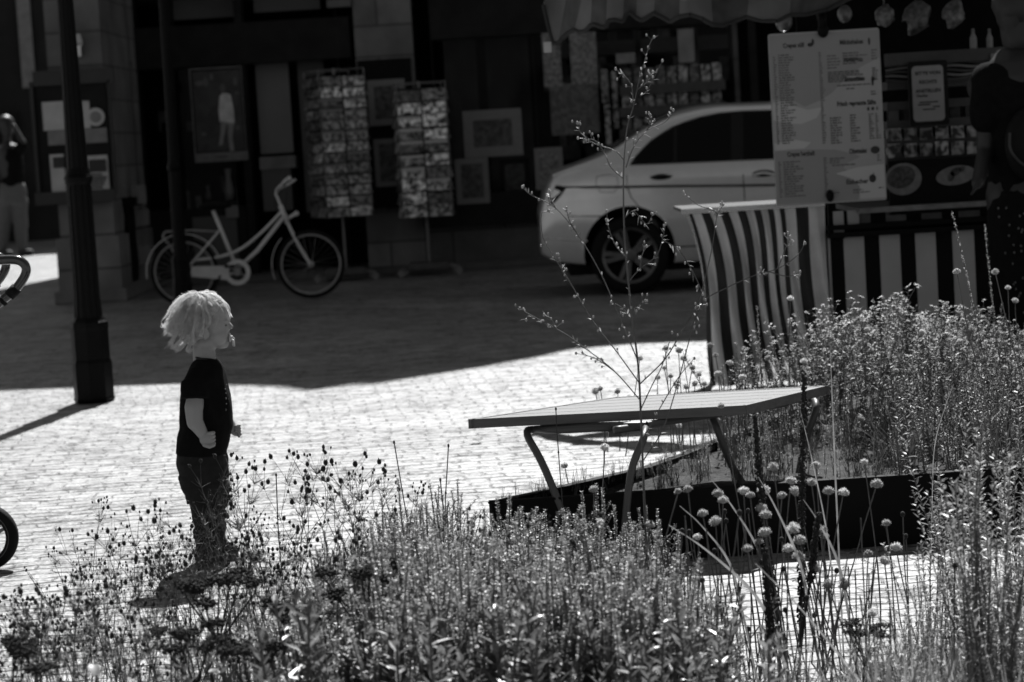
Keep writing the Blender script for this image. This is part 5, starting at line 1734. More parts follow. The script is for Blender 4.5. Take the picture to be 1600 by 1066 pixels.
# keep the cap off the face: cut everything in front of the hairline
capm = remeshed(mb, 'hair', M['hair'], .0045, 3, kid, disp=hdisp)
bm = bmesh.new(); bm.from_mesh(capm.data)
dead = []
for v in bm.verts:
    w = v.co + kid.matrix_basis.translation
    rel = (w - K(0, 0)) 
    # pixel-like head coordinates
    hx = (w.x - K(313, 500).x) / PXM; hz = (w.z - K(313, 500).z) / PXM
    line_x = 30 + 8 * max(0, (hz - 12) / 30) if hz > 10 else 8 + (hz + 25) * .55
    if hz < 12 and hx > line_x: dead.append(v)
    elif hz < -40: dead.append(v)
bmesh.ops.delete(bm, geom=dead, context='VERTS'); bm.to_mesh(capm.data); bm.free()
rh = random.Random(11)
q = MB()
HC = K(311, 500)
crown = K(317, 463, 0)
RX, RYy, RZ = 42.5 * PXM, .074, 41 * PXM
def on_head(az, th):      # th from crown 0 to 130 deg
    st_ = math.sin(th)
    return HC + V((RX * st_ * math.cos(az), RYy * st_ * math.sin(az), RZ * math.cos(th)))
for i in range(820):
    az0 = rh.uniform(-math.pi, math.pi)
    c_ = math.cos(az0)
    aa = abs(az0)
    if aa < 1.0: tm = rad(rh.uniform(50, 62))
    elif aa < 1.4: tm = rad(rh.uniform(60, 80))
    elif aa < 1.75: tm = rad(rh.uniform(84, 108))
    else: tm = rad(126 + rh.uniform(-16, 12))
    t00 = rh.uniform(.1, .7 * tm) if rh.random() < .65 else rh.uniform(0, .15)
    t10 = min(tm, t00 + rh.uniform(.5, 1.3))
    lift0 = rh.uniform(0, .006) if rh.random() < .85 else rh.uniform(.006, .016)
    ph = rh.uniform(0, 6.3); am = rh.uniform(.03, .16); fr_ = rh.uniform(2.5, 6)
    sweep = rh.uniform(-.15, .4)
    deep = rh.choice((.88, .92, .96, 1.0, 1.0))
    for w_ in range(13):
        az = az0 + rh.gauss(0, .06); t0 = max(0, t00 + rh.gauss(0, .06)); t1 = t10 + rh.gauss(0, .04)
        lift = max(0, lift0 + rh.gauss(0, .001))
        pts = []
        for k in range(9):
            t = k / 8
            th = t0 + (t1 - t0) * t
            a2 = az + (az0 - az) * t * .35 + am * math.sin(ph + t * fr_) + sweep * t * (1 if az0 > 0 else -1) * (0.6 if c_ > -.3 else .0)
            p = HC + (on_head(a2, th) - HC) * deep
            nrm = (p - HC).normalized()
            p += nrm * (lift * (.4 + t) + .003 * nz(V((a2 * 3, th * 3, 7))))
            back = max(0, -math.cos(a2))
            fl = back * max(0, th - rad(75)) * t * t
            p += V((-.026 * fl * (1 + lift * 60), 0, .012 * fl))
            pts.append(p)
        r0 = rh.uniform(.00028, .0005)
        q.tube(pts, [r0, r0, r0, r0, r0, r0 * .9, r0 * .8, r0 * .6, r0 * .25], 3, cap=False)
# flicked locks at the back of the head and on top
def lock(pp, spread, n, r):
    base = cat_([K(*p) for p in pp], 5)
    for i in range(n):
        o1 = V((rh.gauss(0, 1), rh.gauss(0, 2.2), rh.gauss(0, 1))) * spread
        o2 = V((rh.gauss(0, 1), rh.gauss(0, 2.2), rh.gauss(0, 1))) * spread * 1.8
        m = len(base)
        q.tube([b + o1.lerp(o2, j / m) for j, b in enumerate(base)], [r] * (m - 2) + [r * .7, r * .2], 3, cap=False)
for pp in ([(300, 480, -.05), (282, 492, -.05), (268, 505, -.04), (259, 509, -.03), (257, 506, -.03)],
           [(300, 490, -.05), (280, 503, -.05), (267, 513, -.04), (261, 518, -.03)],
           [(296, 500, .02), (276, 512, .02), (266, 522, .03), (264, 520, .03)],
           [(295, 505, -.05), (279, 520, -.05), (271, 533, -.04), (268, 538, -.04)],
           [(298, 515, -.05), (284, 531, -.05), (276, 540, -.04), (270, 541, -.04)],
           [(300, 520, -.055), (292, 535, -.05), (285, 542, -.04), (279, 544, -.04)],
           [(308, 522, -.06), (300, 537, -.055), (297, 545, -.05), (303, 546, -.05)],
           [(300, 480, .05), (280, 498, .05), (268, 515, .04)], [(300, 520, .055), (286, 535, .05), (278, 543, .04)]):
    lock(pp, .0034, 46, .0005)
for pp in ([(312, 462, -.01), (320, 457, -.01), (330, 456, 0), (338, 459, 0)], [(305, 466, 0), (316, 458, .01), (322, 455, .0), (326, 456, 0)], [(318, 463, -.02), (328, 459, -.02), (338, 461, -.02), (346, 466, -.02)]):
    lock(pp, .0016, 14, .0006)
for pp in ([(330, 466, -.035), (344, 476, -.035), (352, 488, -.03), (354, 497, -.03)], [(335, 464, -.02), (350, 474, -.02), (357, 486, -.02), (360, 495, -.015)], [(330, 470, -.05), (339, 484, -.05), (342, 497, -.05), (338, 508, -.055)], [(322, 485, -.065), (323, 500, -.072), (321, 514, -.075), (318, 524, -.075)],
           [(325, 480, -.06), (331, 494, -.065), (331, 504, -.068)], [(310, 490, -.07), (308, 508, -.078), (306, 522, -.074), (308, 535, -.068)]):
    lock(pp, .0028, 40, .00045)
for i in range(230):      # single flyaway hairs
    az = rh.choice((rh.uniform(1.2, 5.1), rh.uniform(2.4, 3.9))); th = rh.uniform(.2, 2.1)
    p = on_head(az, th); nn = (p - HC).normalized()
    pts = [p]
    d = (nn + V((-.5, rh.gauss(0, .5), rh.gauss(0, .4)))).normalized()
    for k in range(6):
        d = (d + V((-.12 + rh.gauss(0, .1), rh.gauss(0, .1), rh.gauss(0, .15) - .04))).normalized(); pts.append(pts[-1] + d * rh.uniform(.002, .0045))
    q.tube(pts, .00035, 3, cap=False)
q.build('hair_strands', M['strand'], kid, smooth=True)
# pacifier
pc = thing('pacifier', K(361, 529, 0), 'small pale pacifier with a hanging ring in the toddler\'s mouth', 'pacifier')
q = MB(); q.ball(K(359.5, 528), (.0035, .019, .014), 18, 10); q.build('shield', M['pacifier'], pc, smooth=True)
q = MB(); q.ball(K(362, 528), (.006, .008, .008), 14, 10); q.build('knob', M['pacifier'], pc, smooth=True)
q = MB(); c = K(364.5, 534)
q.tube([c + V((.003 * math.sin(a * 2), .013 * math.cos(a), .013 * math.sin(a))) for a in [2 * math.pi * i / 20 for i in range(21)]], .0022, 6)
q.tube([K(363, 530, -.01), K(366, 533, -.012), K(367, 541, -.012)], .003, 6)
q.build('ring', M['pacifier'], pc, smooth=True)

# ================================================================ ADULTS
def adult_right():
    Y = 11.35
    def A(px, py, dy=0): p = D(px, py, Y); return V((p.x, Y + dy, p.z))
    s = Y / F
    t = thing('person', (D(1590, 560, Y).x, Y, 0), 'person in black top and dark dotted skirt at the right end of the stall', 'person')
    b = MB()
    b.capsule(A(1588, 20), A(1590, 30), .10, .095); b.capsule(A(1588, 50), A(1590, 95), .055, .065)
    b.capsule(A(1588, 120), A(1596, 250), .15, .13); b.capsule(A(1540, 135), A(1640, 125), .09, .09)
    b.capsule(A(1541, 130, -.05), A(1538, 235, -.04), .062, .045); b.capsule(A(1538, 235, -.04), A(1515, 285, -.2), .042, .032)
    b.capsule(A(1645, 125, .05), A(1660, 250, .05), .062, .045); b.capsule(A(1660, 250, .05), A(1620, 320, -.1), .042, .032)
    b.capsule(A(1597, 300), A(1600, 360), .17, .16)
    for dx in (-25, 25):
        b.capsule(A(1600 + dx, 380), A(1602 + dx, 500), .085, .06); c0 = A(1602 + dx, 500)
        b.capsule(c0, V((c0.x, c0.y, .08)), .06, .04); b.capsule(V((c0.x, c0.y, .045)), V((c0.x - .06, c0.y - .14, .035)), .042, .032)
    for k in range(4):
        a = A(1514 - k * 1.5, 288 + k, -.2 - k * .014); b.capsule(a, a + V((-.03, -.02, -.035)), .009, .008, 8)
    b.capsule(A(1520, 286, -.2), A(1514, 292, -.24), .010, .009, 8)
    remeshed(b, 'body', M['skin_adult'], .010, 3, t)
    q = MB()
    loft(q, [(92, 1562, 1618, .07), (100, 1535, 1640, .11), (112, 1522, 1652, .14), (135, 1516, 1660, .15), (165, 1520, 1660, .15), (200, 1534, 1655, .15), (240, 1543, 1648, .15), (280, 1546, 1646, .15), (305, 1545, 1648, .16)], A, ex=2.2)
    q.capsule(A(1543, 125, -.04), A(1537, 185, -.06), .085, .075); q.capsule(A(1638, 125, .04), A(1655, 185, .04), .085, .075)
    remeshed(q, 'top', M['shirt'], .012, 3, t, disp=lambda p: .008 * nz(V(p) * 9))
    q = MB()
    loft(q, [(296, 1546, 1648, .165), (330, 1544, 1655, .18), (380, 1545, 1666, .2), (450, 1550, 1680, .22), (520, 1556, 1694, .23), (560, 1560, 1700, .23)], A, ex=2.2)
    sk = remeshed(q, 'skirt', M['shirt'], .012, 3, t, disp=lambda p: .012 * nz(V((p.x * 12, p.y * 12, p.z * 2))))
    q = MB(); rr = random.Random(2)
    for i in range(46):
        px, py = rr.uniform(1550, 1598), rr.uniform(318, 550)
        xa = 1546 + (py - 300) * .045
        u = max(-1, min(1, (px - (xa + 56)) / 60)); dy = -.2 * (1 - abs(u) ** 2.2) ** .45 - .006
        q.ball(A(px, py, dy), (.005, .003, .006), 7, 5)
    q.build('dots', M['dots'], sk)
    q = MB(); q.ball(A(1590, 8), (.115, .12, .13), 20, 14); q.ball(A(1600, 50), (.11, .10, .14), 18, 12)
    q.v = [tuple(V(v) + V((1, 1, 0)) * .02 * nz(V(v) * 25)) for v in q.v]
    q.build('hair', M['hair_dark'], t, smooth=True)
    return t
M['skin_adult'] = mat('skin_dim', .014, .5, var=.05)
adult_right()
bg = thing('shoulder_bag', D(1590, 230, 11.2), 'dark rounded shoulder bag at the hip of the person in black', 'bag')
def A(px, py, dy=0): p = D(px, py, 11.2); return V((p.x, 11.2 + dy, p.z))
q = MB(); q.ball(A(1608, 225, -.03), (.12, .06, .17), 24, 16); q.build('pouch', mat('bag_leather', .006, .6, spec=.15), bg, smooth=True)
q = MB(); q.tube(cat_([A(1572, 208, -.08), A(1572, 232, -.09), A(1584, 250, -.09), A(1600, 262, -.09)]), .006, 6); q.build('strap', mat('bag_strap', .03, .5), bg)

def adult_left():
    Y = 36.0
    def A(px, py, dy=0): p = D(px, py, Y); return V((p.x, Y + dy, p.z))
    t = thing('person', (D(22, 398, Y).x, Y, 0), 'person in pale trousers and dark top with raised arm in the alley at far left', 'person')
    b = MB()
    b.capsule(A(10, 198), A(11, 204), .11, .10); b.capsule(A(11, 215), A(12, 230), .06, .07)
    b.capsule(A(14, 240), A(18, 285), .17, .15); b.capsule(A(2, 236), A(30, 234), .08, .08)
    b.capsule(A(31, 235, -.05), A(40, 222, -.2), .06, .05); b.capsule(A(40, 222, -.2), A(24, 196, -.12), .045, .035)
    for k in range(4): b.capsule(A(23, 196, -.12), A(17 + k, 192 + k * 1.4, -.10), .014, .011, 8)
    b.capsule(A(2, 236), A(-6, 262), .055, .045); b.capsule(A(-6, 262), A(-4, 290, -.1), .045, .035)
    for (a, c_) in ((8, 2), (30, 34)):
        b.capsule(A(a + 2, 300), A(c_, 385), .10, .06); f_ = A(c_, 392); f_.z = .05; b.capsule(f_, f_ + V((.12, -.05, 0)), .05, .04)
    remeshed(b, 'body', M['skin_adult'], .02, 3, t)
    q = MB(); loft(q, [(226, 4, 26, .10), (234, -2, 34, .16), (248, 0, 36, .17), (270, 4, 36, .16), (292, 2, 38, .17)], A, ex=2.2)
    q.capsule(A(31, 235, -.05), A(38, 225, -.17), .085, .08)
    remeshed(q, 'jumper', M['interior'], .02, 3, t, disp=lambda p: .012 * nz(V(p) * 7))
    q = MB(); loft(q, [(286, 0, 38, .17), (300, -1, 41, .18), (318, -1, 42, .18)], A, ex=2.2)
    q.capsule(A(9, 312), A(3, 385), .125, .085); q.capsule(A(31, 312), A(34, 385), .125, .085)
    remeshed(q, 'trousers', M['trousers_pale'], .02, 3, t, disp=lambda p: .012 * nz(V(p) * 8))
    q = MB(); q.ball(A(9, 193), (.13, .13, .13), 16, 12); q.build('hair', M['hair_dark'], t, smooth=True)
    for c_ in (2, 34):
        q = MB(); f_ = A(c_, 392); f_.z = .05; q.capsule(f_, f_ + V((.14, -.06, 0)), .058, .05); q.build('shoe', M['shoe'], t, smooth=True)
adult_left()

# ================================================================ PUSHCHAIR
YP = 7.95
def S(px, py, dy=0): p = D(px, py, YP); return V((p.x, YP + dy, p.z))
sc_ = thing('pushchair', (S(-60, 890).x, YP + .2, 0), 'black pushchair with curved handle and small spoked wheel at the left edge', 'pushchair')
def rubber_wheel(cx, cy, R, w, nm='wheel'):
    e_ = bpy.data.objects.new(nm, None); col.objects.link(e_); e_.parent = sc_; e_.location = V((cx, cy, R)) - sc_.location
    q = MB(); q.lathe((cx, cy - w / 2, R), [(R * .72, 0), (R * .9, -.002), (R, w * .25), (R, w * .75), (R * .9, w + .002), (R * .74, w)], 48, axis='y', cap=False); q.build('tyre', M['rubber'], e_, smooth=True)
    q = MB()
    q.lathe((cx, cy - w / 2 - .002, R), [(R * .76, 0), (R * .76, .004), (R * .73, .006), (R * .73, .003), (R * .76, 0)], 48, axis='y', cap=False)
    q.build('rim', M['frame_grey'], e_)
    q = MB()
    q.lathe((cx, cy - w / 2 + .004, R), [(R * .75, 0), (R * .66, 0), (R * .66, w * .8), (R * .75, w * .8)], 40, axis='y', mi=1, cap=False)
    q.lathe((cx, cy - w / 2, R), [(.0, 0), (.02, 0), (.02, w)], 16, axis='y', mi=1)
    for k in range(5):
        a = 2 * math.pi * k / 5 + .35
        d = V((math.cos(a), 0, math.sin(a))); n_ = V((-d.z, 0, d.x))
        c0 = V((cx, cy - w / 2 + .006, R))
        q.hexa([c0 + d * .015 + n_ * .008, c0 + d * R * .68 + n_ * .005, c0 + d * R * .68 - n_ * .005, c0 + d * .015 - n_ * .008], [p + V((0, w * .6, 0)) for p in (c0 + d * .015 + n_ * .008, c0 + d * R * .68 + n_ * .005, c0 + d * R * .68 - n_ * .005, c0 + d * .015 - n_ * .008)], 0)
    q.build('spokes', [M['frame_grey'], M['trim']], e_)
wr = (S(-22, 843).z)
rubber_wheel(S(-24, 843).x, YP, .112, .045)
rubber_wheel(S(-24, 843).x - .16, YP + .5, .112, .045)
rubber_wheel(S(-24, 843).x - .72, YP + .08, .09, .04)
rubber_wheel(S(-24, 843).x - .72, YP + .42, .09, .04)
ax = S(-24, 843)
gloss = mat('gloss_black_tube', .01, .18, spec=.7, coat=.6)
for dy in (0.0, .46):
    q = MB()
    hp = [S(-150, 420, dy), S(-60, 408, dy), S(-10, 407, dy), S(22, 406, dy), S(36, 411, dy), S(41, 422, dy), S(36, 436, dy), S(22, 454, dy), S(0, 472, dy), S(-30, 500, dy)]
    hp = [p - V((dy * .35, 0, 0)) for p in hp]
    q.tube(cat_(hp, 6), .0155, 12)
    h_ = q.build('handle', gloss, sc_, smooth=True)
    q = MB(); o3 = V((dy * .35, 0, 0)); a, b = S(26, 450, dy) - o3, S(14, 462, dy) - o3; q.tube([a, b], .019, 12); a, b = S(6, 468, dy) - o3, S(2, 471, dy) - o3; q.tube([a, b], .02, 12); q.build('joint', M['rubber'], h_, smooth=True)
    q = MB()
    q.tube([S(-30, 500, dy) - o3, S(-130, 620, dy), S(-250, 860, dy)], .013, 10)
    q.tube([S(-120, 610, dy), V((ax.x - dy * .34, YP + .03 + dy * .95, ax.z))], .013, 10)
    q.build('frame_tube', M['trim'], sc_, smooth=True)
q = MB(); q.tube([S(-60, 408, 0), S(-60, 408, .46) - o3], .0155, 10); q.build('handle_bar', gloss, sc_, smooth=True)
q = MB(); q.tube([V((ax.x, YP, ax.z)), V((ax.x - .16, YP + .5, ax.z))], .01, 8); q.build('axle', M['trim'], sc_)
q = MB()
a = S(-130, 640)
q.hexa([(a.x - .35, YP + .04, a.z - .08), (a.x + .1, YP + .04, a.z - .12), (a.x + .06, YP + .04, a.z + .30), (a.x - .02, YP + .04, a.z + .32)], [(a.x - .35, YP + .42, a.z - .08), (a.x + .1, YP + .42, a.z - .12), (a.x + .06, YP + .42, a.z + .30), (a.x - .02, YP + .42, a.z + .32)])
q.build('seat', M['shirt'], sc_)
# ================================================================ PLANTS
rp = random.Random(23)
def blade(mb, p, d, L, w, up_=None, bend=0.0, mi=None, seg=1):
    """a leaf: folded rhombus from p along d"""
    d = d.normalized()
    s = d.cross(V((0, 0, 1)))
    if s.length < .05: s = d.cross(V((1, 0, 0)))
    s.normalize()
    n = s.cross(d)
    if seg == 1:
        m = p + d * (L * .45) + n * (L * bend * .5)
        mb.add([p, m + s * (w / 2) + n * (w * .15), p + d * L, m - s * (w / 2) + n * (w * .15), m], [(0, 1, 4), (1, 2, 4), (2, 3, 4), (3, 0, 4)], mi)
    else:
        vs, fs = [], []
        for i in range(seg + 1):
            t = i / seg
            c = p + d * (L * t) - V((0, 0, 1)) * (bend * L * t * t)
            ww = w * (.35 + .65 * math.sin(math.pi * min(1, t * .9 + .1))) * (1 - t ** 4) * .5 + .0002
            vs += [c + s * ww, c - n * ww * .3, c - s * ww]
        for i in range(seg):
            a = i * 3
            fs += [(a, a + 1, a + 4, a + 3), (a + 1, a + 2, a + 5, a + 4)]
        mb.add(vs, fs, mi)
def rdir(r, zlo=-1.0, zhi=1.0):
    a = r.uniform(0, 2 * math.pi); z = r.uniform(zlo, zhi); s = math.sqrt(max(0, 1 - z * z))
    return V((s * math.cos(a), s * math.sin(a), z))
def wander(r, p, d, L, n, wob, grav=0.0):
    pts = [V(p)]
    d = V(d).normalized()
    for i in range(n):
        d = (d + V((r.gauss(0, wob), r.gauss(0, wob), r.gauss(0, wob) - grav))).normalized()
        pts.append(pts[-1] + d * (L / n))
    return pts
def proto(nm, build):      # hidden prototype: meshes only; returns function placing copies
    return build

# ---- savory: dense upright leafy stems --------------------------------------
def savory_mesh(seed, h):
    r = random.Random(seed); mb = MB()
    for k in range(r.randint(7, 9)):
        base = V((r.uniform(-.07, .07), r.uniform(-.06, .06), 0))
        pts = wander(r, base, V((r.gauss(0, .10), r.gauss(0, .10), 1)), h * r.uniform(.72, 1.05), 8, .035)
        mb.tube(pts, [.0018] * 8 + [.0008], 3, 1, cap=False)
        z = .12
        while z < 1.0:
            i = min(7, int(z * 8)); t = z * 8 - i
            c = pts[i].lerp(pts[i + 1], t)
            a0 = r.uniform(0, 6.28)
            top = z > .62
            for j in range(r.randint(3, 5) if top else r.randint(2, 4)):
                a = a0 + j * 1.7 + r.gauss(0, .3)
                d = V((math.cos(a), math.sin(a), r.uniform(.1, 1.1)))
                blade(mb, c + V((math.cos(a), math.sin(a), 0)) * .001, d, r.uniform(.009, .015) * (1.45 if not top else .62), r.uniform(.004, .0068) * (1.3 if not top else 1), mi=0)
            z += r.uniform(.006, .011) if top else r.uniform(.016, .03)
        # short side sprigs
        for s_ in range(r.randint(3, 6)):
            i = r.randint(2, 6)
            sp = wander(r, pts[i], V((r.gauss(0, .5), r.gauss(0, .5), 1)), h * r.uniform(.10, .26), 5, .06)
            mb.tube(sp, .0009, 3, 1, cap=False)
            for c0, c1 in zip(sp, sp[1:]):
                for j in range(6):
                    a = r.uniform(0, 6.28)
                    blade(mb, c0.lerp(c1, r.random()), V((math.cos(a), math.sin(a), r.uniform(.1, 1))), r.uniform(.007, .012), .0045, mi=0)
    return mb.mesh('savory_plant', [M['leaf'], M['stem']])
# ---- airy umbel-like plant with thread leaves and dark seed heads -------------
def airy(seed, h, r0=None):
    r = random.Random(seed); mb = MB(); heads = []
    def branch(p, d, L, depth, rad_):
        pts = wander(r, p, d, L, 5, .07)
        mb.tube(pts, [rad_] * 4 + [rad_ * .8, rad_ * .6], 3, 0, cap=False)
        if depth == 0 or (depth < 2 and r.random() < .15):
            heads.append((pts[-1], (pts[-1] - pts[-2]).normalized(), r.choice((r.uniform(.45, .8), r.uniform(.6, 1.2)))))
            return
        # whorl of thread leaves at the fork
        for k in range(r.randint(5, 9)):
            dd = (rdir(r, -.1, .9) + d * .4)
            lp = wander(r, pts[-1], dd, r.uniform(.02, .045), 3, .15)
            mb.tube(lp, [.0008, .0008, .0006, .0003], 3, 0, cap=False)
        for k in range(r.randint(2, 3)):
            branch(pts[-1], (d + V((r.gauss(0, .33), r.gauss(0, .33), .15))).normalized(), L * r.uniform(.62, .95), depth - 1, rad_ * .75)
    for s_ in range(2):
        d = V((r.gauss(0, .12), r.gauss(0, .12), 1)).normalized()
        st_ = wander(r, (r.uniform(-.02, .02), r.uniform(-.02, .02), 0), d, h * .45, 7, .04)
        mb.tube(st_, .0018, 4, 0, cap=False)
        for p in st_[2:]:
            for k in range(r.randint(4, 8)):
                lp = wander(r, p, rdir(r, 0, .9), r.uniform(.02, .05), 3, .2)
                mb.tube(lp, [.0008, .0008, .0006, .0003], 3, 0, cap=False)
        branch(st_[-1], d, h * .24, 3 if s_ == 0 else 2, .0014)
    hm = []
    for (p, d, s) in heads[:16]:
        q = MB(); q.ball(p, (.0058 * s, .0058 * s, .0072 * s), 7, 5)
        for k in range(7):
            blade(q, p, (rdir(r, -.2, 1) + d), .0115 * s, .0038)
        hm.append(q.mesh('seed_head', M['seed']))
    return mb.mesh('stalk', M['stem']), hm
# ---- pompom (scabious / thrift like) ------------------------------------------
def pom_head(seed, R, half=False):
    r = random.Random(seed); mb = MB()
    mb.ball((0, 0, 0), (R * .7, R * .7, R * .55), 12, 8)
    for i in range(150):
        d = rdir(r, -.35, 1)
        p = V((d.x * R * .62, d.y * R * .62, d.z * R * .5))
        blade(mb, p, d + rdir(r) * .25, R * r.uniform(.3, .5), R * .22)
    for i in range(9):
        a = i * .7; blade(mb, V((0, 0, -R * .3)), V((math.cos(a), math.sin(a), -.35)), R * .8, R * .25, mi=1)
    return mb.mesh('flower_head', [M['pom'], M['leaf_dark']])
def pom_stalk(seed, h, lean):
    r = random.Random(seed); mb = MB()
    pts = wander(r, (0, 0, 0), V((lean[0], lean[1], 1)), h, 9, .028)
    mb.tube(pts, [.0022] * 5 + [.0016] * 5, 5, 0, cap=False)
    return mb.mesh('stalk', M['stem']), pts[-1]
# ---- aster bush -------------------------------------------------------------
def aster(seed, h, nfl=12):
    r = random.Random(seed); mb = MB(); fl = []
    for s_ in range(r.randint(5, 7)):
        pts = wander(r, (r.uniform(-.05, .05), r.uniform(-.05, .05), 0), V((r.gauss(0, .22), r.gauss(0, .22), 1)), h * r.uniform(.7, 1.05), 8, .05)
        mb.tube(pts, [.0016] * 8 + [.0008], 3, 1, cap=False)
        for i in range(1, 9):
            for k in range(8):
                c = pts[i - 1].lerp(pts[i], r.random())
                blade(mb, c, rdir(r, -.2, .9), r.uniform(.014, .032), r.uniform(.005, .009), mi=0)
            if i > 3:
                sp = wander(r, pts[i - 1], V((r.gauss(0, .6), r.gauss(0, .6), 1)), h * r.uniform(.08, .2), 4, .1)
                mb.tube(sp, .0009, 3, 1, cap=False)
                for k in range(9): blade(mb, sp[r.randint(0, 4)], rdir(r, -.2, .9), r.uniform(.008, .018), .004, mi=0)
                fl.append(sp[-1])
        fl.append(pts[-1])
    r.shuffle(fl)
    fl.sort(key=lambda p: -p.z + r.gauss(0, .06))
    fm = []
    for p in fl[:nfl]:
        q = MB(); R = r.uniform(.010, .016)
        ax = (rdir(r, .3, 1) + V((0, -.2, .5))).normalized(); x, y = frame_of(ax)
        q.ball(p, R * .3, 6, 4, 1)
        for k in range(11):
            a = k * 2 * math.pi / 11 + r.gauss(0, .1)
            blade(q, p, x * math.cos(a) + y * math.sin(a) + ax * r.uniform(-.1, .4), R, R * .36)
        fm.append(q.mesh('flower', [M['petal'], M['seed']]))
    return mb.mesh('foliage', [M['aster_leaf'], M['stem']]), fm
# ---- grass tuft --------------------------------------------------------------
def tuft(seed, h, n, spread=.35, w=.004):
    r = random.Random(seed); mb = MB()
    for i in range(n):
        d = V((r.gauss(0, spread), r.gauss(0, spread), 1))
        blade(mb, V((r.uniform(-.03, .03), r.uniform(-.03, .03), 0)), d, h * r.uniform(.5, 1.1), w * r.uniform(.6, 1.3), bend=r.uniform(.05, .45), seg=6)
    return mb.mesh('grass_tuft', M['leaf'])
# ---- lance leaved upright plant ------------------------------------------------
def lance(seed, h, m='leaf_pale', L=.05, dens=1.0):
    r = random.Random(seed); mb = MB()
    for s_ in range(r.randint(2, 4)):
        pts = wander(r, (r.uniform(-.04, .04), r.uniform(-.04, .04), 0), V((r.gauss(0, .08), r.gauss(0, .08), 1)), h * r.uniform(.75, 1.05), 10, .03)
        mb.tube(pts, [.003] * 6 + [.0016] * 5, 5, 1, cap=False)
        n = int(75 * dens * h / .7)
        for i in range(n):
            t = (i + .5) / n * 9.99
            j = int(t)
            c = pts[j].lerp(pts[j + 1], t - j)
            a = i * 2.4 + r.gauss(0, .2)
            blade(mb, c, V((math.cos(a), math.sin(a), r.uniform(.3, 1.4))), L * r.uniform(.6, 1.1) * (1.1 - .6 * i / n), L * .16, bend=r.uniform(0, .35), seg=3)
    return mb.mesh('leafy_plant', [M[m], M['stem']])
# ---- sedum: thick stalks with flat dark clusters ----------------------------------
def sedum(name, loc, h, label, seed, scale=1.0):
    r = random.Random(seed)
    t = thing(name, loc, label, 'plant')
    mb = MB(); tops = []
    st_ = wander(r, (0, 0, 0), (r.gauss(0, .05), r.gauss(0, .05), 1), h * .72, 6, .03)
    mb.tube(st_, [.005] * 6 + [.004], 7, 0)
    for k in range(7):
        a = k * .9 + r.gauss(0, .15)
        d = V((math.cos(a) * .62, math.sin(a) * .62, 1))
        b0 = st_[-1] + V((0, 0, -r.uniform(0, .06) * h))
        br_ = wander(r, b0, d, h * r.uniform(.18, .27), 4, .06)
        mb.tube(br_, [.0026] * 3 + [.002] * 2, 5, 0)
        for e in range(4):
            tp = wander(r, br_[-1], V((r.gauss(0, .5), r.gauss(0, .5), 1)), h * .045, 2, .1)
            mb.tube(tp, .0013, 4, 0, cap=False); tops.append(tp[-1])
    mb.build('stalk', M['stem_dark'], t, loc=(0, 0, 0), smooth=True)
    for tp in tops:
        q = MB()
        for e in range(24):
            p = tp + V((r.gauss(0, .010), r.gauss(0, .010), r.gauss(0, .004)))
            q.ball(p, r.uniform(.0025, .0042), 5, 4)
            blade(q, p, rdir(r, 0, 1), .005, .002)
        q.build('flower_cluster', M['seed'], t, loc=(0, 0, 0))
    for k in range(5):
        q = MB(); a = r.uniform(0, 6.28)
        blade(q, st_[r.randint(1, 4)], V((math.cos(a), math.sin(a), r.uniform(.1, .7))), r.uniform(.05, .08), .03, bend=r.uniform(0, .3), seg=6)
        q.build('leaf', M['leaf_dark'], t, loc=(0, 0, 0), smooth=True)
    t.scale = (scale,) * 3
    return t
# ---- dark spike (speedwell gone over) -----------------------------------------
def spike(loc, h, label, seed, lean, spike_part=.55, w=.0115):
    r = random.Random(seed)
    t = thing('seed_spike_plant', loc, label, 'plant')
    mb = MB()
    pts = wander(r, (0, 0, 0), V((lean, 0, 1)), h, 16, .018)
    mb.tube(pts, [.0032] * 12 + [.002] * 5, 6, 0, cap=False)
    for i in range(12):
        k = r.randint(1, 7); a = r.uniform(0, 6.28)
        blade(mb, pts[k], V((math.cos(a), math.sin(a), .4)), .05, .009, bend=.4, seg=4, mi=1)
    mb.build('stalk', [M['stem_dark'], M['leaf_dark']], t, loc=(0, 0, 0))
    q = MB()
    n0 = int(16 * (1 - spike_part))
    for i in range(n0, 16):
        for k in range(60):
            c = pts[i].lerp(pts[i + 1], r.random())
            a = r.uniform(0, 6.28); f = (1.05 - .5 * max(0, (i - 12) / 4)) * (.75 + .35 * nz(V((c.z * 30, a, seed))))
            p = c + V((math.cos(a), math.sin(a), 0)) * w * r.uniform(.4, 1) * f
            q.ball(p, (.0027, .0027, .0034), 5, 4)
    q.build('seed_spike', M['seed'], t, loc=(0, 0, 0))
    return t

def top_of(*ms):
    return max(v.co.z for m in ms for v in m.vertices)
def band(px, bands):
    for lim, txt in bands:
        if px < lim: return txt
    return bands[-1][1]
def place_mesh(me, name, x, y, z, rz, sc, label, cat, group, tilt=0):
    o = bpy.data.objects.new(name, me)
    col.objects.link(o)
    o.location = (x, y, z); o.rotation_euler = (tilt * math.cos(rz * 3), tilt * math.sin(rz * 3), rz); o.scale = (sc,) * 3
    return tag(o, label, cat, group)
def place_tree(name, x, y, z, rz, sc, parts, label, cat, group):
    t = bpy.data.objects.new(name, None); t.empty_display_size = .05; col.objects.link(t)
    t.location = (x, y, z); t.rotation_euler = (0, 0, rz); t.scale = (sc,) * 3
    tag(t, label, cat, group)
    for nm, me in parts:
        c = bpy.data.objects.new(nm, me); col.objects.link(c); c.parent = t
    return t
def top_at(px, py, Y):      # ground position and height for a plant whose top shows at this pixel
    p = D(px, py, Y); return p.x, p.z

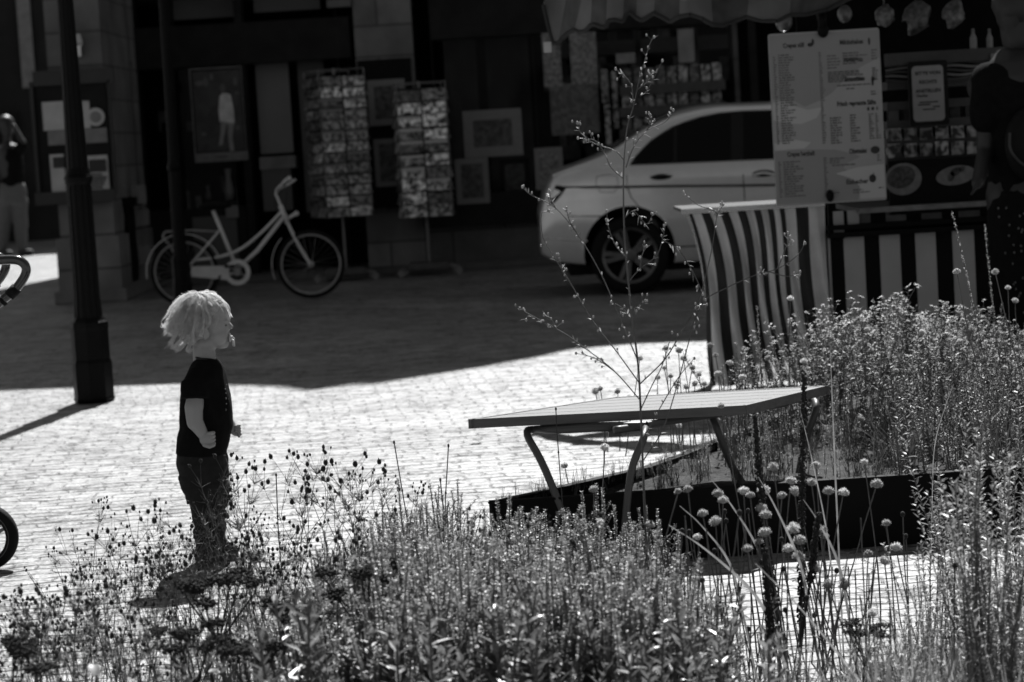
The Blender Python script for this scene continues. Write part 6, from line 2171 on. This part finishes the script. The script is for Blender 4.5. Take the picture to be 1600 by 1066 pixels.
# ---------------- foreground: the dense savory -------------------------------------
SV = [savory_mesh(100 + i, .5) for i in range(9)]
outline = [(380, 1010), (430, 940), (480, 870), (540, 820), (600, 780), (650, 760), (700, 775), (760, 772), (800, 750), (860, 785), (930, 768), (1000, 785), (1060, 835), (1120, 950), (1180, 1010), (1240, 1060)]
n = 0
for i in range(900):
    px = rp.uniform(380, 1230)
    Y = rp.uniform(4.5, 6.15)
    line_ = ip(px, outline) + 45 * noise.noise(V((px * .025, Y * 2.5, 0)))
    depth_drop = (6.15 - Y) * 85
    py = line_ + depth_drop * rp.uniform(.4, 1.0) + abs(rp.gauss(0, 22))
    if px > 1010 and rp.random() < .5: continue
    x, ztop = top_at(px, py, Y)
    if ztop < .2 or ztop > .66: continue
    lab = band(px, ((560, 'at the thin left end of the clump'), (700, 'in the clump left of the planter corner'), (830, 'below the left end of the low table'), (960, 'before the middle of the low table'), (1300, 'at the right end of the clump near the bright gap')))
    if n > 215: break
    n += 1
    place_mesh(SV[rp.randrange(9)], 'savory_plant', x, Y, 0, rp.uniform(0, 6.28), ztop / .5, 'leafy savory plant ' + lab, 'plant', 'savory plants ' + lab, .04)
MX = [lance(670 + i, .5, 'leaf_pale', .032, 1.5) for i in range(3)]
for i in range(64):
    px = rp.uniform(430, 1150); Y = rp.uniform(4.4, 5.9)
    x, z = top_at(px, ip(px, outline) + (6.15 - Y) * 80 + rp.uniform(5, 90), Y)
    if z < .2: continue
    if i % 5 == 0: px = rp.uniform(20, 420); x, z = top_at(px, rp.uniform(930, 1030), Y)
    place_mesh(MX[i % 3], 'leafy_plant', x, Y, 0, rp.uniform(0, 6), z / .5, 'paler narrow leaved plant ' + ('low among the wildflowers at lower left' if i % 5 == 0 else 'standing among the savory in the near bed'), 'plant', 'paler leafy plants ' + ('at lower left' if i % 5 == 0 else 'among the savory'), .08)
LW = [lance(680 + i, .3, 'leaf_low', .045, 1.8) for i in range(4)]
for i in range(90):
    px = rp.uniform(440, 1180); Y = rp.uniform(4.25, 5.0)
    x, z = top_at(px, rp.uniform(930, 1050), Y)
    if z < .12: continue
    place_mesh(LW[i % 4], 'low_leafy_plant', x, Y, 0, rp.uniform(0, 6), z / .3, 'low broad leaved plant at the foot of the savory along the bottom edge', 'plant', 'low broad leaved plants at the foot of the savory', .15)
# ---------------- foreground left: airy plants ----------------------------------------
AV = [airy(200 + i, .6) for i in range(7)]
spots = []
for (px, py) in ((150, 785), (180, 800), (240, 772), (270, 790), (440, 700), (470, 695), (490, 715), (520, 735), (545, 745), (565, 725), (590, 735), (620, 760), (655, 770), (350, 720), (400, 745), (385, 790), (420, 720), (110, 850), (60, 920), (215, 830)):
    spots.append((px, py, rp.uniform(5.5, 6.2)))
for i in range(16):
    spots.append((rp.uniform(255, 420), rp.uniform(770, 880), rp.uniform(5.3, 6.2)))
for i in range(14):
    spots.append((rp.uniform(560, 1000), rp.uniform(790, 900), rp.uniform(5.0, 5.9)))
for i in range(34):
    spots.append((rp.uniform(-10, 330), rp.uniform(900, 1030), rp.uniform(4.4, 5.2)))
for i in range(70):
    px = rp.uniform(20, 660)
    py = 830 + (90 if px < 120 else 0) + abs(rp.gauss(0, 70)) + max(0, (px - 480)) * .1
    spots.append((px, py, rp.uniform(4.9, 6.1)))
for i, (px, py, Y) in enumerate(spots):
    x, z = top_at(px, py, Y)
    if z < .2: continue
    st_m, hm = AV[i % 7]
    small = py > 930
    parts = [('stalk', st_m)] + [('seed_head', m) for m in hm]
    bt = band(px, ((130, 'below the pushchair wheel'), (260, 'between the pushchair wheel and the toddler'), (380, 'in front of the legs of the toddler'), (500, 'just right of the toddler'), (640, 'between the toddler and the savory clump'), (1100, 'among the savory')))
    place_tree('wildflower', x, Y, 0, rp.uniform(0, 6.28), z / top_of(st_m), parts,
               'airy wildflower with dark seed heads ' + bt, 'wildflower', 'airy wildflowers ' + bt)
# ---------------- sedum clusters, nearest and soft -------------------------------------
for k, (px, py, Y, lb) in enumerate(((352, 885, 4.75, 'dark flat topped stonecrop right below the toddler, the tallest of them'), (575, 875, 4.8, 'dark flat topped stonecrop beside a pale leaf at the left edge of the savory'),
        (472, 935, 4.6, 'dark flat topped stonecrop between the two taller ones'), (272, 962, 4.5, 'dark flat topped stonecrop at lower left of the toddler'), (10, 975, 4.3, 'dark blurred stonecrop cut by the left edge of the picture'),
        (385, 985, 4.35, 'low dark stonecrop under the tallest one'), (1335, 960, 4.9, 'dark stonecrop at lower right with glossy oval leaves'))):
    x, z = top_at(px, py, Y)
    sedum('stonecrop', (x, Y, 0), .55, lb, 40 + k, z / .55)
# pale broad leaves
for k, (px, py, Y, dx) in enumerate(((566, 985, 4.6, .05), (330, 1050, 4.4, .09), (150, 1055, 4.3, -.07), (1080, 1055, 4.4, .08))):
    p = D(px, py, Y)
    q = MB()
    q.tube([(p.x, Y, 0), (p.x + .01, Y, p.z * .5), p], .003, 5, 1)
    for a in range(6):
        an = a * 1.05 + k
        blade(q, p - V((0, 0, .018 * a)), V((math.cos(an), math.sin(an), rp.uniform(-.1, 1.2))), rp.uniform(.04, .07), .022, bend=rp.uniform(.1, .6), seg=6, mi=0)
    tag(q.build('broad_leaved_plant', [M['leaf'], M['stem_dark']], smooth=True), 'low plant with broad oval leaves at the very bottom of the near bed', 'plant', 'broad leaved plants along the bottom edge')
# ---------------- foreground right: pompoms ---------------------------------------------
PH_ = [pom_head(300 + i, .0175) for i in range(5)]
poms = [(928, 765, 6.0), (936, 818, 5.7), (1060, 768, 5.5), (1075, 765, 5.6), (1098, 803, 5.4), (1118, 815, 5.5), (1130, 782, 5.6), (1162, 768, 5.6), (1172, 774, 5.5), (1127, 635, 6.3), (1208, 730, 5.8), (1193, 766, 5.7), (1190, 795, 5.5), (1196, 805, 5.4), (1236, 752, 5.8), (1242, 768, 5.7), (1268, 754, 5.8), (1240, 826, 5.4), (1222, 775, 5.6), (1275, 728, 6.0),
        (1295, 768, 5.8), (1318, 770, 5.8), (1350, 722, 6.0), (1370, 757, 5.8), (1385, 818, 5.5), (1283, 830, 5.5), (1288, 838, 5.6), (1250, 845, 5.4), (1232, 858, 5.3), (1195, 833, 5.3), (1186, 847, 5.4), (1168, 858, 5.3), (1357, 866, 5.5), (1248, 870, 5.4), (1272, 888, 5.2), (1294, 914, 5.2), (1320, 913, 5.3), (1382, 877, 5.4), (1400, 856, 5.5), (1363, 958, 5.0),
        (1555, 425, 6.6), (1495, 425, 6.7), (1480, 790, 5.5), (1016, 820, 5.4), (1122, 772, 5.9), (1090, 840, 5.3), (945, 700, 6.2)]
for i, (px, py, Y) in enumerate(poms):
    R = D(px, py, Y)
    r = random.Random(i)
    lean = (r.gauss(0, .10), r.gauss(0, .05))
    h = R.z
    sm_, tip = pom_stalk(500 + i, h, lean)
    k = h / max(.1, tip.z)
    t = place_tree('pompom_flower', R.x - tip.x * k, Y - tip.y * k, 0, 0, k, [('stalk', sm_)], ordinal(1 + sorted(poms).index((px, py, Y))) + ' from the left of the round pale flowers rising before the black planter', 'flower', 'round flower heads before the planter wall')
    c = bpy.data.objects.new('flower_head', PH_[i % 5]); col.objects.link(c); c.parent = t; c.location = tip; c.scale = (r.uniform(.62, .98) / k,) * 3
    c.rotation_euler = (r.gauss(0, .3), r.gauss(0, .3), r.uniform(0, 6))
# thin bare stems crossing there
for i in range(70):
    px = rp.uniform(1040, 1420); Y = rp.uniform(4.9, 5.9)
    x, z = top_at(px, rp.uniform(790, 1000), Y)
    q = MB()
    pts = wander(rp, (x + rp.gauss(0, .07), Y, 0), (rp.gauss(0, .12), rp.gauss(0, .05), 1), z, 7, .03)
    q.tube(pts, .0015, 4, 0, cap=False)
    if rp.random() < .5: q.ball(pts[-1], (.006, .006, .007), 8, 6, 1)
    tag(q.build('dry_stalk', [M['stem'], M['seed']]), 'thin dry stalk standing before the bright gap in the near bed', 'stalk', 'thin stalks before the bright gap')
# long grass blades
for k, (bx, by, tx, ty, Y, w) in enumerate(((1180, 930, 1045, 820, 5.1, .010), (1140, 880, 1062, 790, 5.3, .007), (1185, 860, 1108, 745, 5.4, .007), (1250, 880, 1185, 745, 5.2, .008), (1310, 880, 1255, 780, 5.3, .008), (1305, 735, 1297, 540, 5.9, .006), (1290, 820, 1250, 640, 5.5, .004), (1085, 960, 1140, 990, 4.8, .008), (1340, 1060, 1180, 880, 4.7, .006), (1460, 700, 1490, 600, 6.2, .003), (1060, 1066, 1010, 850, 4.7, .005))):
    a, b = D(bx, by, Y), D(tx, ty, Y - .05)
    root = V((a.x + (a.x - b.x) * .6, Y + .03, 0))
    pts = cat_([root, a.lerp(root, .4) + V((0, 0, .02)), a, a.lerp(b, .55) + V((0, 0, .012)), b], 4)
    q = MB(); vs, fs = [], []
    for i, p in enumerate(pts):
        t_ = i / (len(pts) - 1); ww = w * .32 * min(1, 2.2 * (1 - t_)) + .0003
        d = (pts[min(i + 1, len(pts) - 1)] - pts[max(0, i - 1)]).normalized(); s_ = d.cross(V((0, 1, .3))).normalized()
        vs += [p + s_ * ww, p + V((0, -.001, -.0015)), p - s_ * ww]
    for i in range(len(pts) - 1):
        o_ = i * 3; fs += [(o_, o_ + 1, o_ + 4, o_ + 3), (o_ + 1, o_ + 2, o_ + 5, o_ + 4)]
    q.add(vs, fs)
    tag(q.build('long_grass', M['leaf_pale'], smooth=True), 'long pale grass blade arching over the near bed by the planter', 'grass', 'long grass blades by the planter')
# dark spikes
for k, (tx, ty, bx, by, Y, lb, pt) in enumerate(((1246, 585, 1250, 1060, 5.6, 'tall dark seed spike rising in front of the right end of the low table', .8), (1182, 645, 1222, 1000, 5.6, 'leaning dark seed spike just left of the tallest spike', .75),
        (1262, 800, 1245, 1066, 5.2, 'shorter dark seed spike below the two tall spikes', .3), (1203, 860, 1208, 1066, 4.9, 'low dark spike at the left edge of the bright gap', .5))):
    a, b = D(tx, ty, Y), D(bx, by, Y)
    sl = (a.x - b.x) / (a.z - b.z)
    spike((b.x - b.z * sl, Y, 0), a.z * math.sqrt(1 + sl * sl), lb, 60 + k, sl, pt)
# ---------------- the tall branching chicory-like plant -----------------------------------
ct = thing('chicory_plant', (D(1010, 700, 5.7).x, 5.7, 0), 'tall spindly branching plant with tiny buds rising before the silver car', 'plant')
YC_ = 5.7
def CP(px, py, dy=0.0): p = D(px, py, YC_); return V((p.x, YC_ + dy, p.z))
def twig(pts_, r0, r1, name='branch', leaves=6, buds=True, seed=0):
    r = random.Random(seed)
    pts = cat_([CP(*p) for p in pts_], 5)
    q = MB(); n = len(pts)
    q.tube(pts, [r0 + (r1 - r0) * i / (n - 1) for i in range(n)], 5, 0, cap=False)
    for i in range(leaves):
        k = r.randint(1, n - 2)
        d = (pts[k + 1] - pts[k]).normalized()
        blade(q, pts[k], d + rdir(r) * .9, r.uniform(.010, .022), r.uniform(.003, .005), bend=.2, seg=3, mi=1)
        if buds and r.random() < .55:
            e = pts[k] + (d + rdir(r)).normalized() * r.uniform(.006, .022)
            q.tube([pts[k], e], .0007, 3, 0, cap=False); q.ball(e, (.0024, .0024, .0036), 6, 4, 2)
    if buds: q.ball(pts[-1], (.0032, .0032, .0042), 7, 5, 2)
    return q.build(name, [M['stem'], M['leaf_pale'], M['petal_bud']], ct)
M['petal_bud'] = mat('pale_bud', .5, .5, trans=.3)
a_ = D(1012, 1060, YC_)
twig([(1016, 1000), (1010, 860), (1005, 740), (1001, 640), (997, 570), (988, 500), (982, 440), (976, 370), (974, 300), (975, 250)], .0032, .0018, 'stem', 14, False, 1)
q = MB(); q.tube([(a_.x, YC_, 0), CP(1016, 1000)], .0034, 6); q.build('stem', M['stem'], ct)
B_ = [[(975, 250), (980, 200), (990, 165), (1000, 120), (1015, 70), (1022, 58)], [(990, 165), (985, 130), (962, 108)], [(1000, 150), (1012, 140), (1035, 95)], [(996, 140), (1010, 128), (1020, 112)],
      [(975, 250), (960, 235), (930, 225), (908, 208), (902, 192)], [(940, 228), (925, 218), (903, 216)], [(975, 280), (955, 262), (945, 240), (935, 225)], [(978, 262), (990, 230), (1010, 205), (1040, 190), (1052, 172)], [(1010, 205), (1018, 190), (1016, 180)],
      [(997, 565), (970, 500), (940, 430), (905, 370), (868, 325), (830, 305), (816, 292)], [(868, 325), (860, 310), (858, 298)], [(905, 370), (890, 345), (885, 325)], [(1000, 600), (960, 545), (925, 500), (890, 440), (865, 400), (848, 370), (846, 335), (858, 330)], [(890, 440), (880, 425), (872, 398)],
      [(1000, 625), (960, 580), (915, 545), (870, 515), (825, 490), (812, 482)], [(915, 545), (880, 520), (830, 495), (822, 500)], [(960, 580), (930, 560), (900, 552)], [(870, 515), (862, 500), (850, 492)],
      [(982, 440), (1000, 420), (1025, 400), (1035, 375), (1040, 350)], [(1000, 420), (1003, 400), (1010, 385)], [(1035, 375), (1060, 390), (1080, 420), (1090, 440), (1098, 460)],
      [(1000, 600), (1040, 560), (1070, 510), (1100, 470), (1135, 450), (1180, 430), (1215, 420), (1245, 400), (1258, 380)], [(1180, 430), (1200, 425), (1230, 432), (1250, 425)], [(1215, 420), (1225, 395), (1235, 370)], [(1100, 470), (1090, 490), (1085, 510)],
      [(1003, 690), (1030, 640), (1060, 590), (1085, 560)], [(985, 470), (992, 480), (1008, 470)], [(988, 500), (970, 480), (955, 472)],
      [(1001, 640), (1020, 600), (1035, 570), (1050, 520)], [(976, 340), (990, 330), (1010, 350), (1020, 335)], [(976, 400), (960, 380), (950, 352), (948, 330)],
      [(1120, 340), (1118, 330), (1090, 320), (1068, 300)], [(1005, 720), (1040, 660), (1080, 520), (1110, 400), (1120, 340), (1130, 320)]]
for i, b in enumerate(B_): twig(b, .0016, .0008, 'branch', 5 + len(b), True, 10 + i)
for k, (px, py, Y) in enumerate(((630, 690, 5.9), (672, 690, 5.9), (683, 752, 5.7), (860, 640, 6.5), (418, 745, 6.0))):
    x, z = top_at(px, py, Y)
    q = MB(); pts = wander(rp, (x + .03, Y, 0), (-.04, 0, 1), z, 10, .02)
    q.tube(pts, .0014, 4, 0, cap=False); q.ball(pts[-1], (.003, .003, .005), 6, 4, 1); q.ball(pts[-3], (.003, .003, .004), 6, 4, 1)
    tag(q.build('dry_stalk', [M['stem_dark'], M['seed']]), 'lone thin dark stem standing against the bright paving', 'stalk', 'lone thin stems against the bright paving')
# ---------------- right edge of the near bed: tall leafy plants ----------------------------
LV = [lance(600 + i, .8, 'leaf_pale' if i % 2 else 'leaf', .05, 1.2) for i in range(6)]
spots = [(1515, 620, 5.6), (1500, 690, 5.4), (1545, 640, 5.7), (1580, 600, 5.8), (1600, 640, 5.5), (1560, 700, 5.3), (1530, 760, 5.1), (1590, 730, 5.1), (1480, 800, 5.2), (1455, 850, 5.1), (1500, 860, 4.9), (1560, 850, 4.8), (1595, 860, 4.8), (1430, 930, 4.9), (1475, 960, 4.7), (1530, 950, 4.7), (1585, 960, 4.6), (1400, 960, 4.8), (1450, 1010, 4.5), (1390, 1020, 4.6), (1350, 1020, 4.7), (1130, 1000, 4.8), (1160, 1020, 4.7), (1210, 1010, 4.7), (1260, 1010, 4.6), (1150, 960, 5.0), (1090, 940, 5.2), (1300, 1035, 4.5), (1495, 1000, 4.5), (1560, 1020, 4.4),
         (1190, 955, 5.0), (1075, 900, 5.2), (1110, 890, 5.3)]
for i in range(46):
    spots.append((rp.uniform(1430, 1620), rp.uniform(650, 960), rp.uniform(4.6, 5.9)))
for i in range(16):
    spots.append((rp.uniform(1340, 1460), rp.uniform(930, 1020), rp.uniform(4.5, 5.1)))
for i, (px, py, Y) in enumerate(spots):
    x, z = top_at(px, py, Y)
    if z > 1.15: continue
    lb_ = band(px, ((1130, 'at the left of the bright gap'), (1340, 'low in the bright gap'), (1440, 'at the right of the bright gap'), (1500, 'near the right end of the planter wall'), (1560, 'just left of the right picture edge'), (1800, 'touching the right picture edge')))
    place_mesh(LV[i % 6], 'lance_leaved_plant', x, Y, 0, rp.uniform(0, 6.28), z / .8, 'upright plant with narrow lance leaves ' + lb_, 'plant', 'lance leaved plants ' + lb_, .03)
TV = [tuft(700 + i, .35, 46, .4, .005) for i in range(4)]
for i in range(70):
    Y = rp.uniform(4.3, 5.4)
    px = rp.choice([rp.uniform(1040, 1600), rp.uniform(1350, 1620), rp.uniform(0, 1600)])
    py = rp.uniform(935, 1040) + (30 if px < 1340 else -20)
    x, z = top_at(px, py, Y)
    if z < .12: continue
    place_mesh(TV[i % 4], 'grass_tuft', x, Y, 0, rp.uniform(0, 6), z / .33, 'tuft of arching grass low in the near bed', 'grass tuft', 'grass tufts low in the near bed', .05)
# ---------------- plants growing in the raised planter ----------------------------------------
AS = [aster(800 + i, .5, 16) for i in range(7)]
ln = [(1110, 560), (1150, 500), (1200, 520), (1250, 500), (1320, 455), (1400, 440), (1450, 465), (1520, 465), (1600, 500)]
spots = []
for i in range(400):
    y = rp.uniform(8.0, 10.2); sp_px = rp.uniform(1105, 1650); x = (sp_px - 800) / F * y
    if not in_planter(x, y): continue
    if sp_px < 1200 and y > 9.3: continue
    if sp_px < 1310 and y < 8.55: continue
    top = ip(sp_px, ln) + abs(rp.gauss(0, 32)) - 10
    z = D(sp_px, top, y).z
    spots.append((x, y, z))
    if len(spots) > 64: break
for i, (x, y, z) in enumerate(spots):
    fo, fm = AS[i % 7]
    h = max(.24, min(.75, z - PH))
    px = 800 + F * x / y
    nm_ = band(px, ((1200, 'before the left of the striped cloth'), (1300, 'before the right of the striped cloth'), (1400, 'before the first stripes of the stall'), (1500, 'before the middle of the stall front'), (1800, 'below the person in black')))
    place_tree('white_aster', x, y, PH - .02, rp.uniform(0, 6.28), h / top_of(fo), [('foliage', fo)] + [('flower', m) for m in fm],
               'bushy aster with tiny white flowers ' + nm_, 'aster', 'white asters ' + nm_)
# lower growth in the planter: grasses and leafy clumps
GV = [tuft(740 + i, .2, 42, .35, .0022) for i in range(3)]
for m_g in GV: m_g.materials[0] = M['leaf_dark']
SA = [lance(650 + i, .35, 'leaf', .028, 1.6) for i in range(4)]
k = 0
for i in range(900):
    x = rp.uniform(0.05, 3.0); y = rp.uniform(7.45, 9.4)
    if not in_planter(x, y) or not in_planter(x - .08, y - .06): continue
    px = 800 + F * x / y
    if px < 1010 and rp.random() < .75: continue
    if px > 1660: continue
    h = rp.uniform(.05, .13) if px < 1120 else rp.uniform(.10, .32) * (1.2 if px > 1400 else 1)
    k += 1
    if px < 1310 and y < 8.5: h = min(h, .12)
    if k > 240: break
    bt = band(px, ((1120, 'beneath the low table'), (1250, 'by the right legs of the low table'), (1400, 'right of the low table'), (1800, 'at the far right')))
    if rp.random() < .3:
        place_mesh(GV[k % 3], 'grass_tuft', x, y, PH - .02, rp.uniform(0, 6), h / .2, 'small grass tuft on the planter soil ' + bt, 'grass tuft', 'grass tufts in the planter ' + bt, .05)
    else:
        place_mesh(SA[k % 4], 'leafy_plant', x, y, PH - .02, rp.uniform(0, 6), h / .35, 'low leafy plant on the planter soil ' + bt, 'plant', 'low leafy plants in the planter ' + bt, .05)
for i in range(170):
    y = rp.uniform(7.45, 8.9); px = rp.uniform(800, 1330); x = (px - 800) / F * y
    if i % 2 == 0: e_ = rp.random(); x, y = (P0.x + (Pb[5].x - P0.x) * e_ + .03, P0.y + (Pb[5].y - P0.y) * e_ + rp.uniform(-.01, .02)) if i % 4 else (Pb[5].x + (Pb[3].x - Pb[5].x) * e_ * .4 + .04, Pb[5].y + (Pb[3].y - Pb[5].y) * e_ * .4)
    if not in_planter(x, y): continue
    place_mesh(SA[i % 4], 'low_ground_plant', x, y, PH - .02, rp.uniform(0, 6), rp.uniform(.03, .09) / .35, 'very low leafy ground plant on the planter soil around the table legs', 'plant', 'very low ground plants around the table legs', .2)
# pompoms in the planter
poms2 = [(1040, 545), (1060, 548), (1068, 560), (1082, 575), (1048, 588), (1058, 600), (1072, 605), (1086, 600), (1092, 585), (1038, 575), (1028, 590), (930, 612), (938, 608), (965, 612), (1000, 560), (1110, 540), (1118, 555), (1122, 585), (1100, 600), (1235, 467), (1140, 568), (1160, 590), (1200, 560), (1256, 565), (1330, 590), (1355, 515), (1365, 525), (1362, 548), (1400, 580), (1440, 520), (1500, 535), (1518, 515), (1560, 520), (1586, 470), (1575, 450), (1590, 545), (1460, 590), (1482, 620), (1470, 618), (1540, 590), (1550, 600), (1570, 575), (1520, 610), (1205, 640), (1275, 620), (882, 728), (886, 750), (1140, 640), (1060, 665), (1270, 655), (1430, 610), (1345, 655)]
for i, (px, py) in enumerate(poms2):
    Y = rp.uniform(8.0, 9.0) if px > 1010 else rp.uniform(7.9, 8.2)
    if px < 1110 and py < 640: Y = rp.uniform(8.2, 8.6)
    if 880 <= px <= 890: Y = 7.7
    p = D(px, py, Y); h = p.z - PH + .02
    if h < .05: continue
    r = random.Random(i + 90)
    sm_, tip = pom_stalk(900 + i, h, (r.gauss(0, .08), r.gauss(0, .05)))
    k = h / max(.02, tip.z)
    lab = (ordinal(1 + sorted(poms2).index((px, py))) + ' from the left of the small round flowers growing in the raised planter', 'small round flowers in the planter')
    t = place_tree('pompom_flower', p.x - tip.x * k, Y - tip.y * k, PH - .02, 0, k, [('stalk', sm_)], lab[0], 'flower', lab[1])
    c = bpy.data.objects.new('flower_head', PH_[i % 5]); col.objects.link(c); c.parent = t; c.location = tip; c.scale = (r.uniform(.62, .9) / k,) * 3
    c.rotation_euler = (r.gauss(0, .3), r.gauss(0, .3), 0)
# two tall pale spikes before the striped stall front
for k, (tx, ty, bx, by, lb) in enumerate(((1480, 322, 1530, 520, 'tall slender seed spike leaning before the striped stall front'), (1541, 342, 1560, 520, 'second tall slender spike nearer the standing person'), (1186, 470, 1190, 600, 'short slender spike before the striped cloth'))):
    Y = 8.3 if k < 2 else 8.6
    a, b = D(tx, ty, Y), D(bx, by, Y)
    sl = (a.x - b.x) / (a.z - b.z)
    h = a.z - PH
    t = thing('slender_spike', (a.x - h * sl, Y, PH - .02), lb, 'plant')
    r = random.Random(70 + k); q = MB()
    pts = wander(r, (0, 0, 0), (sl, 0, 1), h * math.sqrt(1 + sl * sl), 14, .01)
    q.tube(pts, [.002] * 10 + [.0012] * 5, 5, 0, cap=False)
    for i in range(150):
        j = r.randint(7, 13); c = pts[j].lerp(pts[j + 1], r.random())
        blade(q, c, rdir(r, .2, 1), .008, .003, mi=1)
    q.build('stalk', [M['stem'], M['pom']], t, loc=(0, 0, 0))
# ================================================================ SMALL THINGS ON THE PAVING
rl = random.Random(31)
for (px, py) in ((655, 462), (520, 548), (222, 545), (88, 550), (370, 553), (418, 467), (560, 470), (720, 505), (50, 600), (330, 600), (745, 692), (905, 640)):
    c = G(px + rl.uniform(-3, 3), py, .004)
    q = MB(); a = rl.uniform(0, 3)
    pts = [c + V((math.cos(a + k) * (.03 if k % 3 else .045), math.sin(a + k) * .03, .004 + .01 * (k % 2))) for k in (0, 1, 2, 3.2, 4.3, 5.3)]
    q.add(pts, [tuple(range(6))])
    tag(q.build('fallen_leaf', M['leaf_pale']), 'dry leaf lying on the stone paving', 'leaf', 'leaves scattered on the paving')
